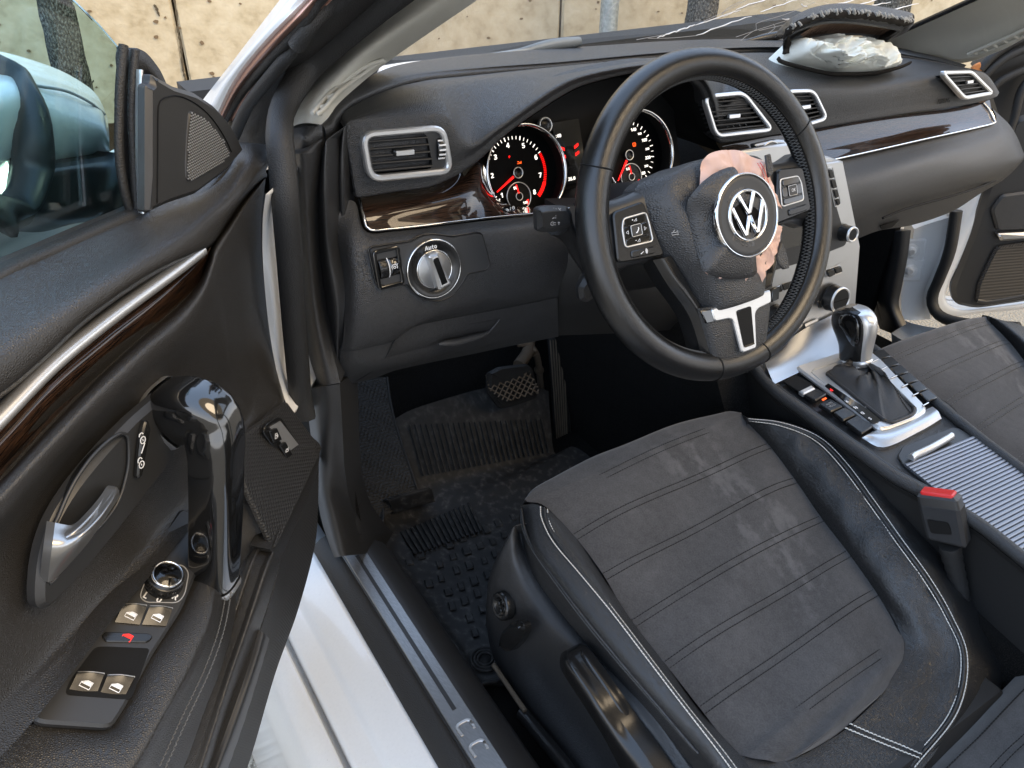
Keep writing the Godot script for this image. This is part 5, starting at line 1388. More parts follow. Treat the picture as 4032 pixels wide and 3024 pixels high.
	skin(st, [pv([-92.9,902.7,-600,-17.1,897.6,-580,142.2,860.4,-620]), pv([-101.6,840.5,-580,-34.4,836.6,-550,138.2,776.3,-600]), pv([-92.9,774.6,-590,-11.4,761.7,-570,190.5,685.3,-620]), pv([-66.2,693.9,-630,53.5,657.5,-640,262.9,585.3,-680])], 16, 16, Vector3(0, 0, -.03))
	part("knee_panel", st, M.plastic_matt, c)
func driver_door() -> void:
	var n := Vector3(.6947, 0, .7193)                        # towards the cabin
	var back := Vector3(-.7193, 0, .6947)                    # towards the door's rear edge
	var d := thing("driver_door", "open driver's door with black leather panel, wood strip, switches and wing mirror", "car door", Vector3(-.50, .3, -.60))
	var st := mb()
	var p0 := pv([-724.1,1045,-336.5,-682.4,1047.6,-376.7,-653.5,1044.5,-404.6,-620.5,1040.9,-436.4,-584.7,1036.5,-471,-563.6,1034.3,-491.4,-536.6,1028.8,-517.5,-504.5,1031.8,-548.5,-478.5,1040,-573.6,-466.1,1041.2,-581.4,-452.1,1039.3,-585.2,-440.9,1037.5,-582.1])
	var p1 := pv([-725.6,1042.3,-300.2,-687,1041.9,-337.5,-659.3,1039.9,-364.2,-627.8,1037.3,-394.6,-591.9,1033,-429.3,-567.3,1031.2,-453,-540.6,1027.7,-478.8,-509.6,1029.8,-508.8,-487,1036.5,-527.9,-470.4,1040.1,-546.7,-455.9,1036.6,-563.5,-445.7,1036.8,-567.7])
	var p2 := pv([-728.7,1034.9,-262.5,-692.5,1033.5,-297.4,-667,1034,-322.1,-637.9,1035.2,-350.1,-603.9,1033.4,-383,-580.7,1030,-408.1,-552.4,1025.9,-439.6,-524.1,1023.7,-474,-495.4,1025.2,-505.8,-475.7,1030.5,-527.6,-460.4,1033.8,-545.2,-449.2,1032.9,-560.2])
	var p3 := pv([-733.7,1020.4,-250.7,-698.4,1016.8,-284.8,-674.2,1019,-308.2,-646,1024.1,-335.4,-615.9,1025,-364.5,-587,1021.7,-395.2,-551.2,1011.2,-438,-534.4,1007.1,-461.2,-515.3,1011.1,-486.6,-493.9,1017.3,-512.8,-472.1,1022.9,-536.7,-458.2,1024.3,-552.9])
	var p4 := pv([-736.5,1011.3,-261.9,-700.4,1007.1,-296.7,-675.5,1009.2,-320.8,-646.5,1014.5,-348.8,-615.6,1015.5,-378.7,-584.6,1012.3,-411.4,-547.3,999.3,-458.4,-531,996.7,-478.4,-512.8,1002,-501.6,-491.2,1009.8,-526.6,-468.4,1015.1,-551.4,-453.3,1014.8,-570.2])
	var p5 := pv([-741.9,993.8,-284.5,-703.9,989.1,-321.1,-677.7,991.4,-346.4,-647,997.3,-376.1,-614.3,998.8,-407.7,-581.4,996.1,-439.5,-545.2,989.7,-474.4,-526.8,983.8,-503.3,-509.4,992.1,-520.1,-487.7,1000.8,-543.9,-464.3,1006.2,-569.3,-448.8,1005.9,-588.3])
	var g := grid_of([p0, p1, p2, p3, p4, p5], 80, 40, true)
	put_grid(st, g)
	put_back(st, g, -n * .02)
	part("upper_pad", st, M.door_leather, d)
	st = mb()
	sweep(st, smooth(pv([-544.6,1000.3,-458.3,-568.8,999.3,-434.9,-594.7,999.1,-410,-629,998.7,-376.8,-669.4,995.7,-337.8,-706,987,-302.5,-737.9,979.6,-271.6]), 50), PackedVector2Array([Vector2(-.0052, -.006), Vector2(.0052, -.006), Vector2(.0052, 0), Vector2(.003, .003), Vector2(0, .004), Vector2(-.003, .003), Vector2(-.0052, 0)]), n)
	part("bright_strip", st, M.satin, d)
	st = mb()
	g = grid_of([pv([-531.8,990.3,-490.1,-536.6,989.8,-485.5,-542.5,988.7,-479.8,-566.5,986.2,-456.6,-593.3,986.2,-430.8,-628.8,985.9,-396.4,-670.7,982.8,-356,-708.8,973.2,-319.2,-741.9,965.7,-287.2]), pv([-533.4,993.6,-480.2,-537.4,990.1,-476.4,-547.6,985.9,-466.6,-571.6,981.9,-443.4,-602.5,979,-413.6,-637.8,977.2,-379.4,-677.6,973.4,-341,-712.4,964.3,-307.4,-745.4,956,-275.5]), pv([-531.3,988.3,-490.6,-536.6,980,-485.5,-551.7,967.2,-471,-576.7,960.6,-446.8,-612.4,958.3,-412.3,-649.2,954.3,-376.8,-684.4,947.8,-342.8,-719.6,939.5,-308.8,-753.6,930.6,-276])], 50, 12, true)
	put_grid(st, g)
	put_back(st, g, -n * .01)
	part("wood_strip", st, M.wood, d)
	# the quilted-smooth middle panel
	st = mb()
	var m0 := pv([-450.2,1008.4,-587,-484.9,999.8,-549.3,-507.5,991,-524.8,-528.8,984.5,-501.4,-536.6,978,-488.2,-551.7,967.2,-471,-576.9,962.9,-443.8,-612.6,962.5,-406.6,-648.9,958.7,-371.5,-683.7,952.5,-337.9,-718.6,944.2,-304.2,-754.3,936.2,-269.7])
	var m1 := pv([-454.4,1010,-573.3,-489.8,1008.3,-521,-513.4,1003.4,-488.4,-533.2,997.7,-463.7,-541.9,991.2,-449.8,-556.9,982,-429.7,-580.2,977,-404.5,-614.7,977.3,-368.3,-648.9,974.1,-335.3,-681.7,968.3,-303.6,-716.2,960.7,-270.4,-749.6,953.5,-238.2])
	var m2 := pv([-455.1,995.9,-582.3,-484.2,994.7,-533.3,-507.3,990.4,-497.1,-526.9,983.9,-469.9,-538.6,976.6,-453,-553.4,969.3,-430.3,-577.6,964.8,-401.4,-612,965.6,-365.4,-647,963.3,-331.6,-680.9,958,-298.9,-717,951.6,-264,-753,943.3,-232])
	var m3 := pv([-459.2,957.6,-599.2,-484.9,941,-553.5,-504.6,935.2,-520.5,-520.5,930.1,-498.2,-533.4,923.8,-478.9,-543.4,916.1,-462.2,-568.9,916.5,-432.1,-603.1,923.2,-396.2,-643,926.7,-357.7,-679.6,922.2,-322.4,-720.6,918.1,-280,-762.3,914.4,-237])
	var m4 := pv([-463.4,903.5,-609,-488.4,886.8,-564,-506.9,875.6,-532.2,-520.8,869.3,-511.9,-534.2,863.5,-492,-545.5,860.2,-476.9,-576.6,858.6,-438.5,-612.8,859.7,-398,-648.7,859.2,-360.6,-687.3,861.4,-317.8,-728.1,867.2,-272.8,-771.9,886.8,-213.8])
	var m5 := pv([-467.4,845.5,-605.2,-484.1,840.1,-568.2,-500.5,832.8,-538.4,-513.4,825.5,-519.1,-523.7,816.8,-502.1,-539.9,814.4,-479.5,-576.4,817.5,-438.7,-616.8,821.7,-391.4,-653.7,824.3,-350.2,-691.4,828.4,-305.4,-732.8,837.3,-257.1,-778.7,867.5,-193.4])
	var m6 := pv([-470.6,794.9,-591,-479.2,792,-563.2,-487.4,792.4,-541.4,-507.1,795.2,-514,-528.9,804.3,-484.6,-548.9,808.6,-459.7,-578.6,798.9,-428.3,-618,810.2,-380.5,-654.7,815.3,-338.1,-690.5,822.1,-292.4,-737,834.3,-237.8,-781.9,859.2,-176.4])
	var m7 := pv([-471.3,764.2,-580.5,-478.4,772.9,-552.9,-488.7,784.8,-529,-514.3,795.7,-498.7,-537.4,805.2,-470.8,-557.8,810.6,-445.6,-581.4,790.6,-411.7,-612.3,807.1,-367.9,-647.2,814.5,-325.9,-684.3,824.5,-280.3,-741.9,832.9,-210.8,-782.9,857.8,-154.5])
	g = grid_of([m0, m1, m2, m3, m4, m5, m6, m7], 88, 70, true)
	put_grid(st, g)
	put_back(st, g, -n * .03)
	part("middle_panel", st, M.door_leather, d)
	# handle bezel with its bowl, lever and lock keys
	st = mb()
	var bz := rnd(pv([-600.6,932.6,-384.8,-605.6,937.8,-380,-620.3,938.2,-365.7,-639.4,939.1,-347.3,-657.2,937.6,-330.2,-671.7,935.1,-316.1,-686,931.4,-302.3,-698.1,925.7,-290.6,-706.7,919.1,-282.4,-713.5,910.2,-275.8,-719,899.8,-270.4,-723.5,888.2,-266.1,-725.9,879.7,-263.7,-725.5,873.6,-264.1,-721.8,868.7,-267.8,-708.1,867.4,-281,-686.7,869.5,-301.6,-669.4,871.6,-318.4,-651.8,875.9,-335.3,-635.4,878.5,-351.1,-621.9,881.7,-364.2,-613.3,890.7,-372.5,-606.5,906.1,-379.1,-600.3,922.2,-385]), .006, 3)
	plate(st, bz, n, .010, .004)
	var bowl_mat: StandardMaterial3D = M.plastic
	var hb := part("handle_bezel", st, bowl_mat, d)
	st = mb()
	var rim := smooth(pv([-645.1,939.6,-325.1,-642.4,935.3,-327.8,-642.2,929.5,-327.9,-646.5,914.5,-323.8,-651.5,906,-318.9,-656.8,899,-313.8,-663.7,894.1,-307.2,-673,892.1,-298.1,-683.9,892.1,-287.7,-694.1,892.4,-277.8,-707.5,885.7,-267.6,-711.1,887.6,-264.1,-708,896.7,-267.2,-698.2,919.9,-273.8,-693.5,924.8,-278.4,-687,931,-284.6,-680.2,936.1,-291.2,-673.3,939.4,-297.9,-665.7,941.9,-305.2,-657.2,942.6,-313.5,-650.4,941.9,-320]), 60, true)
	var bowl := []
	var c := Vector3(-0.6753, 0.8546, -0.3766)
	for f in [1.0, .93, .8, .6, .35, .05]:
		var row := PackedVector3Array()
		for i in 61: row.append(c.lerp(rim[i % 60], f) - n * (0.0 if f == 1.0 else .03 * pow(1 - f, .5)) + n * ((1.0 - f) * .022 if f < 1 else 0.0))
		bowl.append(row)
	put_grid(st, bowl)
	part("handle_bowl", st, M.satin_black, hb)
	st = mb()
	tube(st, rim, .0013, 6, true)
	part("bowl_rim", st, M.plastic, hb)
	st = mb()
	var la := pv([-696.4,926.3,-270,-689.7,922.2,-268.2,-683.3,920.4,-266,-673.9,921.9,-272.3,-665.4,921.3,-283.3,-658.7,917.6,-298.1,-657.5,909,-304.8])
	var lb := pv([-701.7,920.7,-253.8,-695.1,919,-253.2,-685.3,922,-252.9,-674.1,920.9,-263.7,-665.2,918.9,-277.9,-659.3,916,-292,-657.6,907.4,-304.7])
	var lc := pv([-711.4,890.8,-261.1,-707.8,887.8,-264.6,-694.8,887.9,-277.1,-683,889.4,-288.5,-671.3,893.3,-299.8,-660.2,899.6,-307.8,-658.2,899.4,-312.5])
	skin(st, [la, lb, lc], 30, 14, -n * .006)
	part("door_lever", st, M.lever_metal, hb)
	st = mb()
	plate(st, rnd(pv([-629.6,935.4,-341.5,-627.4,932.4,-343.6,-627.3,925.8,-343.7,-631.5,919.3,-339.7,-642.3,898.8,-329.2,-644.7,898.5,-326.9,-645.9,901.1,-325.8,-640.9,914.6,-330.6,-635.5,926.7,-335.7]), .004, 3), n, .0035, .0012)
	part("lock_plate", st, M.satin_black, hb)
	st = mb()
	var K := fr(Vector3(-0.6331, 0.9271, -0.3318), -back + Vector3(0, .1, 0), n)
	for k in [[0, 0], [.0005, -.0268]]:
		var Q := fr(Vector3(-0.6333, 0.9260, -0.3324) if k[1] == 0 else Vector3(-0.6389, 0.9100, -0.3269), -back + Vector3(0, .1, 0), n)
		strokes(st, Q, [arc(0, -1.6, 2.6, 0, 360, 14), arc(0, 2.2, 2.2, 0 if k[1] == 0 else -10, 190 if k[1] != 0 else 160, 8), [0, -.8, 0, -2.4]], .0007)
	strokes(st, fr(Vector3(-0.6346, 0.9187, -0.3311), -back + Vector3(0, .1, 0), n), [[-3.2, -2.2, 3.2, 2.2]], .0008)
	part("lock_mark", st, M.mark_white, hb)
	# the gloss pull handle with two metal collars
	st = mb()
	var hp := smooth(pv([-611.7,902.4,-393.5,-606.8,911.3,-378.8,-600.6,922.7,-359.7,-593.3,930.8,-344.6,-586.8,929.7,-337,-584.1,920.1,-332.6,-586.4,906,-326.2,-591.3,885,-321.5,-596.1,860.2,-321,-601.4,832.9,-322.8,-606.8,801.8,-327.4,-610.2,774.6,-336.6,-611.4,746.5,-354.9]), 60)
	var sec := PackedVector2Array([Vector2(-.0150, -.013), Vector2(-.0125, -.0155), Vector2(.011, -.0155), Vector2(.0145, -.012), Vector2(.0158, -.002), Vector2(.0158, .0065), Vector2(.0125, .013), Vector2(.006, .0165), Vector2(-.004, .0170), Vector2(-.0085, .0155), Vector2(-.0150, .004), Vector2(-.0158, -.004)])
	var path_n := PackedVector3Array()
	var rings := []
	for i in 60:
		var t := (hp[mini(i + 1, 59)] - hp[maxi(i - 1, 0)]).normalized()
		var s := (back - t * back.dot(t)).normalized()
		var u := s.cross(t).normalized()
		var k := 1.36 if i < 10 else lerpf(1.36, 1.04, minf(1, (i - 10) / 14.0))
		if i > 48: k = lerpf(1.04, 1.12, (i - 48) / 12.0)
		var row := PackedVector3Array()
		for j in 41: row.append(hp[i] + (s * cr2(sec, j / 40.0).x + u * cr2(sec, j / 40.0).y) * k)
		rings.append(row)
	put_grid(st, rings)
	var gh := part("pull_handle", st, M.gloss_black, d)
	for e in [[4, 8], [52, 56]]:
		st = mb()
		var rr := []
		for i in range(e[0], e[1] + 1):
			var row := PackedVector3Array()
			var k := 1.05 if i == e[0] or i == e[1] else 1.09
			for q in rings[i]: row.append(hp[i] + (q - hp[i]) * k)
			rr.append(row)
		put_grid(st, rr)
		part("handle_collar", st, M.satin, gh)
	st = mb()
	var ln := PackedVector3Array()
	for i in range(14, 53): ln.append(rings[i][31].lerp(hp[i], -.012))
	tube(st, ln, .0007, 5)
	part("handle_seam", st, M.deep_black, gh)
	# armrest
	st = mb()
	var a0 := pv([-627.6,782.7,-340.5,-646.7,780.9,-306.8,-674,781.3,-275.6,-699.5,778.1,-243.3,-710.4,777.8,-232,-745.9,796.2,-242.3,-780.6,805.4,-231])
	var a1 := pv([-620.3,784.7,-324.5,-639.3,781.7,-293.5,-665.5,781.9,-263.1,-689.8,779.1,-232.8,-704.8,778.8,-217.7,-744.6,792.4,-214.8,-783.5,800.4,-205])
	var a2 := pv([-612.9,781.7,-324.4,-627.6,778,-290.1,-653,776,-255.2,-677.6,774.4,-224.9,-698.7,773.5,-202.3,-726.1,775.6,-186.5,-761.9,780.8,-178.3])
	var a3 := pv([-610.7,775.5,-322.9,-623.7,769.7,-293.4,-647.1,767.3,-259.4,-673.3,766.3,-228.8,-697.4,764.2,-200.6,-718.5,764.9,-181.9,-745.9,762.5,-163.5])
	var a4 := pv([-604.3,766.8,-335.7,-620.8,758.6,-300,-642,752.3,-269.8,-668.7,746,-240.1,-691.4,739.9,-214.5,-712.2,735.1,-194,-738.7,734.4,-172.2])
	var a5 := pv([-590.8,749.5,-365.5,-603.5,723.8,-332.9,-624.8,712.9,-300.1,-650.6,704,-267.6,-673.7,695.2,-238,-696.9,689.1,-214.6,-723.8,689.3,-189.2])
	g = grid_of([a0, a1, a2, a3, a4, a5], 60, 40, true)
	put_grid(st, g)
	part("armrest", st, M.door_leather, d)
	st = mb()
	for k in [0.0, .0045]: stitches(st, shift(smooth(pv([-600.7,764.9,-341.6,-620,756.2,-301.9,-640.8,749.6,-271.5,-667,743,-241.5,-689.4,736.7,-215.6]), 40), n * k), .0036, .0028, .0005, n * .0012)
	part("armrest_stitching", st, M.thread_grey, d, "", true)
	switches(d, n, back)
	# rail, woven lower panel, map pocket edge
	st = mb()
	skin(st, [pv([-559.8,779.4,-432.5,-557,751.7,-421.3,-550.9,714.3,-402.2,-565.5,717.8,-382.5,-596.8,697.5,-346.7,-626.6,680.5,-312.4,-670.4,652,-263.1,-692.1,635.6,-242.2]), pv([-571.6,767.8,-421.1,-573.4,735.2,-412.4,-573.9,693.3,-398,-585.1,684.9,-380.3,-609.5,663.1,-353.9,-638.9,642.3,-321.4,-680.2,630.4,-274.6,-702.8,616,-252.7]), pv([-580.5,732.9,-419.5,-587,705.4,-406.3,-590.5,666.3,-402.9,-604.1,648.4,-389.7,-627.3,627.2,-367.4,-654.4,609.5,-341.1,-694.4,595.9,-302.6,-717.8,580.2,-279.9])], 40, 14, -n * .02)
	part("pocket_wall", st, M.door_leather, d)
	st = mb()
	skin(st, [pv([-553.2,724.5,-394.4,-567.9,726.2,-374.6,-598.3,705.5,-339.7,-627.7,688.8,-305.8,-670.2,661.2,-256.4,-691.6,645.1,-235.8]), pv([-552,727.6,-384.5,-565.3,724.7,-366,-596.5,704.2,-330.4,-625.5,687.1,-296.8,-663.1,659,-253.6,-684.1,641.8,-233.3]), pv([-543.4,694.2,-409.4,-554.4,684.3,-393.2,-590.4,656.6,-355.7,-633.9,630,-310.9,-656.4,607.5,-286.4,-679.6,590.1,-264])], 40, 14, -n * .015)
	part("lower_rail", st, M.door_leather, d)
	st = mb()
	var tex := rnd(pv([-484.7,788.9,-528.7,-462.9,732.1,-533.1,-453.7,715.1,-537.8,-454,708.9,-537.4,-553.4,723.5,-394.2,-558.9,761.6,-409.8,-562.7,786.5,-421.4,-556.2,819.5,-445.8]), .004, 3)
	plate(st, tex, n, .005, .002)
	part("woven_panel", st, M.woven, d)
	st = mb()
	skin(st, [pv([-456.2,722.9,-528.4,-475.5,720.5,-502.8,-512.8,724.6,-450.1,-555.1,733.5,-384.3]), pv([-448.4,702.9,-547,-461.3,694,-527.7,-502.5,699.8,-468.4,-548.5,707.4,-401.7]), pv([-434.5,641,-609.2,-443.6,630.1,-593.4,-482.7,632.8,-534.8,-535.1,645.1,-456.3])], 24, 10, -n * .02)
	part("panel_edge", st, M.door_leather, d)
	st = mb()
	g = grid_of([pv([-431.8,633.5,-618.7,-446.6,569.3,-604.4,-468.1,536.8,-569.7,-517,515.3,-501.6,-566.3,503,-440.2,-613.1,478.6,-381,-637.8,458.9,-357.2]), pv([-478.4,616.9,-552.8,-496.8,598,-532.2,-523.8,577.3,-495.1,-558.1,552.6,-448,-590.9,540.2,-402.5,-625.6,532.5,-355.1,-650.5,508.2,-331.1]), pv([-534.6,644.4,-456.9,-541.3,637,-447.6,-562.4,630.4,-416.2,-588.7,617.7,-383.8,-613.3,606.4,-353,-642.5,594.9,-317.9,-665,581.9,-289.3])], 40, 14, true)
	put_grid(st, g)
	put_back(st, g, -n * .05)
	part("lower_panel", st, M.ribbed, d)
	st = mb()
	skin(st, [pv([-583.5,664.9,-361,-600.9,656,-337.2,-630,642.7,-302.1,-662.3,629.8,-264]), pv([-580.2,660.2,-357.2,-597.7,651.7,-333.4,-627.6,636.6,-297.5,-659.5,626.6,-259.8]), pv([-574.7,633.1,-373.6,-593,624.3,-349,-623.3,607.2,-312.8,-655.3,594,-275])], 24, 8, -n * .02)
	part("pocket_lip", st, M.plastic, d)
	st = mb()
	lathe(st, fr(Vector3(-0.6268, 0.5994, -0.3289), Vector3.UP, n), [0, 8, 3, 7, 5, 5, 5, 5, 5, 0], 16)
	part("panel_screw", st, M.chrome, d)
	# release keys for fuel flap and boot
	st = mb()
	plate(st, rnd(pv([-525.2,804.1,-466,-520.2,808.6,-470.7,-505.4,803.1,-485.1,-499.3,796,-491,-482.6,743.7,-507,-485.1,739.5,-504.7,-501.6,743.4,-488.8,-507.8,751.4,-482.7]), .004, 3), n, .0012, .0005)
	var fk := part("release_recess", st, M.satin_black, d)
	st = mb()
	plate(st, pv([-515.5,801.9,-473.3,-502.3,796.8,-486,-484.3,748.6,-503.4,-499.4,754.7,-488.7]), n, .001)
	part("release_cover", st, M.satin, fk)
	for q in [pv([-521.1,803.1,-467.8,-510.5,797,-478,-507,778.6,-481.4,-517.9,785.2,-470.9]), pv([-511.7,776.4,-476.9,-502.9,772,-485.4,-497,749.1,-491.1,-505.6,752.9,-482.7])]:
		st = mb()
		plate(st, rnd(q, .002, 2), n, .004, .001)
		part("release_key", st, M.satin_black, fk)
		st = mb()
		var kc: Vector3 = (q[0] + q[1] + q[2] + q[3]) / 4 + n * .0042
		var F := fr(kc, (q[1] - q[0]), n)
		if q[0].distance_to(Vector3(-0.5211, 0.8031, -0.4678)) < .001: strokes(st, F, [[-2.4, -2.6, -2.4, 2.6, 1, 2.6, 1, -2.6, -2.4, -2.6], [-1.4, .6, .2, .6], [1, 1, 2.6, .4, 2.6, -2]], .0007)
		else: strokes(st, F, [[-3, -1.2, 3, -1.2, 2.6, .2, 1.2, .4, .2, 1.6, -1.4, 1.6, -2.2, .4, -3, .2, -3, -1.2], [1.2, .4, 3.2, 2.6]], .0007)
		part("release_mark", st, M.mark_white, fk)
	# mirror corner with its small loudspeaker
	st = mb()
	plate(st, rnd(pv([-585.7,1041.7,-456.2,-561.2,1127.9,-479.8,-557,1127.2,-483.9,-554.8,1133.8,-486,-551.9,1130.9,-488.8,-538.6,1119.4,-501.6,-521,1109.2,-518.6,-503.8,1092.7,-535.3,-492.3,1076.2,-546.4,-486,1061.8,-552.4,-481.9,1048.6,-556.4,-482.8,1045.1,-555.6,-508.1,1037.1,-531.1,-539.5,1034.2,-500.7,-565.9,1039.7,-475.3]), .003, 3), n, .010, .004)
	var sp := part("mirror_corner", st, M.plastic, d)
	st = mb()
	sweep(st, smooth(pv([-570.3,1045.6,-456.4,-560.2,1080.6,-466.2,-552,1108.6,-474.1,-548.2,1114.7,-477.8,-542.5,1115.5,-483.3,-532.2,1113.1,-493.2,-518.7,1103.3,-506.3,-505.6,1087.6,-518.9,-495.3,1066.7,-528.9,-490.8,1052.1,-533.2]), 40), ring2(.0005, 5), n)
	part("corner_seam", st, M.deep_black, sp)
	st = mb()
	var gr := rnd(pv([-525.9,1098,-500.3,-521.6,1096.5,-504.4,-510.4,1085.4,-515.3,-499.6,1067.4,-525.7,-493.8,1051.8,-531.3,-504.4,1048.4,-521.1,-520.3,1047.1,-505.7,-538.1,1048.4,-488.5,-541.2,1051,-485.5,-539,1061.3,-487.7,-531.7,1083.1,-494.7]), .004, 3)
	plate(st, gr, n, .0014, .0006)
	part("grille_plate", st, M.satin_black, sp)
	st = mb()
	sweep(st, gr, ring2(.0012, 6), n, true)
	part("grille_rim", st, M.plastic, sp)
	st = mb()
	var o := Vector3(-0.5424, 1.0510, -0.4822)
	var ex := (Vector3(-0.5252, 1.0429, -0.4988) - o).normalized(); ex = (-back).normalized()
	var poly := PackedVector2Array()
	for q in gr: poly.append(Vector2((q - o).dot(ex), (q - o).y))
	for iy in 60:
		for ix in 40:
			var v := Vector2(ix * .00245 + (iy % 2) * .0012 - .002, iy * .0021 - .002)
			if Geometry2D.is_point_in_polygon(v, poly):
				var cc := o + ex * v.x + Vector3(0, v.y, 0)
				sweep(st, PackedVector3Array([cc, cc + n * .0007]), ring2(.0007, 6), Vector3.UP, false, false, true)
	part("grille_mesh", st, M.satin, sp, "", true)
	st = mb()
	skin(st, [pv([-551,1146.7,-510.6,-543.9,1140.8,-517.4,-536.1,1127,-524.9,-532.5,1113.9,-528.4]), pv([-553.7,1140,-501,-548.5,1135.3,-506,-542.6,1125.8,-511.6,-536,1115,-518.1]), pv([-556.9,1122.9,-504.9,-554,1122.7,-507.6,-550.4,1126.7,-511.1,-541,1117.3,-520.2])], 14, 8, -n * .02)
	part("corner_fin", st, M.rubber, d)
	st = mb()
	plate(st, pv([-563.2,1147.5,-512.7,-550,1140,-525.4,-580.8,1026.9,-495.7,-588.1,1026.9,-488.6,-585,1077.6,-491.6]), n, .004)
	part("glass_channel", st, M.rubber, d)
	for q in [[pv([-562.8,1151.5,-501.9,-572.6,1127.3,-492.5,-579.5,1106.2,-485.8,-586.7,1081.4,-478.8,-589.9,1057.8,-475.7,-589.4,1031.4,-476.3]), .0042], [pv([-555.5,1147,-503.4,-563.7,1125.6,-495.5,-571.5,1101.1,-488,-577.2,1075.3,-482.4,-581.6,1055.6,-478.2,-585.3,1033.8,-474.6]), .0038], [pv([-557.2,1135.2,-493.4,-562.3,1120.2,-488.5,-568,1101.8,-483,-574.7,1076.6,-476.5,-579.4,1057.1,-471.9,-583.9,1037,-467.6]), .0012]]:
		st = mb()
		sweep(st, smooth(q[0], 30), box2(q[1] * 1.5, .005, q[1] * .6), n)
		part("glass_channel", st, M.satin if q[1] < .002 else M.rubber, d)
	st = mb()
	sweep(st, smooth(pv([-725,1041.7,-345.3,-682.6,1044.4,-386.2,-653.3,1041.2,-414.5,-619.8,1037.7,-446.9,-582.5,1033.1,-482.9]), 20), box2(.010, .012, .003), n)
	part("belt_seal", st, M.rubber, d)
	# the dropped pane
	st = mb()
	plate(st, pv([-584,1018.8,-503.7,-551.9,1128.3,-534.6,-562.8,1143.5,-524.2,-575.8,1165.7,-511.6,-589.1,1183.9,-498.8,-607.9,1217.8,-480.6,-636.4,1247.8,-453.1,-670.4,1266.7,-420.2,-753.8,1048.9,-339.7,-688.3,1021.1,-403]), n, .0035)
	part("window_pane", st, M.window_glass, d, "greenish tinted side window pane")
	mirror(d, n, back)
	# outer skin of the door
	st = mb()
	var sk := []
	for v in [[1.02, .10], [.80, .155], [.55, .15], [.33, .10]]:
		var row := PackedVector3Array()
		for k in 7: row.append(Vector3(-.44, v[0], -.66) + back * (.02 + k * .16) - n * v[1])
		sk.append(row)
	skin(st, sk, 12, 12, -n * .02)
	part("outer_skin", st, M.white_paint, d)
func cr2(p: PackedVector2Array, t: float) -> Vector2:
	var n := p.size()
	var s := t * n
	var i := int(floor(s))
	return p[posmod(i, n)].cubic_interpolate(p[posmod(i + 1, n)], p[posmod(i - 1, n)], p[posmod(i + 2, n)], s - i)
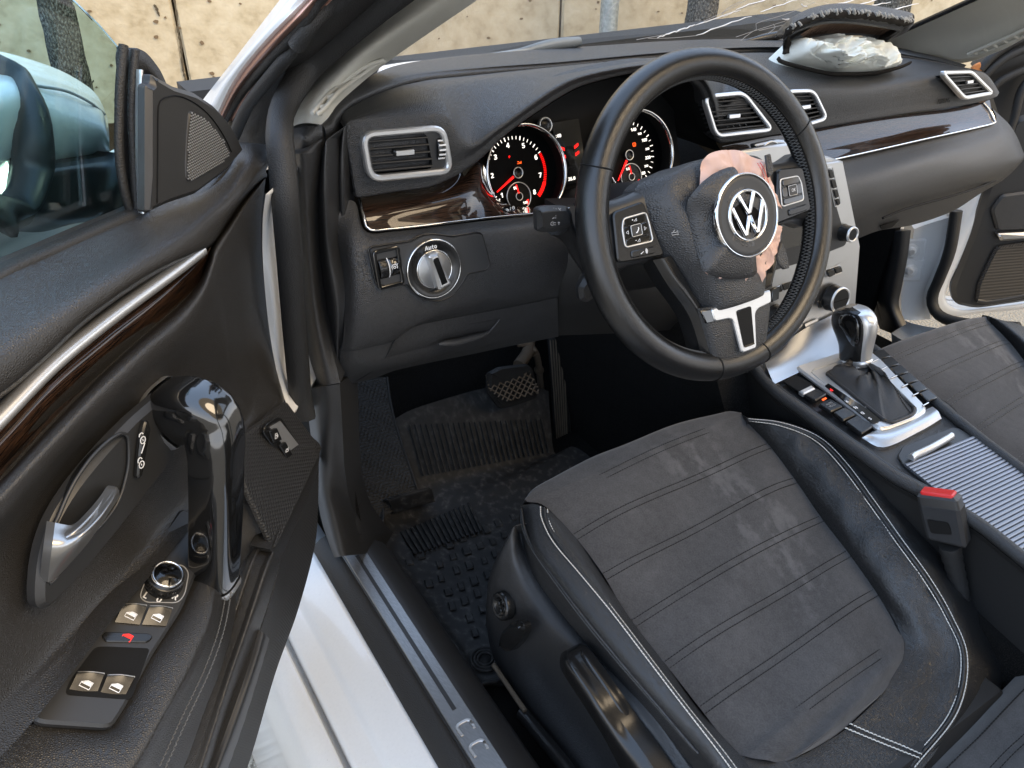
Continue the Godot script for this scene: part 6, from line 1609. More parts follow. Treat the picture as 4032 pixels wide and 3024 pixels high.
func switches(d: Node3D, n: Vector3, back: Vector3) -> void:
	var up := (Vector3(0, .87, 0) + n * .5).normalized()
	var st := mb()
	plate(st, rnd(pv([-619.4,809.7,-385.9,-608.8,802.3,-378.3,-623.6,788.8,-331.3,-630,787.2,-321.3,-645.3,784.2,-299.3,-671.8,783,-270.7,-697,779.7,-238.4,-707.4,779.2,-227.3,-712.1,781.1,-227.2,-743.6,797.7,-237,-748.1,800.8,-240.1,-734.5,801.9,-255.9,-688.2,806.2,-310.9,-654.6,807.8,-347.3]), .005, 3), up, .006, .002)
	var p := part("switch_panel", st, M.plastic, d)
	st = mb()
	plate(st, pv([-610.6,793.9,-417.7,-592.1,776.7,-393.7,-609.8,761.1,-339.1,-638.2,757.7,-303.4,-687.9,755,-249,-708.5,757.3,-234.4,-722.7,761.8,-231.6,-762.5,784,-247.1,-760.3,787.9,-258.6,-740.5,790,-282.7,-691.9,793.3,-337.7,-653.5,794.2,-377]), up, .012)
	part("panel_tray", st, M.deep_black, p)
	var fwd := (Vector3(-0.6473, 0.8030, -0.3259) - Vector3(-0.7156, 0.7998, -0.2524)).normalized()
	var side := fwd.cross(up).normalized()
	st = mb()
	sweep(st, rnd(pv([-645.2,806.3,-335.6,-631.2,799.5,-332.6,-629.2,796,-326,-637.3,792.1,-308.8,-643.5,792.1,-302.9,-664.2,801.7,-306.1,-667,804.6,-310.5,-663.8,806,-316.7,-654.9,807.9,-330.1]), .005, 4), ring2(.0005, 5), up, true)
	part("knob_frame", st, M.mark_grey, p)
	var K := fr(Vector3(-0.6483, 0.8010, -0.3203), side, up)
	st = mb()
	lathe(st, K, [14.5, 0, 14, 2, 13, 4, 13, 4, 13, 9, 13, 9, 11.5, 9.5, 11.5, 12, 0, 12], 40)
	for i in 40:
		var a := TAU * i / 40
		bx(st, fr(K * Vector3(cos(a) * .0129, sin(a) * .0129, .0062), K.basis.z, K.basis * Vector3(cos(a), sin(a), 0)), Vector3(.005, .0011, .0006))
	part("mirror_knob", st, M.satin_black, p)
	st = mb()
	lathe(st, K, [9.8, 12, 10.2, 13.1, 10.8, 13.3, 11.3, 12.8, 11.6, 11.8], 40)
	part("knob_ring", st, M.chrome, p)
	st = mb()
	lathe(st, K, [0, 12.9, 9.6, 12.8, 10, 12.2], 30)
	part("knob_face", st, M.gloss_black, p)
	st = mb()
	strokes(st, fr(K * Vector3(0, 0, .0130), side, up), [[.8, 1.0, 4.6, 3.2]], .0009)
	for q in [["L", Vector3(-0.6628, 0.8034, -0.3114)], ["0", Vector3(-0.6551, 0.7985, -0.3071)], ["R", Vector3(-0.6442, 0.7945, -0.3079)]]: words(st, q[0], fr(q[1], side, up), .0052, .0002, true)
	strokes(st, fr(Vector3(-0.6594, 0.8029, -0.3136), side, up), [[-1, -1, 1, 1]], .0007)
	strokes(st, fr(Vector3(-0.6446, 0.7959, -0.3109), side, up), [[-1, 1, 1, -1]], .0007)
	strokes(st, fr(Vector3(-0.6330, 0.7977, -0.3265), side, up), [[-3, 0, -3, 3, 3, 3, 3, 0, -3, 0], [-1.8, -2, -1.8, 2], [0, -2, 0, 2], [1.8, -2, 1.8, 2]], .0006)
	part("knob_mark", st, M.mark_white, p)
	st = mb()
	skin(st, [pv([-654.3,812.3,-341.8,-667.9,811,-325.6,-684.1,808.5,-303.9]), pv([-653.3,809,-340.4,-663.8,806.8,-327.8,-677.7,803.6,-306.6]), pv([-652.3,809,-335.2,-658.4,806.9,-324.4,-667,804.6,-310.5])], 12, 8)
	part("panel_scoop", st, M.satin_black, p)
	st = mb()
	plate(st, rnd(pv([-703,805,-278.6,-697.1,802.4,-277.9,-672.3,790.2,-272.4,-671.9,789.3,-270.6,-691.3,784.1,-239.3,-697.2,787.1,-240.8,-727.2,802.8,-249.8,-721.5,804.4,-259.3]), .004, 3), up, .0006)
	part("switch_well", st, M.deep_black, p)
	st = mb()
	skin(st, [pv([-702.8,805.2,-277.9,-688.3,798.6,-275.7,-672,790.1,-270.9]), pv([-707.2,799.6,-273.9,-693.4,793.2,-271.7,-678.6,785.3,-267.1]), pv([-711.2,797.2,-267.2,-698.2,791,-264.7,-683.6,783.3,-260]), pv([-718,801.8,-260.3,-703.2,794.4,-256.8,-686.9,786,-252.4])], 20, 12)
	part("switch_slope", st, M.satin_black, p)
	var icon := func(c: Vector3, m: Material, k: float) -> void:
		var s2 := mb()
		var F := fr(c, side, (up * .8 + back * .35).normalized())
		strokes(s2, F, [[-4.5 * k, -3 * k, 4.5 * k, -3 * k, 4.5 * k, 3 * k, 0, 3 * k, -4.5 * k, .4 * k, -4.5 * k, -3 * k], [-4.5 * k, 0, 4.5 * k, 0]], .0006)
		plate(s2, loc(fr(F * Vector3(0, 0, -.0001), F.basis.x, F.basis.z), [-3.2 * k, .4 * k, 3.9 * k, .4 * k, 3.9 * k, 2.5 * k, 0, 2.5 * k]), F.basis.z, .0003)
		part("window_mark", s2, m, p)
	for q in [pv([-680.3,807,-303.8,-666.2,800.2,-301,-672.9,798.1,-289.5,-687.5,805.6,-293.5]), pv([-664.3,799.2,-300.4,-650.4,792,-296.6,-656.8,790.2,-286,-671.5,797.5,-289.3]), pv([-717.9,802.5,-262.2,-703.6,795.2,-258.5,-709.9,793.3,-247.7,-725.1,801.1,-252]), pv([-702,794.1,-257.2,-687,786.4,-253,-694.9,785.3,-242.7,-708.5,792.3,-246.7])]:
		st = mb()
		var f0: Vector3 = q[0]; var f1: Vector3 = q[1]; var b1: Vector3 = q[2]; var b0: Vector3 = q[3]
		var rows := [PackedVector3Array([f0 - up * .003 + fwd * .001, (f0 + f1) / 2 - up * .003 + fwd * .001, f1 - up * .003 + fwd * .001]), PackedVector3Array([f0 + up * .0055, (f0 + f1) / 2 + up * .007, f1 + up * .0055]), PackedVector3Array([f0.lerp(b0, .2) + up * .0062, (f0 + f1).lerp(b0 + b1, .2) / 2 + up * .0072, f1.lerp(b1, .2) + up * .0062]), PackedVector3Array([b0 + up * .0012, (b0 + b1) / 2 + up * .0015, b1 + up * .0012])]
		skin(st, rows, 8, 14, -up * .004)
		part("window_switch", st, M.satin_black, p)
		st = mb()
		sweep(st, smooth(PackedVector3Array([f0 + up * .0054, (f0 + f1) / 2 + up * .0069, f1 + up * .0054]), 9), ring2(.0007, 5), up)
		part("switch_lip", st, M.satin, p)
		icon.call((f0 + f1) * .18 + (b0 + b1) * .32 + up * .0052, M.mark_white, .78)
	st = mb()
	plate(st, rnd(pv([-697.6,806,-284.7,-694.9,806.1,-287.7,-668.7,793.4,-282.1,-667,791.6,-279.4,-671,791.7,-275.9,-696.1,803.6,-280.4]), .0045, 4), up, .0016, .0007)
	part("lock_out_key", st, M.satin_black, p)
	icon.call(Vector3(-0.6823, 0.8003, -0.2808), M.lit_red, .72)
func mirror(d: Node3D, n: Vector3, back: Vector3) -> void:
	var st := mb()
	var t := pv([-661.3,1134.4,-556.9,-642.2,1132.6,-575.4,-623.7,1123.8,-593.2,-600,1108,-616.1,-583.1,1092.6,-632.4,-573.6,1079.5,-641.6,-571.3,1065.4,-643.9])
	var f1 := pv([-665.5,1132.3,-490.3,-643,1134,-512,-625.6,1124,-528.8,-605.8,1111.1,-548,-591,1097.9,-562.2,-581.9,1088.3,-571.1,-580.7,1070.7,-572.2])
	var f2 := pv([-670.5,1120.4,-464.6,-637.8,1118.1,-496.2,-631.1,1107.5,-502.7,-611.5,1095.1,-521.6,-597.4,1086.1,-535.3,-587.8,1080.2,-544.5,-585,1070.1,-547.2])
	var bt := pv([-680.4,1085.4,-482.9,-641.5,1075.2,-520.4,-639.4,1068.5,-522.5,-616,1061.6,-545.1,-601.1,1057.4,-559.4,-589,1053.8,-571.1,-584.9,1054.4,-575.1])
	var rows := [t, f1, f2, bt]
	var r2 := []
	for k in 4:
		var row := PackedVector3Array()
		var src: PackedVector3Array = [bt, f2, f1, t][k]
		for i in src.size():
			var deep: float = [.05, .16, .17, .02][k] * (1.0 - .55 * pow(i / 6.0, 2.0))
			row.append(src[i] - n * deep + Vector3(0, [-.01, 0.0, 0.0, .01][k], 0))
		r2.append(row)
	var ring := rows + r2
	ring.append(t)
	var g := grid_of(ring, 24, 48)
	put_grid(st, g)
	var m := part("wing_mirror", st, M.white_paint, d, "white wing mirror housing seen through the tinted pane")
	st = mb()
	sweep(st, smooth(pv([-645.5,1131.1,-537.5,-635.8,1123.8,-525.9,-635.6,1114.7,-498.4,-639.7,1097.6,-487.4,-644.6,1078.4,-489.6,-655.6,1061.7,-479,-669.3,1055.5,-465.8,-682.4,1057,-453.2,-697.9,1053.5,-507.7,-684.2,1095.8,-590.4,-656.4,1129.6,-561.6]), 60, true), ring2(.011, 12, 1.5, .8), back, true)
	part("mirror_frame", st, M.plastic, m)
	st = mb()
	skin(st, [pv([-640.6,1076.3,-493.6,-617.8,1069.5,-515.5,-589.9,1061.8,-542.5,-580.6,1061.3,-537.6,-591.9,1016.9,-519.7]), pv([-642.2,1071.8,-478,-621.1,1065.5,-498.4,-596.2,1055.2,-522.5,-585.9,1051.6,-518.5,-590.8,1016.8,-513.8]), pv([-654.6,1043.4,-480,-640,1033.4,-494.1,-621.4,1025.6,-512,-599.6,1015.9,-533.1,-585,1013.2,-526.4]), pv([-669.6,1025.9,-507.2,-651.3,1015.5,-524.9,-625.9,1008.7,-549.4,-599.1,997.1,-575.3,-583.2,1003,-548.9])], 24, 14, -n * .08)
	part("mirror_arm", st, M.plastic, m)
	st = mb()
	plate(st, smooth(pv([-664.1,1128.1,-540.3,-643.7,1122.6,-546.2,-637.4,1113.5,-531.4,-639.7,1102.3,-508.3,-646.3,1081.1,-501.9,-654.1,1067.2,-494.4,-668.9,1056.9,-480.1,-690.9,1053.3,-472.7]), 30, true), back, .004)
	part("mirror_face", st, M.mirror, m)
	st = mb()
	sweep(st, smooth(pv([-641.2,1128.5,-531.8,-623.9,1124.3,-526.3,-605.3,1114.7,-544.3,-589.6,1100,-563.6,-578.5,1083.5,-588.2]), 24), ring2(.0012, 6), n)
	part("housing_seam", st, M.mark_grey, m)
func seats() -> void:
	var up := Vector3(0, .9746, .2239)
	var d := thing("driver_seat", "driver's seat with grey suede cushion, black leather bolsters and light piping", "car seat", Vector3(-.02, .25, -.25))
	var L := pv([-212.4,563.1,-481.6,-211.1,565.4,-473.7,-195.2,563.4,-456.2,-186.7,551.2,-403.1,-188.3,536.7,-339.7,-192.3,522.2,-276.7,-190.5,508.6,-217.4,-190.3,495,-158.4,-184.3,484.2,-111.2,-176.2,480.8,-96.4,-162.6,478,-84.6,-147.5,476.3,-77.1,-128.9,475.2,-72.1])
	var R := pv([176.4,563.1,-481.7,171.8,564.9,-471.7,165.7,564.2,-459.8,161.6,552.3,-407.8,151.4,537.7,-344.3,140.7,523.5,-282.3,124.9,510.2,-224.3,113.7,497.4,-168.8,103.9,487.7,-126.7,89.8,483.2,-107.1,72.8,480,-92.9,49.2,477.5,-82.3,12.7,475.8,-74.8])
	var st := mb()
	var rows := []
	var f0 := pv([-200.6,542.6,-499.5,-177.1,545.9,-514,-146.4,547.1,-519,-69.4,548.8,-526.4,-6.8,548.8,-526.7,86.2,548.9,-527,161.6,546.3,-515.6,186,545.3,-511.3,200.8,542.3,-498.4])
	rows.append(shift(f0, Vector3(0, -.07, .03)))
	rows.append(shift(f0, Vector3(0, -.035, -.004)))
	rows.append(pv([-210.2,561.3,-482.7,-189.8,563.7,-493,-158.7,564.7,-497.3,-85.5,566.3,-504.3,-25.2,566.1,-503.8,65.1,566.2,-503.9,137.5,563.9,-494,162.6,562.8,-489.2,176.3,560.2,-478]))
	for i in range(1, L.size()):
		var row := PackedVector3Array()
		for k in 9:
			var f := k / 8.0
			row.append(L[i].lerp(R[i], f) + up * (.010 * (1 - pow(2 * f - 1, 4)) + (.004 * sin(i * 2.1 + f * 7) if i > 2 else 0.0)))
		rows.append(row)
	var arc := pv([-126.1,469.6,-74.5,-103.3,468.9,-71.6,-78.5,468.6,-70.1,-61.3,468.5,-70,-44.4,468.7,-70.8,-23.2,469.2,-72.9,-5.2,469.6,-74.7,6.1,469.8,-75.4,17.9,470.2,-77.1])
	rows.append(arc)
	var g := grid_of(rows, 70, 90)
	put_grid(st, g)
	part("suede_cushion", st, M.suede, d)
	st = mb()
	var st2 := mb()
	for q in [[1176,0, 0, 0], ]: pass
	var la := pv([-193.9,563.6,-457.1,-186.3,550.7,-400.7,-188.3,536,-336.9,-192.2,521.6,-274,-190.2,508.1,-215.4,-189.6,494.7,-156.9,-178.2,482.2,-102.7])
	var ra := pv([164.4,565.3,-464.4,160.3,551.6,-404.6,150.8,537.2,-341.9,139.5,523,-280.4,123.8,509.7,-222.5,112.6,497,-167.1,87.6,483.6,-108.8])
	for i in 7:
		for e in [-.0045, .0045]:
			var p := PackedVector3Array()
			for k in 9:
				var f := k / 8.0
				p.append(la[i].lerp(ra[i], f) + up * (.0105 * (1 - pow(2 * f - 1, 4)) + .0004 + .004 * sin((i + 2) * 2.1 + f * 7)) + Vector3(0, -.22, .97) * e)
			stitches(st, p, .0040, .0026, .0005)
	part("suede_stitching", st, M.thread_black, d, "", true)
	# left bolster in two leather panels with piping between
	st = mb()
	var b0 := pv([-218.2,561.5,-474.7,-195.8,562.7,-453.2,-186.6,551,-402.3,-188.2,536.5,-338.9,-192.1,522,-275.9,-190.4,508.4,-216.8,-190.1,494.9,-157.8,-184,483.4,-107.9,-178.7,473.6,-65])
	var b1 := pv([-221.1,566.9,-471.4,-204.5,571.6,-447,-207.3,564.4,-389.2,-209.9,554.6,-328.6,-213.8,543.1,-269.6,-213.8,529.8,-211.7,-212.2,514.9,-155.6,-206.3,499.7,-107.5,-197.3,485.3,-62.7])
	var b2 := pv([-222.2,567,-471.9,-207,572.2,-449.8,-220.8,566.9,-390.8,-223.1,560,-334.2,-222.1,548.9,-276.7,-220.4,535.7,-219.6,-218.2,520.7,-163,-214.9,504.6,-111,-207,488.3,-66.6])
	var b3 := pv([-221,561.8,-476,-219.9,567.4,-455.7,-242.2,561.8,-404.3,-243.4,553.5,-350.3,-241.5,542.8,-294.8,-237.1,529.2,-235.8,-230.9,513.6,-176.7,-222.7,496.8,-121.6,-216.4,484.8,-69.2])
	var b4 := pv([-222.5,547.6,-476.6,-230.2,547.1,-456.5,-243.3,543,-420.7,-246.2,535.8,-371.5,-245.4,524.6,-313.9,-240.3,512.2,-251.2,-231.7,496,-189.7,-222.4,478.3,-130.3,-217.5,466,-76.8])
	var b5 := pv([-217.2,518.5,-484.1,-225.3,514.8,-467.9,-238,512.2,-434.4,-245,507.4,-391.2,-244.7,500,-336.6,-239.2,489.6,-268.9,-229.1,474.6,-203.7,-222.2,458.3,-132.4,-212.8,436.4,-81.9])
	g = grid_of([b0, b1, b2, b3, b4, b5], 70, 40, true)
	put_grid(st, g)
	part("side_bolster", st, M.seat_leather, d)
	st = mb()
	for q in [pv([-207,573,-450.8,-218.4,572.4,-430.4,-226.2,567.9,-392.9,-225.2,561.6,-338.8,-222,550.4,-281.3,-220.3,537.2,-223.9,-217.6,522.1,-166.8,-213.3,505.6,-112.9,-211.5,494.6,-76.3]), pv([-200.1,569.6,-445,-212.2,569.2,-420.8,-216.8,564.5,-387.4,-217.3,556.7,-330.8,-215.8,545.5,-273.2,-214.4,532.4,-216.1,-211.8,517.3,-159.3,-206.4,501.7,-109.2,-204.7,491.1,-74.6])]:
		stitches(st, smooth(q, 60), .0042, .0034, .0007, up * .0006)
	part("piping_stitch", st, M.thread_white, d, "", true)
	st = mb()
	for q in [pv([-203.8,572.1,-447,-215.8,571.6,-424.9,-221.8,567,-389.3,-221.5,559.6,-334.5,-219.2,548.4,-277,-217.6,535.3,-219.8,-215,520.1,-162.8,-209.9,504.1,-110.7,-208.4,493.4,-75.3]), pv([-223,560.6,-470.5,-237.5,558.9,-441.1,-243.9,553.2,-411.8,-245.9,546.4,-359.7,-245.1,536.4,-302.6,-239.8,522.5,-242.2,-232,506.6,-181.8,-224,490.1,-123.7])]:
		tube(st, smooth(q, 50), .0021, 6)
	part("piping", st, M.seat_leather, d)
	st = mb()
	for q in [pv([-222,557.3,-474.2,-237.4,556.1,-446.6,-244.7,549.7,-414.5,-247.8,544,-362.6,-247.3,534,-305.6,-241.9,520,-245,-233.5,504,-184.2,-224.9,487.4,-125.1])]: stitches(st, smooth(q, 60), .0042, .003, .0006, up * .0006)
	part("outer_stitch", st, M.thread_grey, d, "", true)
	# right bolster
	st = mb()
	var c0 := pv([173.1,563.8,-475.6,166.4,564.4,-460.5,161.6,552.3,-407.8,151.4,537.7,-344.3,140.7,523.5,-282.3,124.9,510.2,-224.3,113.7,497.4,-168.8,102.8,487.9,-127.3,76.2,480.7,-96.3,12.7,475.8,-74.8,-48.6,474.2,-67.7])
	var c1 := pv([166.5,569.5,-464.6,163.8,570.9,-426,160.6,564.9,-373.1,150.5,553.7,-315.7,136.8,542.2,-256.6,120.8,529.3,-200.6,110.6,515.2,-148.1,106.2,499.8,-107.6,91.1,482.9,-79,29.7,470.9,-53.6,-39.4,465.2,-46.7])
	var c2 := pv([163.2,571.6,-456.2,168.2,580.5,-414.6,172.8,577,-363.5,163.5,567.2,-302.7,150.6,555.6,-243.5,134.3,542.9,-188,125.7,527.3,-138.1,123,507.4,-96.3,109.3,485.9,-65.1,51.1,467.1,-36.7,-26.4,458.2,-24.8])
	var c3 := pv([159.3,574.1,-449.1,179,586.3,-404.1,196.6,585.6,-356,193.3,577,-305.3,174.7,562.3,-236.9,159.4,549.6,-181.8,148.8,535,-131.4,141,514.2,-90,124.9,490.9,-51,70,467.2,-19.5,-20.3,453.9,-6.1])
	var c4 := pv([170.5,567.7,-456.8,196,579.3,-409.1,221.8,578.6,-361.7,228.7,571,-310.5,212.7,558,-245.2,195.9,545,-188.6,186.1,528.7,-135.4,174.5,508.5,-92,152.7,482.3,-49.6,93.2,460.4,-16.5,-2.1,448.1,1])
	var c5 := pv([204.2,538.4,-481.2,251.9,539.4,-440.7,289.8,534.1,-391.3,308.2,525.5,-335.9,298.7,512.6,-270.6,282.8,498.7,-210,267.4,483.4,-152.6,253.1,467.8,-102.4,223.2,448.7,-46,176.2,432.1,-18.5,50.9,426.5,5.8])
	g = grid_of([c0, c1, c2, c3, c4, c5], 80, 50, true)
	var nz := FastNoiseLite.new()
	nz.seed = 14; nz.frequency = 16.0; nz.fractal_octaves = 3
	for j in g.size():
		for i in g[j].size(): g[j][i] = g[j][i] + up * sin(float(j) / 50.0 * PI) * .0042 * nz.get_noise_2d(g[j][i].x * .8 + g[j][i].z * .5, g[j][i].z * 1.5)
	put_grid(st, g)
	put_back(st, g, Vector3(0, -.08, 0))
	part("side_bolster", st, M.seat_leather, d)
	st = mb()
	for q in [pv([158.9,575.1,-449,179.3,587.5,-404.7,198.8,586.5,-355.7,196,577.9,-304.7,177.9,563.3,-236.8,162.4,550.6,-181.6,151.7,536,-131.3,143.8,515.2,-89.8,126.5,491.5,-49.4,72.1,467.8,-17.7,-18.2,454.5,-4.3]), pv([156.9,574.2,-445,174.1,585,-402.7,189.8,584.4,-355.6,185.4,575.8,-304.7,167.9,561.3,-237.1,152.9,548.7,-182.1,142.5,534.1,-131.9,135,513.3,-90.5,121.1,490.5,-53.7,66.8,467,-23,-23.3,454.7,-9.8])]:
		stitches(st, smooth(q, 80), .0042, .0034, .0007, up * .0006)
	for q in [pv([-56.8,471.5,-69.5,-39.3,466.4,-47.1,-22.2,461.5,-26.1,-6.7,457.2,-7.2]), pv([-48.4,471.7,-70.2,-31.3,466.4,-47.3,-14.1,461.6,-26.2,-1,457.5,-8.5])]: stitches(st, smooth(q, 20), .0042, .0034, .0007, up * .002)
	part("piping_stitch", st, M.thread_white, d, "", true)
	st = mb()
	for q in [pv([157.6,574.6,-446.6,176.4,586.2,-403.3,193.1,586.8,-355,189.1,578.2,-303.8,171.3,563.7,-236.1,156.1,551,-181.1,145.6,536.4,-130.9,137.9,515.6,-89.6,122.4,492.4,-51.1,68.2,468.9,-20,-21.5,455.6,-6.8])]: tube(st, smooth(q, 70), .0021, 6)
	part("piping", st, M.seat_leather, d)
	st = mb()
	stitches(st, smooth(pv([275.9,541.6,-361.3,275.9,533.5,-308.3,265.2,523.8,-248,254.2,510.8,-191.2,241.1,496.5,-138.2,224,481,-88.5,212.6,474.2,-67.9]), 60), .0042, .003, .0005, up * .0008)
	part("outer_stitch", st, M.thread_grey, d, "", true)
	# rear skirt of the cushion and foot of the backrest
	st = mb()
	g = grid_of([pv([-183.3,481.2,-111.5,-160.5,475.3,-85.9,-128.3,472.4,-73.2,-80.9,471.3,-68.8,-46.4,471.3,-68.6,15.1,472.9,-75.8]), pv([-200.6,475.6,-82.9,-168.8,470.6,-61,-130,467,-45.4,-75.3,466.4,-42.6,-36.1,466.6,-43.7,27.9,468.1,-50.2]), pv([-224.7,464.6,-43.7,-174.2,458.3,-16.5,-120.2,453.8,3,-46.4,453.9,2.8,5.9,454.8,-1.2,65.6,457.9,-14.6])], 40, 16, true)
	put_grid(st, g)
	put_back(st, g, Vector3(0, -.05, 0))
	part("rear_skirt", st, M.seat_leather, d)
	st = mb()
	rows = [pv([-30.1,437.7,1.6,33.6,443.7,-1.9,80.5,447.3,-4.3,142.9,450.7,-10.4,214,452.1,-16.3,310.3,453.4,-21.8]), pv([-39.1,454.8,16.7,17.9,463.3,15.5,61.8,467.8,13.5,118.2,472.9,9.2,182.3,477.6,6.7,268.9,478.6,2.2]), pv([-61.4,477,53.9,-11.5,486.4,57.9,35.9,491.9,56.3,95.2,497.5,54.2,163.4,502.5,54.5,225.6,507.5,55.2]), pv([-125.1,536.3,108.4,-78.7,545.1,114.8,-34.5,554.3,119.3,11.5,563.5,124,63.7,573.2,126.4,114.1,582.4,131.3])]
	g = skin(st, rows, 40, 24)
	put_back(st, g, Vector3(0, -.02, .08))
	part("backrest", st, M.suede, d)
	st = mb()
	for k in [0, 1]: stitches(st, shift(smooth(pv([-37.2,456.7,17.4,20.2,464.9,15,64.7,469.4,13.2,121.3,474.5,8.9,184.5,479,4.9]), 30), up * .006 * k), .0045, .0032, .0006, up * .0006)
	for k in [0, 1]: stitches(st, smooth(pv([-31.2,482.5,57,33.8,490.2,50.3,75.5,495.1,49.1,119.1,498.3,50.4]) if k == 0 else pv([-36.5,481.9,50.6,33,489.6,43.9,78.1,494.5,42.7,122.1,497.8,43.9]), 20), .0045, .0032, .0006, up * .0006)
	part("backrest_stitching", st, M.thread_black, d, "", true)
	# plastic side shell with its controls
	st = mb()
	var s0 := pv([-232,543.7,-464.8,-234,535.5,-458,-236,521,-442.2,-237,504.9,-406.3,-236,489.4,-352.2,-232,479.8,-272,-228,478,-201.6,-224,455.9,-127.9,-220,434.1,-54.2])
	var s1 := pv([-240,555.8,-453.5,-246,544.3,-444.7,-250,525.3,-431.3,-252,503.8,-399.4,-252,487.3,-348.9,-248,477.3,-271.9,-243,470.5,-203.9,-238,444.4,-130.6,-235,426.7,-57])
	var s2 := pv([-246,562.1,-447.3,-257,537.5,-440.3,-264,512.5,-426.4,-266,489.2,-398.6,-262,470.4,-353.3,-252,450.6,-302.9,-246,431.4,-226.8,-243,404.3,-152.2,-240,389.5,-71.2])
	var s3 := pv([-250,559.9,-447.5,-266,517.4,-450.2,-275,470.4,-442.2,-277,431.3,-420.2,-270,406.2,-387.6,-255,377,-354.3,-252,359.2,-265.4,-250,344.7,-184.2,-250,340.6,-94.5])
	var s4 := pv([-252,547,-453,-268,481.4,-465.7,-276,424.3,-463.6,-279,374.8,-447.9,-278,346.2,-413,-272,329.8,-363.8,-270,323.1,-281.6,-268,306.5,-200.7,-265,305.3,-118.1])
	var s5 := pv([-250,525.6,-463.9,-264,460.6,-479.8,-272,397.4,-479.6,-275,358.6,-472.5,-275,315.5,-452.5,-274,286.6,-394.4,-272,289,-313,-270,271,-232,-268,254.3,-149.1])
	g = grid_of([s0, s1, s2, s3, s4, s5], 70, 40, true)
	put_grid(st, g)
	put_back(st, g, Vector3(.05, -.01, 0))
	var sh := part("side_shell", st, M.dash_fine, d)
	st = mb()
	var O := fr(Vector3(-0.2790, 0.4604, -0.4206), Vector3(0, .25, -1), Vector3(-1, .25, 0))
	lathe(st, O, [0, 3, 9, 4, 12, 7, 12, 7, 15, 9, 18, 7, 19, 3, 19, -4], 36)
	part("lumbar_knob", st, M.satin_black, sh)
	st = mb()
	for k in 4: lathe(st, fr(O * Vector3(cos(k * PI / 2 + .3) * .0065, sin(k * PI / 2 + .3) * .0065, .0042), O.basis.x, O.basis.z), [0, 1.4, 2, 1.2, 2.6, 0], 14)
	part("knob_dot", st, M.plastic, sh, "", true)
	st = mb()
	plate(st, rnd(pv([-283,403,-408.9,-283,432.2,-403.5,-283,471.4,-382,-283,494.8,-363.6,-283,498.7,-351.4,-283,488.6,-350,-283,455.5,-362.3,-283,420.1,-380.8,-283,401.8,-396.2]), .004, 3), Vector3(-1, .3, 0), .016, .006)
	part("tilt_switch", st, M.satin_black, sh)
	st = mb()
	g = grid_of([pv([-268,478.2,-309.3,-272,500.4,-295.7,-272,509.2,-280,-270,502.7,-251.1,-268,493.4,-222.9,-262,474.8,-195.4,-260,464.7,-157.1,-260,452.2,-117.9]), pv([-276,481.8,-300.8,-284,503.2,-282.5,-286,509.4,-269.3,-284,500.7,-243.1,-282,487.8,-217.2,-276,467.3,-192.9,-272,450.7,-157.4,-270,430.6,-120.9]), pv([-272,461.1,-304.2,-280,475.2,-288.9,-282,477,-279.6,-281,468.7,-253,-279,457.3,-226.4,-275,441.6,-209.3,-270,411,-176.7,-268,387.8,-135.5])], 40, 12, true)
	put_grid(st, g)
	put_back(st, g, Vector3(.02, 0, 0))
	part("height_lever", st, M.satin_black, sh)
	st = mb()
	lathe(st, fr(Vector3(-0.2620, 0.2380, -0.3291), Vector3.UP, Vector3(-1, .2, .2)), [0, 4, 6, 4, 9, 2, 10, 0, 10, -6], 18)
	part("rail_bolt", st, M.alu, sh)
	st = mb()
	tube(st, smooth(pv([-290,339.7,-429.7,-290,337.2,-388.6,-290,334.8,-349.5]), 8), .0035, 8)
	part("rail_rod", st, M.dusty, d)
	st = mb()
	tube(st, smooth(pv([-290,323,-355.9,-290,329.6,-310,-290,336.9,-269.1,-290,337.4,-218.9]), 10), .0095, 12)
	part("rail_tube", st, M.satin_black, d)
	# the passenger's seat
	var p := thing("bucket_seat", "passenger seat with dark suede cushion beyond the centre console", "car seat", Vector3(.72, .25, -.25))
	st = mb()
	L = pv([477.1,563.3,-482.6,484.2,567.7,-483.9,474.7,562.9,-454,483,550.7,-400.7,508.3,538.2,-346.4,492.2,524.5,-286.6,503.1,508.4,-216.9,510,493.7,-152.5])
	R = pv([786.9,561.6,-475.2,780.4,563.7,-466.3,772,561.5,-447.6,758,550.6,-400.2,733.1,539.3,-351.2,700.6,527.4,-299.2,682.2,513.7,-239.6,679,497,-167.1])
	rows = []
	f0 = pv([514.9,543.7,-504.4,541,545.9,-513.8,570,546.4,-515.9,630.5,547,-518.7,689.6,546.8,-517.7,742.5,546.3,-515.7,781,545.4,-511.5,811.2,543.9,-505.1,823,540.8,-491.8])
	rows.append(shift(f0, Vector3(0, -.07, .03)))
	rows.append(shift(f0, Vector3(0, -.03, -.003)))
	for i in range(1, L.size()):
		var row := PackedVector3Array()
		for k in 9:
			var f := k / 8.0
			row.append(L[i].lerp(R[i], f) + up * .010 * (1 - pow(2 * f - 1, 4)))
		rows.append(row)
	g = grid_of(rows, 40, 50)
	put_grid(st, g)
	part("suede_cushion", st, M.suede, p)
	st = mb()
	la = pv([475.6,563.1,-454.8,483.9,550.8,-401.5,509.2,538.4,-347.1,493.1,524.6,-287.3,504,508.6,-217.4])
	ra = pv([774.1,561.6,-448.1,760.1,550.7,-400.7,735.1,539.4,-351.6,702.5,527.4,-299.5,684.8,513.7,-239.6])
	for i in 5:
		for e in [-.0045, .0045]:
			var q := PackedVector3Array()
			for k in 9:
				var f := k / 8.0
				q.append(la[i].lerp(ra[i], f) + up * (.0105 * (1 - pow(2 * f - 1, 4)) + .0004) + Vector3(0, -.22, .97) * e)
			stitches(st, q, .0060, .0036, .0007)
	part("suede_stitching", st, M.thread_grey, p, "", true)
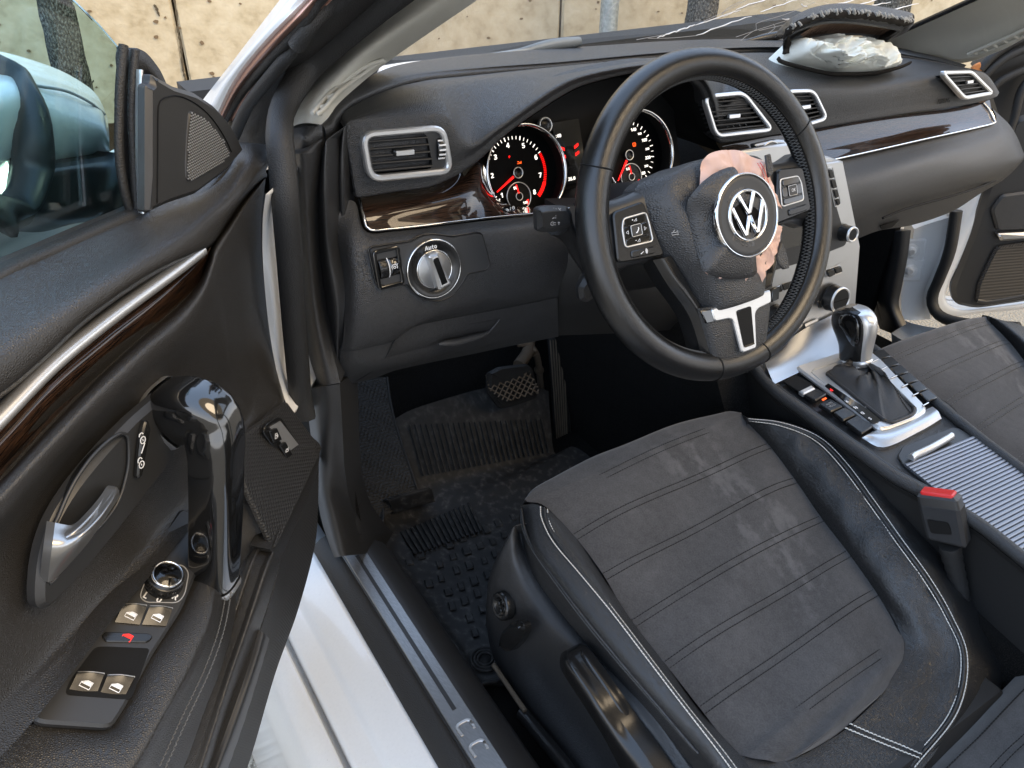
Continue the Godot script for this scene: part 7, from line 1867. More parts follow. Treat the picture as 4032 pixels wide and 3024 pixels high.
	st = mb()
	g = grid_of([pv([482.5,560,-485.8,473.7,562.7,-453.2,482,550.5,-400,507.3,538,-345.7,491.3,524.3,-286,502.2,508.3,-216.3,512.6,492.3,-146.7]), pv([462.1,568,-475.9,445.4,571.7,-438.7,441.2,566.4,-379.7,450.2,562.3,-326.3,432,551,-268.2,438.9,535.1,-198.7,447.9,518.8,-127.9]), pv([472.7,557.2,-482.9,447.1,559.7,-440,430.8,557.3,-375.9,438.7,554.4,-327.6,421.7,543.8,-272.4,423.7,527.3,-200.7,438.8,507.9,-125.3]), pv([514.8,513,-504.9,494.1,503.9,-464.9,478.3,499.5,-401.3,488.2,488.4,-352.8,476.5,475.1,-295,482.1,458.6,-223,500,439.6,-140.4])], 40, 20, true)
	put_grid(st, g)
	part("side_bolster", st, M.seat_leather, p)
	st = mb()
	tube(st, smooth(pv([443.6,567.4,-437.9,435.4,563.7,-377.1,442.5,560.1,-325.8,424.2,549.2,-269.1,429,533.1,-199,440.6,515.2,-125.8]), 40), .0021, 6)
	part("piping", st, M.seat_leather, p)
	st = mb()
	stitches(st, smooth(pv([447,569.6,-438.4,438.5,565.9,-377.6,446.3,562.2,-325.9,428.4,551.2,-268.8,433.8,535.2,-199.2]), 40), .0048, .0034, .0006, up * .001)
	part("piping_stitch", st, M.thread_white, p, "", true)
	st = mb()
	g = grid_of([pv([788.7,561.5,-474.4,774.9,560.8,-449.3,759.2,550.8,-401,734.3,539.5,-351.9,701.7,527.5,-299.9,683.2,513.8,-240.3]), pv([772.5,572.7,-451.9,764.3,576,-421.7,740.7,574.2,-369.2,716.8,567.3,-316.9,681.8,554.8,-262.4,672.5,537,-207.4]), pv([832.2,543.9,-460.7,841.1,547.5,-431.4,829.9,546.2,-381.2,817.3,534,-328.3,787.4,520.1,-267.8,765.1,507.9,-214.3])], 30, 14, true)
	put_grid(st, g)
	put_back(st, g, Vector3(0, -.2, 0))
	part("side_bolster", st, M.seat_leather, p)
	st = mb()
	bx(st, fr(Vector3(.74, .27, -.22), Vector3.RIGHT, Vector3.UP), Vector3(.44, .44, .22), .03)
	part("seat_base", st, M.plastic_matt, p)
	st = mb()
	bx(st, fr(Vector3(-.02, .27, -.2), Vector3.RIGHT, Vector3.UP), Vector3(.40, .44, .19), .03)
	part("seat_base", st, M.plastic_matt, d)
func console() -> void:
	var up := Vector3.UP
	var c := thing("centre_console", "silver and black centre console with radio, climate knobs, gear surround and ribbed cover", "console", Vector3(.37, .25, -.4))
	# body
	var st := mb()
	var rim := pv([268.5,592,-577.1,236,600,-512.8,224.4,600,-484.5,214.8,600,-447.7,212.3,600,-409.9,207.7,600,-357.2,202.8,600,-297.4,198.7,600,-239.7,203.9,600,-197.2,210.1,600,-131.9,199,600,-63.1,188.8,600,3.7])
	var low := PackedVector3Array()
	var mid := PackedVector3Array()
	for q in rim:
		mid.append(q + Vector3(.004, -.05, 0))
		low.append(Vector3(q.x + .01, .28, q.z))
	skin(st, [shift(rim, Vector3(0, -.012, 0)), mid, low], 50, 16, Vector3(.06, 0, 0))
	part("console_side", st, M.plastic_matt, c)
	st = mb()
	sweep(st, smooth(rim, 60), ring2(.0085, 10), up)
	part("padded_rim", st, M.dash, c)
	st = mb()
	var inner := PackedVector3Array()
	for q in rim: inner.append(q + Vector3(.016, -.006, 0))
	sweep(st, smooth(inner, 60), ring2(.006, 8), up)
	part("inner_rim", st, M.plastic, c)
	st = mb()
	var edge := pv([452.9,600,-478.2,450.6,600,-469.2,447.9,600,-455.4,440,600,-430.1,421,600,-378.1,405.5,600,-331.2,391.5,600,-293.5,382.3,600,-261.8,372.7,600,-229.6,362,600,-186.9,353,600,-150.4,331.9,600,-72.2])
	skin(st, [shift(rim, Vector3(.008, -.005, 0)), shift(edge, Vector3(-.006, -.005, 0))], 50, 4, Vector3(0, -.02, 0), true)
	part("console_top", st, M.dash_fine, c)
	st = mb()
	sweep(st, smooth(edge, 50), ring2(.0075, 10), up)
	part("padded_rim", st, M.dash, c)
	st = mb()
	var elow := PackedVector3Array()
	for q in edge: elow.append(Vector3(q.x, .28, q.z))
	skin(st, [shift(edge, Vector3(0, -.006, 0)), elow], 40, 4, Vector3(-.03, 0, 0), true)
	part("console_side", st, M.plastic_matt, c)
	# silver ramp below the stack
	st = mb()
	skin(st, [pv([318.5,565.8,-568,373.6,610.8,-550.2,437.3,621.4,-548.7,489.1,629,-547.3]), pv([245.6,610,-504.2,333.1,610,-508.3,408.1,610,-511.4,471.9,610,-514.7]), pv([225.8,603,-467.8,294.3,603,-472.1,380.1,603,-476.9,437.8,603,-455.6])], 20, 14, Vector3(0, -.02, 0))
	part("silver_ramp", st, M.alu, c)
	# gear surround
	st = mb()
	plate(st, rnd(pv([287.1,602,-483,388,602,-475.8,432.7,602,-452.2,365.7,602,-308.5,354.8,602,-301.6,331.5,602,-298.5,273.8,602,-302.6,259.4,602,-307.6,260.9,602,-321.8]), .008, 4), up, .006, .003)
	var gs := part("gear_surround", st, M.satin, c)
	st = mb()
	sweep(st, rnd(pv([293.8,608,-460.2,366.3,608,-456,401.9,608,-437.9,346.5,608,-307.4,323.1,608,-300.4,273.8,608,-304.5,263.8,608,-310.5]), .010, 4), ring2(.0012, 6), up, true)
	part("surround_step", st, M.satin, gs)
	st = mb()
	plate(st, rnd(pv([280,608.2,-420.1,289.8,608.2,-421.5,280.9,608.2,-319.1,265.2,608.2,-317,260.6,608.2,-321.1]), .002, 3), up, .0012, .0004)
	part("gate_plate", st, M.gloss_black, gs)
	st = mb()
	var gx := pv([278.3,609.6,-407,273.5,609.6,-374.7,271.9,609.6,-357.9,269,609.6,-343.7,266.7,609.6,-329.3])
	var dir := (gx[4] - gx[0]).normalized()
	for i in range(1, 5): words(st, ["P", "R", "N", "D", "S"][i], fr(gx[i], dir.rotated(up, PI * .5), up).rotated_local(Vector3(0, 0, 1), PI), .0056, .0002, true)
	words(st, "+", fr(Vector3(0.2854, 0.6096, -0.3511), dir.rotated(up, -PI * .5), up), .004, .0002, true)
	words(st, "-", fr(Vector3(0.2847, 0.6096, -0.3395), dir.rotated(up, -PI * .5), up), .004, .0002, true)
	part("gate_letter", st, M.mark_white, gs)
	st = mb()
	words(st, "P", fr(gx[0], dir.rotated(up, -PI * .5), up), .006, .0002, true)
	part("lighted_letter", st, M.lit_red, gs)
	st = mb()
	plate(st, rnd(pv([242.2,601,-466,274.5,601,-467.7,275.4,601,-432.6,241.9,601,-429.6]), .003, 3), up, .003, .001)
	part("coin_tray", st, M.deep_black, c)
	st = mb()
	plate(st, rnd(pv([238,602,-431.7,266.1,602,-433.5,265.1,602,-423.9,237.2,602,-422.2]), .001, 2), up, .006, .002)
	part("brake_key_lip", st, M.satin, c)
	var keys := [pv([237.8,602,-421.8,266.3,602,-423.2,268.1,602,-404.9,239.1,602,-401.4]), pv([236.1,602,-393.6,261.6,602,-393.4,262.5,602,-370.9,235.8,602,-370.9]), pv([237.7,602,-368.4,261.7,602,-368.6,262.4,602,-348.1,233.7,602,-347.2]), pv([234.2,602,-344.4,261.7,602,-346,260.6,602,-316.9,230,602,-312.9])]
	for i in 4:
		st = mb()
		plate(st, rnd(keys[i], .003, 3), up, .006, .0015)
		part("console_key", st, M.satin_black, c)
	st = mb()
	var kc: Callable = func(i: int) -> Transform3D: return fr((keys[i][0] + keys[i][1] + keys[i][2] + keys[i][3]) / 4.0 + up * .0063, keys[i][1] - keys[i][0], up)
	var F: Transform3D = kc.call(0)
	strokes(st, F, [arc(0, 0, 3, 0, 360, 14), arc(0, 0, 4.4, -50, 50, 5), arc(0, 0, 4.4, 130, 230, 5)], .0006)
	F = kc.call(1)
	words(st, "AUTO", fr(F * Vector3(0, .003, 0), F.basis.x, up), .0036, .0002)
	words(st, "HOLD", fr(F * Vector3(0, -.0025, 0), F.basis.x, up), .0036, .0002)
	F = kc.call(2)
	strokes(st, F, [[-4, 1, -2, 4, 2, 4, 4, 1, -4, 1], arc(-2, -3, 1.5, 0, 180, 5), arc(2, -3, 1.5, 0, 180, 5)], .0006)
	part("key_mark", st, M.mark_grey, c)
	st = mb()
	plate(st, pv([247.6,608.5,-397.7,256.1,608.5,-398.2,255.9,608.5,-395.5,246.5,608.5,-394.2]), up, .0006)
	part("brake_light", st, M.lit_orange, c)
	st = mb()
	for i in 6:
		var a := pv([419.6,604,-447.9,431.6,604,-444])
		var b := pv([373.3,604,-311.5,381.6,604,-312])
		var t0 := i / 6.0
		var t1 := (i + .92) / 6.0
		if i < 6:
			var s2 := mb()
			plate(s2, PackedVector3Array([a[0].lerp(b[0], t0) + Vector3(.004, 0, 0), a[0].lerp(b[0], t1) + Vector3(.004, 0, 0), a[1].lerp(b[1], t1) + Vector3(.016, 0, 0), a[1].lerp(b[1], t0) + Vector3(.016, 0, 0)]), up, .005, .0012)
			part("console_key", s2, M.satin_black, c)
	st = mb()
	for q in [[1884,766, 1897,761], [1900,798, 1911,794], [1922,816, 1934,812], [1946,835, 1956,831], [1969,854, 1979,850], [1994,876, 2004,872]]: pass
	for q in [pv([397.8,609,-427.2,411.1,609,-427.2]), pv([389.4,609,-405.4,404.3,609,-405.8]), pv([382.6,609,-382,396.1,609,-381.4]), pv([376.1,609,-357.8,388.7,609,-357.5]), pv([369.2,609,-334.7,381.6,609,-334.3]), pv([358.9,609,-310.5,372.1,609,-310.7])]:
		sweep(st, q, box2(.0022, .0016, .0006), up)
	part("key_divider", st, M.chrome, c, "", true)
	st = mb()
	skin(st, [pv([253.2,603,-312.2,302.6,603,-307.9,361.5,603,-306.6,379.1,603,-306.9]), pv([234.8,606,-308.7,270.2,606,-292.2,338.9,606,-290.2,371,606,-293.3]), pv([230.1,601,-311.9,239.3,601,-282.1,316.1,601,-279.8,366.7,601,-282.8])], 20, 12, Vector3(0, -.01, 0))
	part("silver_apron", st, M.alu, c)
	# ribbed roller cover
	st = mb()
	plate(st, rnd(pv([241.8,596,-262.1,264.8,596,-271.8,364.4,596,-263.6,370.4,596,-256.1,367.4,596,-230.4,346.4,596,-78.4,190.1,596,-31,203.1,596,-99.5,231.2,596,-245.7]), .006, 4), up, .003, .001)
	part("cover_bed", st, M.plastic, c)
	st = mb()
	var ra := pv([231.7,600,-245.2,192.7,600,-44.4])
	var rb := pv([365.9,600,-235,358.4,600,-36.9])
	for i in 34:
		var t := (i + .5) / 34.0
		var p0 := ra[0].lerp(ra[1], t); var p1 := rb[0].lerp(rb[1], t)
		var s2 := mb()
		var w := ra[0].distance_to(ra[1]) / 34.0 * .86
		sweep(s2, PackedVector3Array([p0, p0.lerp(p1, .5), p1]), PackedVector2Array([Vector2(-w / 2, -.002), Vector2(w / 2, -.002), Vector2(w / 2 * .8, .0012), Vector2(0, .0018), Vector2(-w / 2 * .8, .0012)]), up, false, true)
		part("cover_slat", s2, M.slat_blue, c)
	st = mb()
	sweep(st, smooth(pv([243.1,603,-245.3,252.5,603,-246.5,286.9,603,-245.5,334.2,603,-247.1]), 12), PackedVector2Array([Vector2(-.005, 0), Vector2(.005, 0), Vector2(.0045, .004), Vector2(.002, .008), Vector2(-.002, .008), Vector2(-.0045, .004)]), up)
	part("cover_pull", st, M.satin, c)
	# rear side pocket
	st = mb()
	skin(st, [pv([240,489.6,-135.2,240,493.9,-98.1,240,495,-48.9,240,489.5,2.7]), pv([235,484.2,-123.5,235,486.8,-86.3,235,487.1,-43.1,235,482,8.2]), pv([250,448,-117.7,250,450.2,-82.8,250,436.7,-40.8,250,433.7,12.8])], 16, 8, Vector3(.05, 0, 0))
	part("side_flap", st, M.dash, c)
	st = mb()
	tube(st, smooth(pv([232,495.6,-124.1,232,496.5,-100.2,232,496.4,-75.5,232,494.7,-48.2]), 12), .0022, 6)
	part("flap_edge", st, M.bark, c)
	# the upright stack
	var n := Vector3(-.05, .16, .98).normalized()
	st = mb()
	var outl := pv([205.1,916,-622.9,320.6,914.4,-616.7,401.1,874.9,-606.2,443.7,870.9,-603.3,503.4,726.7,-576.7,500.4,717,-575.3,466.3,704.1,-574.9,479,706.3,-574.6,508.3,618.6,-558.8,390,598.6,-561.6,258.7,589.8,-566.9,213.4,731.1,-592.2])
	plate(st, PackedVector3Array([outl[0], outl[1], outl[3], outl[4], outl[8], outl[9], outl[10]]), n, .010, .003)
	part("stack_panel", st, M.alu, c)
	st = mb()
	plate(st, rnd(pv([388.5,877.7,-596.1,430.2,876.5,-593.8,489.1,734.9,-567.7,487.5,723.6,-565.9,453.9,710.1,-565.4,379.2,696.2,-566.9,280.2,691.2,-571.2,261.6,754.3,-582.4,333.6,750.8,-578.2]), .006, 4), n, .005, .002)
	part("stack_frame", st, M.alu, c)
	st = mb()
	plate(st, rnd(pv([261.9,883,-598.8,395.9,872.4,-590.3,428.9,802.9,-577.3,457.3,747.2,-566.7,454.1,740.2,-565.7,370.3,732.5,-568.8,282.4,729.9,-572.8]), .004, 3), n, .004, .0015)
	var rd := part("radio", st, M.plastic, c)
	st = mb()
	plate(st, pv([272.6,802.8,-580.9,348.3,802.5,-576.9,357.5,761.9,-569.8,285,763,-573.7]), n, .001)
	part("radio_screen", st, M.gloss_black, rd)
	st = mb()
	for i in 4:
		var y0 := 366 + i * 19
	for q in [pv([395,870.4,-585.4,403.9,869.7,-584.9,410.6,856.3,-582.3,401.7,856.3,-582.8]), pv([402.9,854,-582.4,411.9,854,-581.9,418.7,840.3,-579.3,409.8,839.6,-579.7]), pv([411.1,837.3,-579.2,419.1,837.4,-578.8,424.8,825.1,-576.5,417.9,823.4,-576.6]), pv([418.2,821.2,-576.2,425.2,822.2,-576,429.5,812.9,-574.3,423.6,811,-574.3])]:
		var s2 := mb()
		plate(s2, rnd(q, .0015, 2), n, .003, .0008)
		part("radio_key", s2, M.satin_black, rd)
	st = mb()
	var p4 := rnd(pv([392.9,872.7,-586.1,406.8,872,-585.3,432.9,812.3,-574.2,421,809.2,-574.3]), .002, 3)
	sweep(st, p4, ring2(.0009, 5), n, true)
	part("key_frame", st, M.satin, rd)
	for q in [[Vector3(0.4454, 0.7646, -0.5656), 13.0], [Vector3(0.4382, 0.6561, -0.5523), 22.0], [Vector3(0.3096, 0.6512, -0.5581), 22.0]]:
		var K := fr(q[0], Vector3.RIGHT, n)
		var r: float = q[1]
		st = mb()
		lathe(st, K, [r + 1, 0, r, 3, r - .5, 17, r - .5, 17, r - 3, 18.5, 0, 18.5], 36)
		var kn := part("stack_knob", st, M.satin_black, c)
		st = mb()
		lathe(st, K, [r - 4, 18.3, r - 3, 20, r - 1.2, 20, r - .2, 17], 36)
		part("knob_ring", st, M.satin, kn)
		st = mb()
		lathe(st, K, [0, 19.2, r - 4, 18.8], 30)
		part("knob_face", st, M.plastic, kn)
		if r > 20:
			st = mb()
			sweep(st, PackedVector3Array([K * Vector3(-(r - 5) * .001, 0, .0192), K * Vector3((r - 5) * .001, 0, .0192)]), box2(.0012, .0006), n, false, true)
			part("face_split", st, M.deep_black, kn)
	for q in [pv([290.9,702.2,-569.4,319,703.5,-568.2,324,691.8,-566,295.7,690.5,-567.2]), pv([321,703.9,-568.1,342.7,704.5,-567.1,347.8,693.5,-565,326,692.1,-565.9]), pv([344.7,704.8,-567.1,364.7,705.9,-566.2,369,694.2,-564.1,349.8,693.8,-565]), pv([420.6,703.3,-562.9,435.2,704.9,-562.5,440.8,694.4,-560.5,426.1,692.8,-560.9]), pv([437.2,705.3,-562.4,452,706.1,-561.8,456.6,695.8,-559.9,441.8,695,-560.5])]:
		st = mb()
		plate(st, rnd(q, .002, 2), n, .004, .001)
		part("climate_key", st, M.satin_black, c)
	st = mb()
	sweep(st, rnd(pv([419.5,704.7,-564.2,453,707.1,-562.9,460.3,693,-560.3,425.4,691,-561.7]), .003, 3), ring2(.0009, 5), n, true)
	part("key_frame", st, M.satin, c)
	st = mb()
	plate(st, rnd(pv([383,621,-552.4,412.4,623.7,-551.4,415.4,616.4,-550,385.9,613.8,-551.1]), .001, 2), n, .0008)
	part("data_plate", st, M.satin, c)
	for q in [pv([405.5,654.7,-555.8,411.7,655.7,-555.6,416.3,644.2,-553.5,410,643.3,-553.7])]:
		st = mb()
		plate(st, rnd(q, .001, 2), n, .003)
		part("climate_key", st, M.satin_black, c)
	st = mb()
	sweep(st, smooth(pv([276.3,718.4,-573.8,334.6,717.9,-570.7,394.9,719,-567.8,447.9,729,-566.8,482.4,741.5,-567]), 20), ring2(.0016, 6), n)
	part("stack_seam", st, M.deep_black, c)
	# slot for the key beside the wheel
	st = mb()
	plate(st, rnd(pv([274.2,914.1,-637.3,318.8,915.4,-635.2,346.3,910.4,-633,370.9,854.8,-622.7,327.7,852.4,-624.5,295.7,878.5,-630.4]), .004, 3), n, .012, .003)
	var ks := part("key_slot", st, M.alu, c)
	st = mb()
	var KS := fr(Vector3(0.3041, 0.8974, -0.6207), Vector3.RIGHT, n)
	lathe(st, KS, [0, -5, 13, -4, 17, -1, 18.4, 1.4, 20, 1, 21, -1], 36)
	part("slot_dish", st, M.satin, ks)
	st = mb()
	for i in 4: sweep(st, pv([305.4,880.4,-617.8,344.7,881.5,-616]) if i == 0 else (pv([307.7,875.4,-616.9,347.1,876.4,-615]) if i == 1 else (pv([310,870.3,-615.9,349.5,871.2,-614.1]) if i == 2 else pv([312.3,865.2,-615,352,866.1,-613.1]))), box2(.003, .0016, .0006), n)
	part("slot_rib", st, M.satin, ks, "", true)
	gear_lever()
	buckle()
func gear_lever() -> void:
	var top := pv([380,690.6,-478.6])
	var g := thing("gear_lever", "automatic gear lever with black and silver grip above a leather boot", "gear lever", Vector3(0.3196, 0.6050, -0.3644))
	# [left px, right px] taken at the lever's own distance, turned into round-cornered rings
	var l := pv([375,602.1,-465.2,375,617.1,-469.4,375,629.3,-473.8,375,640.2,-482.2,375,649.3,-491.1,375,658.4,-496.4,375,669.4,-497.7,375,680.7,-492.8,375,689.9,-481.3])
	var r := pv([375,619.6,-419.4,375,633.3,-421.8,375,645.1,-422.8,375,656.1,-423.6,375,667,-424.4,375,679.2,-427.2,375,689,-431.8,375,696,-445.5,375,695.5,-467.3])
	var toward := Vector3(-.85, .15, .5)
	var rings := []
	var steps := 24
	var ls := smooth(l, steps); var rs := smooth(r, steps)
	for i in steps:
		var m := (ls[i] + rs[i]) / 2.0
		var a := (rs[i] - ls[i]) / 2.0
		var dp := toward.cross(a.normalized()).cross(a.normalized()).normalized() * -1.0
		var k := .019 * (1.0 if i < steps - 5 else sqrt(maxf(.02, 1.0 - pow((i - steps + 6) / 6.0, 2.0))))
		if i < 8: k = lerpf(.0155, .019, i / 8.0)
		var row := PackedVector3Array()
		for j in 33:
			var t := TAU * j / 32
			var cx := signf(cos(t)) * pow(absf(cos(t)), .8); var sx := signf(sin(t)) * pow(absf(sin(t)), .8)
			row.append(m + a * cx + dp * k * sx)
		rings.append(row)
	var st := mb()
	put_grid(st, rings)
	cap(st, rings[steps - 1], false)
	part("grip", st, M.satin_black, g)
	st = mb()                                               # silver back and crown
	var sp := []
	for i in steps:
		var row := PackedVector3Array()
		var c: Vector3 = (ls[i] + rs[i]) / 2.0
		for j in 15:
			var q: Vector3 = rings[i][posmod(j - 10 - (2 if i > 18 else 0), 32)]
			row.append(c + (q - c) * (1.045 if j > 0 and j < 14 else .99))
		sp.append(row)
	put_grid(st, sp)
	part("grip_spine", st, M.satin, g)
	st = mb()
	var inset := smooth(pv([352,683,-471.8,352,692.5,-456.5,352,689.1,-442,352,673.8,-434.1,352,653.1,-430.6,352,646.1,-437.9,352,651.6,-448.1,352,661.4,-459.6,352,669.1,-470.5]), 30, true)
	var ring1 := PackedVector3Array()
	var cc := Vector3.ZERO
	for q in inset: cc += q / inset.size()
	var b := []
	for f in [1.0, .9, .5, .05]:
		var row := PackedVector3Array()
		for i in 31: row.append(cc.lerp(inset[i % 30], f) + toward.normalized() * (.0012 if f == .9 else (-.001 if f == 1.0 else .0002)))
		b.append(row)
	put_grid(st, b)
	part("grip_inset", st, M.gloss_black, g)
	st = mb()
	var col := []
	for k in [[0.0, 1.0], [.0, 1.10], [.004, 1.12], [.009, 1.10], [.011, 1.0]]:
		var row := PackedVector3Array()
		var c: Vector3 = (ls[0] + rs[0]) / 2.0
		for q in rings[0]: row.append(c + (q - c) * k[1] + Vector3(0, k[0] - .006, .001))
		col.append(row)
	put_grid(st, col)
	part("collar", st, M.satin, g)
	# boot
	var base := smooth(rnd(pv([309.5,609,-442.7,339.2,609,-440.3,380.2,609,-420.3,343.4,609,-313,329.2,609,-304.3,284.3,609,-306.7,280.9,609,-317.8]), .010, 3), 64, true)
	var topc := (ls[0] + rs[0]) / 2.0 + Vector3(0, -.004, .002)
	st = mb()
	rings = []
	for j in 22:
		var t := j / 21.0
		var row := PackedVector3Array()
		for i in 65:
			var q := base[i % 64]
			var ang := TAU * (i % 64) / 64.0
			var up_ := rings_top(topc, ang + 2.6, .017)
			var s := pow(t, .62)
			var v := q.lerp(up_, s)
			v.y = lerpf(q.y, up_.y, pow(t, 1.2)) + .020 * sin(t * PI) * (1 - t) + .003 * sin(ang * 7 + t * 9) * sin(t * PI)
			var fold := sin(ang * 5 + t * 5.0) * .0058 + sin(ang * 11 - t * 7.0) * .0026
			v += (q - base_mid(base)).normalized() * fold * sin(t * PI)
			row.append(v)
		rings.append(row)
	put_grid(st, rings)
	part("boot", st, M.boot_leather, g)
	st = mb()
	tube(st, base, .0032, 6, true)
	part("boot_welt", st, M.boot_leather, g)
	st = mb()
	for k in [0, 2]:
		var p := PackedVector3Array()
		for j in 20: p.append(rings[j][34 + k])
		stitches(st, p, .0040, .0028, .0006, Vector3(-.3, .5, .6) * .001)
	part("boot_stitching", st, M.deep_black, g, "", true)
func rings_top(c: Vector3, a: float, r: float) -> Vector3: return c + Vector3(cos(a) * r, -.002, sin(a) * r)
func base_mid(b: PackedVector3Array) -> Vector3:
	var m := Vector3.ZERO
	for q in b: m += q / b.size()
	return m
func buckle() -> void:
	var k := thing("seatbelt_buckle", "seat belt buckle with a red release key beside the driver's cushion", "seat belt buckle", Vector3(0.1950, 0.5200, -0.1188))
	var f := pv([165,611.2,-181.6,180,626.4,-141.1,180,580.4,-115.9,165,570.8,-155.8])
	var n := (f[1] - f[0]).cross(f[0] - f[3]).normalized()
	if n.dot(Vector3(-.6, .3, .7)) < 0: n = -n
	var bk := -n * .026
	var st := mb()
	plate(st, rnd(shift(f, bk), .005, 4), n, .026, .004)
	part("housing", st, M.buckle_felt, k)
	st = mb()
	var u := (f[0] - f[3]).normalized()
	var a := PackedVector3Array([f[0] - u * .004 - n * .001, f[1] - u * .004 - n * .001, f[1] + bk - u * .004, f[0] + bk - u * .004])
	plate(st, rnd(a, .005, 4), u, .016, .004)
	part("cap", st, M.plastic, k)
	st = mb()
	var b := PackedVector3Array()
	var m := (a[0] + a[1] + a[2] + a[3]) / 4
	for q in a: b.append(m + (q - m) * .80 + u * .0145)
	plate(st, rnd(b, .003, 3), u, .004, .0015)
	part("release_key", st, M.red_plastic, k)
	st = mb()
	plate(st, rnd(shift(pv([167.5,597.4,-164.9,175.5,604.7,-144.1,175.5,592.5,-135.1,167.5,583.5,-154.7]), n * .001), .002, 2), n, .001)
	part("label_plate", st, M.deep_black, k)
	st = mb()
	tube(st, smooth(pv([185,568.2,-136.5,188,553.9,-131.2,192,537.6,-124.6,197,514.4,-113.8,200,492.3,-102]), 14), .0115, 10, false, PackedFloat32Array([1.1, 1.15, 1.0, 1.12, .95, 1.05, .9, 1.0, .85, .95, .8, .85, .7, .65]))
	part("stalk", st, M.rubber, k)
func floor_things() -> void:
	var nE := Vector3(0, .62, .78).normalized()
	# dead pedal
	var f := thing("foot_rest", "dark dimpled foot rest at the left of the driver's footwell", "foot rest", Vector3(-0.2635, 0.3557, -0.9033))
	var st := mb()
	skin(st, [pv([-258.6,465.5,-1030.6,-215.2,454.5,-1024.3,-171.4,443.4,-1018]), pv([-277.4,431.7,-986.7,-233.2,419.9,-979.6,-186.9,407.6,-972.2]), pv([-287,407.9,-956.5,-245,387.6,-938.7,-193.5,373.3,-929.7]), pv([-296.3,350.5,-885.5,-248.6,339.4,-879.7,-199.4,327.8,-873.7]), pv([-301.3,295.2,-817.8,-268,297.1,-825.4,-201,301.6,-841.7])], 14, 30, Vector3(0, -.03, -.03))
	part("pad", st, M.dimpled, f)
	st = mb()
	tube(st, smooth(pv([-171.4,443.4,-1018,-186.8,406.3,-970.7,-193.6,370.4,-926.1,-198.4,326.4,-872.1,-201.4,305.2,-846]), 20), .0028, 6)
	part("pad_edge", st, M.rubber, f)
	# the moulded mat
	var m := thing("floor_mat", "dusty black rubber floor mat with ribs and raised studs under the driver's seat", "floor mat", Vector3(-.05, .25, -.7))
	st = mb()
	var g := grid_of([pv([-190.4,394.4,-952.9,-153.1,400.4,-955.1,-85.9,401.5,-953.4,3.6,397.7,-950.4,92.6,382.8,-938.5,132.3,361.9,-922]), pv([-194.6,354.4,-918.5,-159.1,355.7,-919.6,-93,354.1,-915.7,-9.8,347.6,-910.6,79.1,332.9,-898.8,111.8,309.4,-880.2]), pv([-196.2,309.2,-882.6,-167.9,294.4,-870.8,-98.6,285.9,-864.1,-24.8,280.3,-859.6,61.8,271.9,-853,102.5,264.9,-847.3]), pv([-192.1,275,-843.8,-157.2,276,-828.7,-98.9,276,-811.2,-28.3,276,-811.5,62.4,276,-821.3,138.5,276,-835.2]), pv([-266,300,-848.6,-240.1,272,-812.5,-155.7,269,-778.9,-72.7,269,-771.8,21.4,269,-759.8,151.9,269,-760.4]), pv([-305.4,285,-772.2,-275.6,269,-757.5,-200.4,267,-714,-114.2,267,-687.7,-5.4,267,-690,134.3,267,-693.9]), pv([-312.9,283,-719.2,-280.9,268,-693.5,-222.2,266,-642.1,-152,266,-611.1,-43.3,266,-606.6,80,266,-597.5]), pv([-302.1,280,-614.9,-280.5,268,-596.5,-239.3,266,-551.9,-185.3,266,-529.6,-89.3,266,-514.9,24.6,266,-503.4]), pv([-296.5,276,-514.4,-281.5,266,-506.6,-250.4,266,-477.9,-204.9,266,-459.8,-130.1,266,-433.7,-30.3,266,-424.2]), pv([-297.5,270,-461.9,-287,267,-456.2,-263.8,266,-442.8,-219.5,266,-424.9,-153.5,266,-390.1,-73.8,266,-360.2])], 60, 90, true)
	put_grid(st, g)
	put_back(st, g, Vector3(0, -.006, 0))
	part("mat_sheet", st, M.mat_rubber, m)
	st = mb()
	for i in 26:                                            # long ribs on the toe part
		var t := i / 25.0
		var a := pv([-168.7,382.5,-937,94.6,325.7,-891.9]); var b := pv([-174,306.3,-876.4,86.9,272.2,-849.4])
		sweep(st, PackedVector3Array([a[0].lerp(a[1], t), a[0].lerp(a[1], t).lerp(b[0].lerp(b[1], t), .5), b[0].lerp(b[1], t)]), box2(.0032, .0032, .001), nE)
	part("toe_rib", st, M.mat_rubber, m, "", true)
	st = mb()
	for i in 15:
		var t := i / 14.0
		var a := pv([-258.8,270,-796.2,-122.5,270,-800.7]); var b := pv([-261.9,270,-735.2,-138.6,270,-725.7])
		sweep(st, PackedVector3Array([a[0].lerp(a[1], t), b[0].lerp(b[1], t)]), box2(.005, .005, .0015), Vector3.UP)
	part("mat_rib", st, M.mat_rubber, m, "", true)
	st = mb()
	var r := RandomNumberGenerator.new()
	r.seed = 6
	var o := Vector3(-0.2802, 0.2680, -0.7298)
	for iz in 12:
		for ix in 9:
			var c := o + Vector3(ix * .026 + (.013 if iz % 2 else 0.0) + iz * .004, 0, iz * .031)
			if c.x > .1 or r.randf() < .22: continue
			c += Vector3(r.randf_range(-.003, .003), 0, r.randf_range(-.003, .003))
			bx(st, fr(c, Vector3(1, 0, .25), Vector3.UP), Vector3(r.randf_range(.010, .014), r.randf_range(.014, .019), r.randf_range(.002, .0042)), .0015)
	part("mat_stud", st, M.mat_rubber, m, "", true)
	st = mb()
	skin(st, [pv([-255.9,278,-877.1,-226.3,285,-866.1,-180,285,-857.4]), pv([-269.2,312,-843.3,-240.8,322,-829.9,-194.2,322,-821.8]), pv([-264,322,-829.8,-233.5,332,-817.7,-189,328,-813.4]), pv([-258.2,290,-828.5,-227.2,300,-816.5,-183.2,295,-813.5])], 16, 14, Vector3(0, 0, -.004))
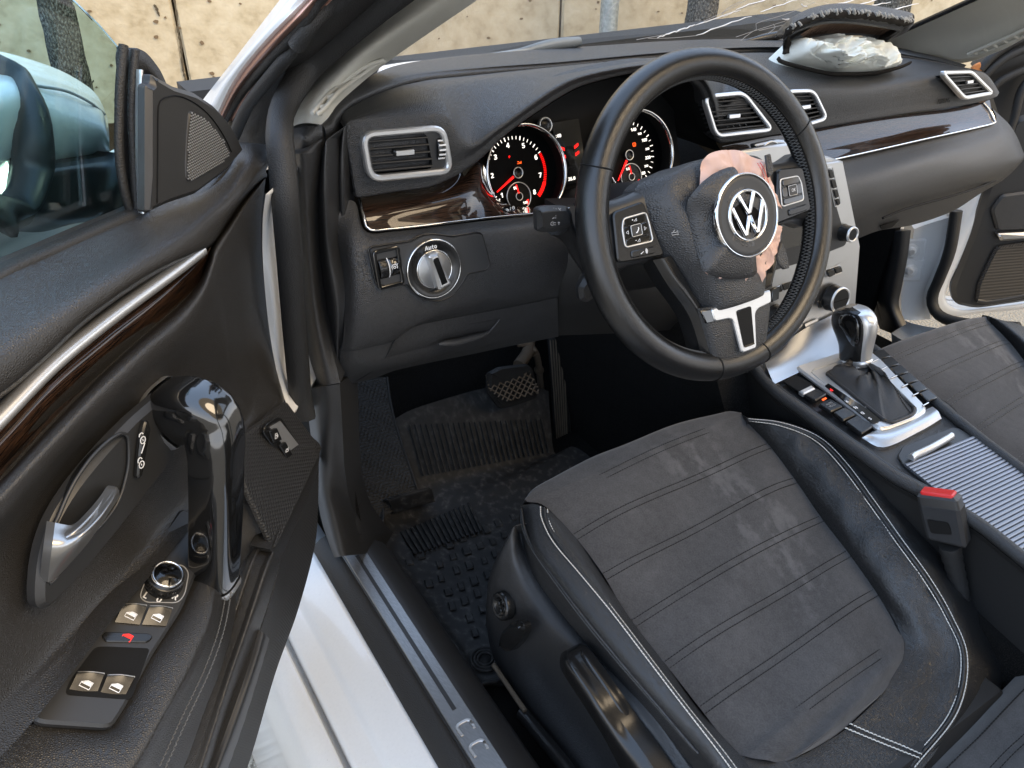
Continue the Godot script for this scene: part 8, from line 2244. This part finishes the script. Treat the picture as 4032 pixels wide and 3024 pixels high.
	part("mat_flap", st, M.mat_rubber, m)
	st = mb()
	tube(st, smooth(pv([-268.7,305,-843.7,-307.2,290,-767.3,-314.7,288,-714.6,-303.9,285,-610.8,-298.3,281,-510.9,-299.3,275,-458.6,-285.2,272,-452.6,-264.9,270,-447.4]), 40), .0035, 6)
	part("mat_lip", st, M.mat_rubber, m)
	st = mb()
	var e := Vector3(-0.2678, 0.2690, -0.4916)
	for k in [.021, .016, .011]: lathe(st, fr(e, Vector3.RIGHT, Vector3.UP), [k * 1000 - 2, 0, k * 1000 - 1, 3, k * 1000 + 1, 3, k * 1000 + 2, 0], 28)
	lathe(st, fr(e, Vector3.RIGHT, Vector3.UP), [0, 4, 6, 3.5, 8, 0], 20)
	part("mat_fastener", st, M.mat_rubber, m)
	# pedals
	var b := thing("brake_pedal", "brake pedal with a worn diamond grip on a dusty arm", "pedal", Vector3(0.0252, 0.4191, -0.9000))
	st = mb()
	var nb := Vector3(-.05, .55, .83).normalized()
	plate(st, rnd(pv([-25.2,469,-900,-1.4,474.3,-900,57.6,462.4,-900,71.5,446.5,-900,82.2,405.9,-900,83,375.3,-900,65.8,374.8,-900,8.8,377.8,-900,-3.5,386.6,-900,-26.6,428.6,-900]), .005, 3), nb, .016, .005)
	part("pedal_pad", st, M.rubber, b)
	st = mb()
	var poly := pv([-26.3,473.9,-888,-6.6,479.5,-888,48.8,467.6,-888,60.5,453.5,-888,69.8,417,-888,70.3,397.6,-888,2.5,402.3,-888,-8.7,410.5,-888,-28.5,440.3,-888])
	var O := Vector3(0.0176, 0.4389, -0.8880)
	var T := fr(O, Vector3.RIGHT, nb)
	var pl := PackedVector2Array()
	for q in poly: pl.append(Vector2((q - O).dot(T.basis.x), (q - O).dot(T.basis.y)))
	for s in [-1, 1]:
		for i in range(-8, 9):
			var dd := Vector2(.72, .69 * s).normalized()
			var pp := Vector2(i * .0135, 0)
			for seg in Geometry2D.intersect_polyline_with_polygon(PackedVector2Array([pp - dd * .2, pp + dd * .2]), pl):
				if seg.size() > 1: sweep(st, PackedVector3Array([T * Vector3(seg[0].x, seg[0].y, .005), T * Vector3(seg[1].x, seg[1].y, .005)]), box2(.0024, .0024, .0007), nb)
	part("grip_ridge", st, M.dusty, b, "", true)
	st = mb()
	tube(st, smooth(pv([58.1,447.4,-920,105,443.1,-960,149.3,442.7,-1020,169.3,450.6,-1060]), 12), .012, 8)
	tube(st, smooth(pv([93.7,455.5,-980,113.5,451.4,-970,134.3,418,-970,145.6,347,-970,159.3,277.6,-980,178.5,202.4,-990]), 16), .007, 8)
	part("pedal_arm", st, M.dusty, b)
	st = mb()
	for q in [Vector3(0.1160, 0.4397, -0.9600), Vector3(0.1410, 0.3826, -0.9700), Vector3(0.1492, 0.3109, -0.9700)]: lathe(st, fr(q, Vector3.UP, Vector3(-.4, .3, .9)), [0, 8, 6, 8, 9, 5, 10, 0, 10, -8], 14)
	part("pivot", st, M.dusty, b, "", true)
	var a := thing("accelerator_pedal", "tall ribbed accelerator pedal right of the brake pedal", "pedal", Vector3(0.1659, 0.2274, -0.9200))
	st = mb()
	var na := Vector3(-.05, .5, .86).normalized()
	plate(st, rnd(pv([178.5,436.2,-1000,223.1,426.3,-1000,185.8,237.5,-915,165.9,231.4,-910,143.5,230.5,-910]), .004, 3), na, .012, .004)
	part("pedal_pad", st, M.rubber, a)
	for i in 6:
		st = mb()
		var t := (i + .5) / 6.0
		var q0 := pv([173.9,434.8,-988,213.5,426.2,-988]); var q1 := pv([138.4,254.3,-899,168.7,256.9,-899])
		sweep(st, PackedVector3Array([q0[0].lerp(q0[1], t), q1[0].lerp(q1[1], t)]), box2(.0026, .0035, .001), na)
		part("grip_rib", st, M.dusty, a)
func passenger_side() -> void:
	# passenger's airbag and its lid
	var n := Vector3(-.1, .4, .9).normalized()
	var b := thing("passenger_airbag", "crumpled white airbag bulging from the torn dashboard opening", "airbag", Vector3(0.5532, 0.9732, -0.7200))
	var out := smooth(pv([438.1,1016.6,-740,462.5,1019.4,-760,551.2,1011.8,-780,604.1,1009.3,-780,665.6,1000.9,-770,689.9,991.2,-760,707.7,985.8,-750,707.1,974.8,-730,696.4,967.2,-715,670.2,963.3,-710,584.8,966.5,-710,539,970.5,-715,490.8,982.7,-720,438.1,996.2,-730]), 110, true)
	var mid := Vector3(0.4665, 1.0141, -0.6600)
	var nz := FastNoiseLite.new()
	nz.frequency = 13.0
	nz.seed = 31
	nz.fractal_type = FastNoiseLite.FRACTAL_RIDGED
	nz.fractal_octaves = 3
	var g := []
	for j in 30:
		var f := 1.0 - j / 29.3
		var row := PackedVector3Array()
		for i in 111:
			var q := mid.lerp(out[i % 110], f)
			var bulge := .05 * (sqrt(maxf(0.0, 1 - f * f)) - (1 - f))
			var k := 1.0 - pow(f, 6)
			q += n * (bulge + k * .026 * (nz.get_noise_3d(q.x * 1.3, q.y * 2.2, q.z * 1.3) - .3)) + Vector3(0, .006 * k * sin(q.x * 60 + q.y * 25), 0)
			row.append(q)
		g.append(row)
	var st := mb()
	put_grid(st, g)
	put_grid(st, [g[0], shift(g[0], Vector3(0, -.03, -.03))], 2)
	part("bag", st, M.bag_white, b)
	st = mb()
	var hole := smooth(pv([416.6,1003.1,-735,415,999.5,-725,444.7,990.9,-710,499.7,977.7,-700,537.2,972.2,-700,618.8,964.7,-700,679.9,967.1,-700,719.2,970.5,-705]), 40)
	sweep(st, hole, PackedVector2Array([Vector2(-.002, -.004), Vector2(.002, -.004), Vector2(.0015, .0012), Vector2(-.0012, .0016)]), Vector3(0, .8, .6))
	part("torn_edge", st, M.foam_dark, b)
	var l := thing("airbag_lid", "torn black airbag lid thrown up behind the white airbag, brown mesh beneath", "airbag cover", Vector3(0.4758, 0.9956, -0.7800))
	st = mb()
	var o := pv([479.2,1027.1,-800,498.5,1031.8,-810,523.9,1035.5,-820,583.5,1040.5,-840,632.5,1041.4,-850,668.9,1041,-850,706.8,1039.6,-840,754.7,1034.2,-820,812.3,1023.2,-790,800.2,1015.4,-775,756.5,1006.6,-770,695.4,993.7,-765])
	var i_ := pv([443.6,1016.7,-745,419.6,1036.2,-730,418.5,1048.5,-720,441,1057.3,-715,467.9,1062.5,-710,489.9,1064.1,-705,527.9,1061.3,-700,590.4,1052.4,-700,667.7,1037.9,-705,675.4,1030,-710,669.2,1018.9,-720,673.9,998.9,-750])
	var md := PackedVector3Array()
	for i in o.size(): md.append(o[i].lerp(i_[i], .5) + Vector3(0, .012, .004))
	skin(st, [shift(o, Vector3(0, -.004, 0)), o, md, i_, shift(i_, Vector3(0, -.006, .0))], 60, 16, Vector3(0, -.008, -.004), true)
	part("lid_shell", st, M.dash, l)
	st = mb()
	var uo := pv([443.6,1016.7,-745,424.4,1034.7,-733,425.8,1045.8,-725,451.2,1053.5,-722,482.1,1058,-720,504.5,1059.6,-715,541.9,1056.8,-710,604.1,1047.8,-710,673.2,1035.3,-710,680.5,1028.1,-715,673.9,1017.7,-725,680.3,999,-755])
	var uc := pv([521.2,998.8,-800,522.9,1004.5,-800,556.7,1005,-810,597.7,1003.4,-820,640.5,999.6,-830,665.5,998.2,-830,710.7,994.2,-830,737.1,992.7,-820,737.3,992.7,-800,727.8,993.6,-790,715,993.3,-780,700.8,993.1,-770])
	skin(st, [uo, uc], 40, 10, Vector3.ZERO, true)
	part("lid_underside", st, M.plastic, l)
	st = mb()
	skin(st, [pv([453.7,1033.6,-732,475.7,1043.9,-728,506.5,1055.9,-712,551.1,1052.3,-708,661.1,1034.4,-708]), pv([523.2,1015,-780,565.5,1014,-790,615,1012.7,-790,669.7,1007.9,-790,690.2,1008.6,-755])], 24, 10, Vector3(0, .001, .001))
	part("lid_mesh", st, M.brown_mesh, l)
	st = mb()
	var ed := smooth(pv([432.2,1007,-735,433.9,1020.1,-738,416.1,1037,-727,414.9,1049.3,-717,437.4,1058,-712,464.2,1063.2,-707,486.1,1064.8,-702,523.7,1062.7,-697,586,1053.8,-697,662.9,1039.4,-702,738.6,1030.8,-740]), 80)
	var r := RandomNumberGenerator.new()
	r.seed = 2
	var sc := PackedFloat32Array()
	for i in 80: sc.append(r.randf_range(.75, 1.3))
	tube(st, ed, .0055, 7, false, sc)
	part("torn_rim", st, M.foam_dark, l)
	st = mb()
	for i in 90:
		var q := ed[r.randi_range(10, 77)] + Vector3(r.randf_range(-.003, .003), r.randf_range(.001, .006), r.randf_range(.0, .006))
		bx(st, fr(q, Vector3(r.randf(), r.randf(), .3), Vector3(0, .7, .7)), Vector3(.0026, .006, .003))
	part("foam_crumb", st, M.foam, l, "", true)
	# passenger's door, standing open
	var hn := Vector3(-.6, .05, .8)
	var d := thing("passenger_door", "open passenger door with white frame, black panel and cloth insert", "car door", Vector3(1.2, .3, -.8))
	st = mb()
	var fo := pv([1246.8,607.5,-785.4,1236.3,551.1,-789.7,1222.6,481,-795.6,1199.7,407.7,-808.2,1191.2,336.2,-810.1,1202.3,305,-799.9,1232.7,287.7,-775.9,1310.3,307.2,-719,1389.3,322.8,-660.7,1543.5,368.1,-547.9])
	var fi := pv([1243.2,614.4,-766,1235.7,549.7,-767.6,1229.7,478,-767.6,1216.9,405.6,-772.6,1213.1,356.1,-772.4,1229.3,327.1,-758.4,1256,318.7,-737.9,1298.9,326.7,-706.2,1367.7,343.9,-655.7,1520.1,388.4,-544.2])
	skin(st, [shift(fo, hn * -.03), fo, fi, shift(fi, hn * -.03)], 40, 10, hn * -.06)
	part("door_frame", st, M.white_paint, d)
	st = mb()
	plate(st, rnd(pv([1254.4,788.8,-779.7,1238,610.6,-780.9,1236.6,526.5,-776.7,1223.5,380.6,-777.4,1236.2,346.5,-765.7,1248.1,336,-756.2,1285.3,328.4,-727.8,1373.8,354.3,-663.1,1562.6,422.7,-525.7,1446.2,844.9,-639.4]), .02, 4), hn, .02, .01)
	part("door_panel", st, M.plastic, d)
	st = mb()
	plate(st, rnd(pv([1254.2,620.6,-746.8,1242.8,585.1,-753.2,1264.5,533.7,-733.7,1315,539.8,-696.2,1501.8,576.7,-558.4,1475.6,671.9,-584]), .01, 3), hn, .012, .005)
	part("cloth_insert", st, M.dash_fine, d)
	st = mb()
	plate(st, rnd(pv([1260.6,531.4,-732.7,1271,513.7,-723.8,1316.5,520.9,-690.1,1506.3,549.5,-549.6,1501.4,567,-554.3,1312.7,537.6,-694]), .004, 3), hn, .02, .006)
	part("armrest_strip", st, M.alu, d)
	st = mb()
	plate(st, rnd(pv([1270.7,496.2,-726.7,1258,400.7,-730.3,1262.6,351.8,-723.7,1294.4,351.4,-699.9,1353.3,370.1,-656.8,1542.1,430.5,-519,1512.4,538.4,-548.1,1321.6,510.7,-689.4]), .012, 3), hn, .012, .005)
	part("pocket_panel", st, M.ribbed, d)
	st = mb()
	tube(st, smooth(pv([1258.4,358.9,-716.1,1276.7,355.2,-702.1,1309.6,364.7,-678,1343.4,376.8,-653.4,1413,403.1,-602.9]), 10), .006, 8)
	part("pocket_edge", st, M.plastic, d)
	st = mb()
	skin(st, [pv([1159.9,890.9,-830.7,1172.7,917.2,-822.8,1193.8,941.6,-808.4,1229.4,966,-783.3,1273.2,998.9,-752.5]), pv([1175.2,868.9,-817.9,1194,888.3,-805,1217.4,903,-788.3,1253.3,927.1,-762.9,1300.8,946.7,-728.5]), pv([1213.1,814.3,-801.1,1233.5,810.2,-785.5,1266.7,801.7,-760,1319.3,794,-720.1,1368,786.1,-683.1]), pv([1263.2,710.9,-757,1282,680.5,-741,1307.6,639.2,-719.2,1369.1,620.7,-672,1430.8,602.1,-624.5])], 20, 20, hn * -.05)
	part("door_flank", st, M.plastic, d)
	st = mb()
	for q in [pv([1145.2,890.8,-819.2,1158.2,915.2,-811,1179.9,939.4,-796.2,1214.9,961.9,-771.4]), pv([1154,877.2,-811.7,1168.8,900.9,-802.2,1189.8,921.7,-787.7,1223.8,942.6,-763.5]), pv([1170.5,849.6,-797.7,1181.9,867.9,-790.3,1201.2,883.5,-776.7,1234.4,903.1,-753.1]), pv([1219.1,749.3,-754.9,1221.5,798.7,-756.2,1220.8,846.7,-759.8,1231.2,884.6,-754.3])]: tube(st, smooth(q, 16), .009, 8)
	part("frame_seal", st, M.rubber, d)
	st = mb()
	plate(st, pv([1127.8,893.9,-832.4,1133.9,901.5,-828.4,1140.6,905.4,-823.5,1147.4,890.9,-817.5,1145.7,884.4,-818.4,1136.1,883.1,-825.5]), hn, .006, .002)
	part("frame_bracket", st, M.orange_plate, d)
	st = mb()
	plate(st, pv([1176.1,916,-827.6,1182.4,932.7,-823.9,1235.3,965,-786.3,1236.5,959.7,-785,1194.5,929.4,-814.7,1186.5,913.6,-819.7]), hn, .008, .002)
	part("outer_lip", st, M.white_paint, d)
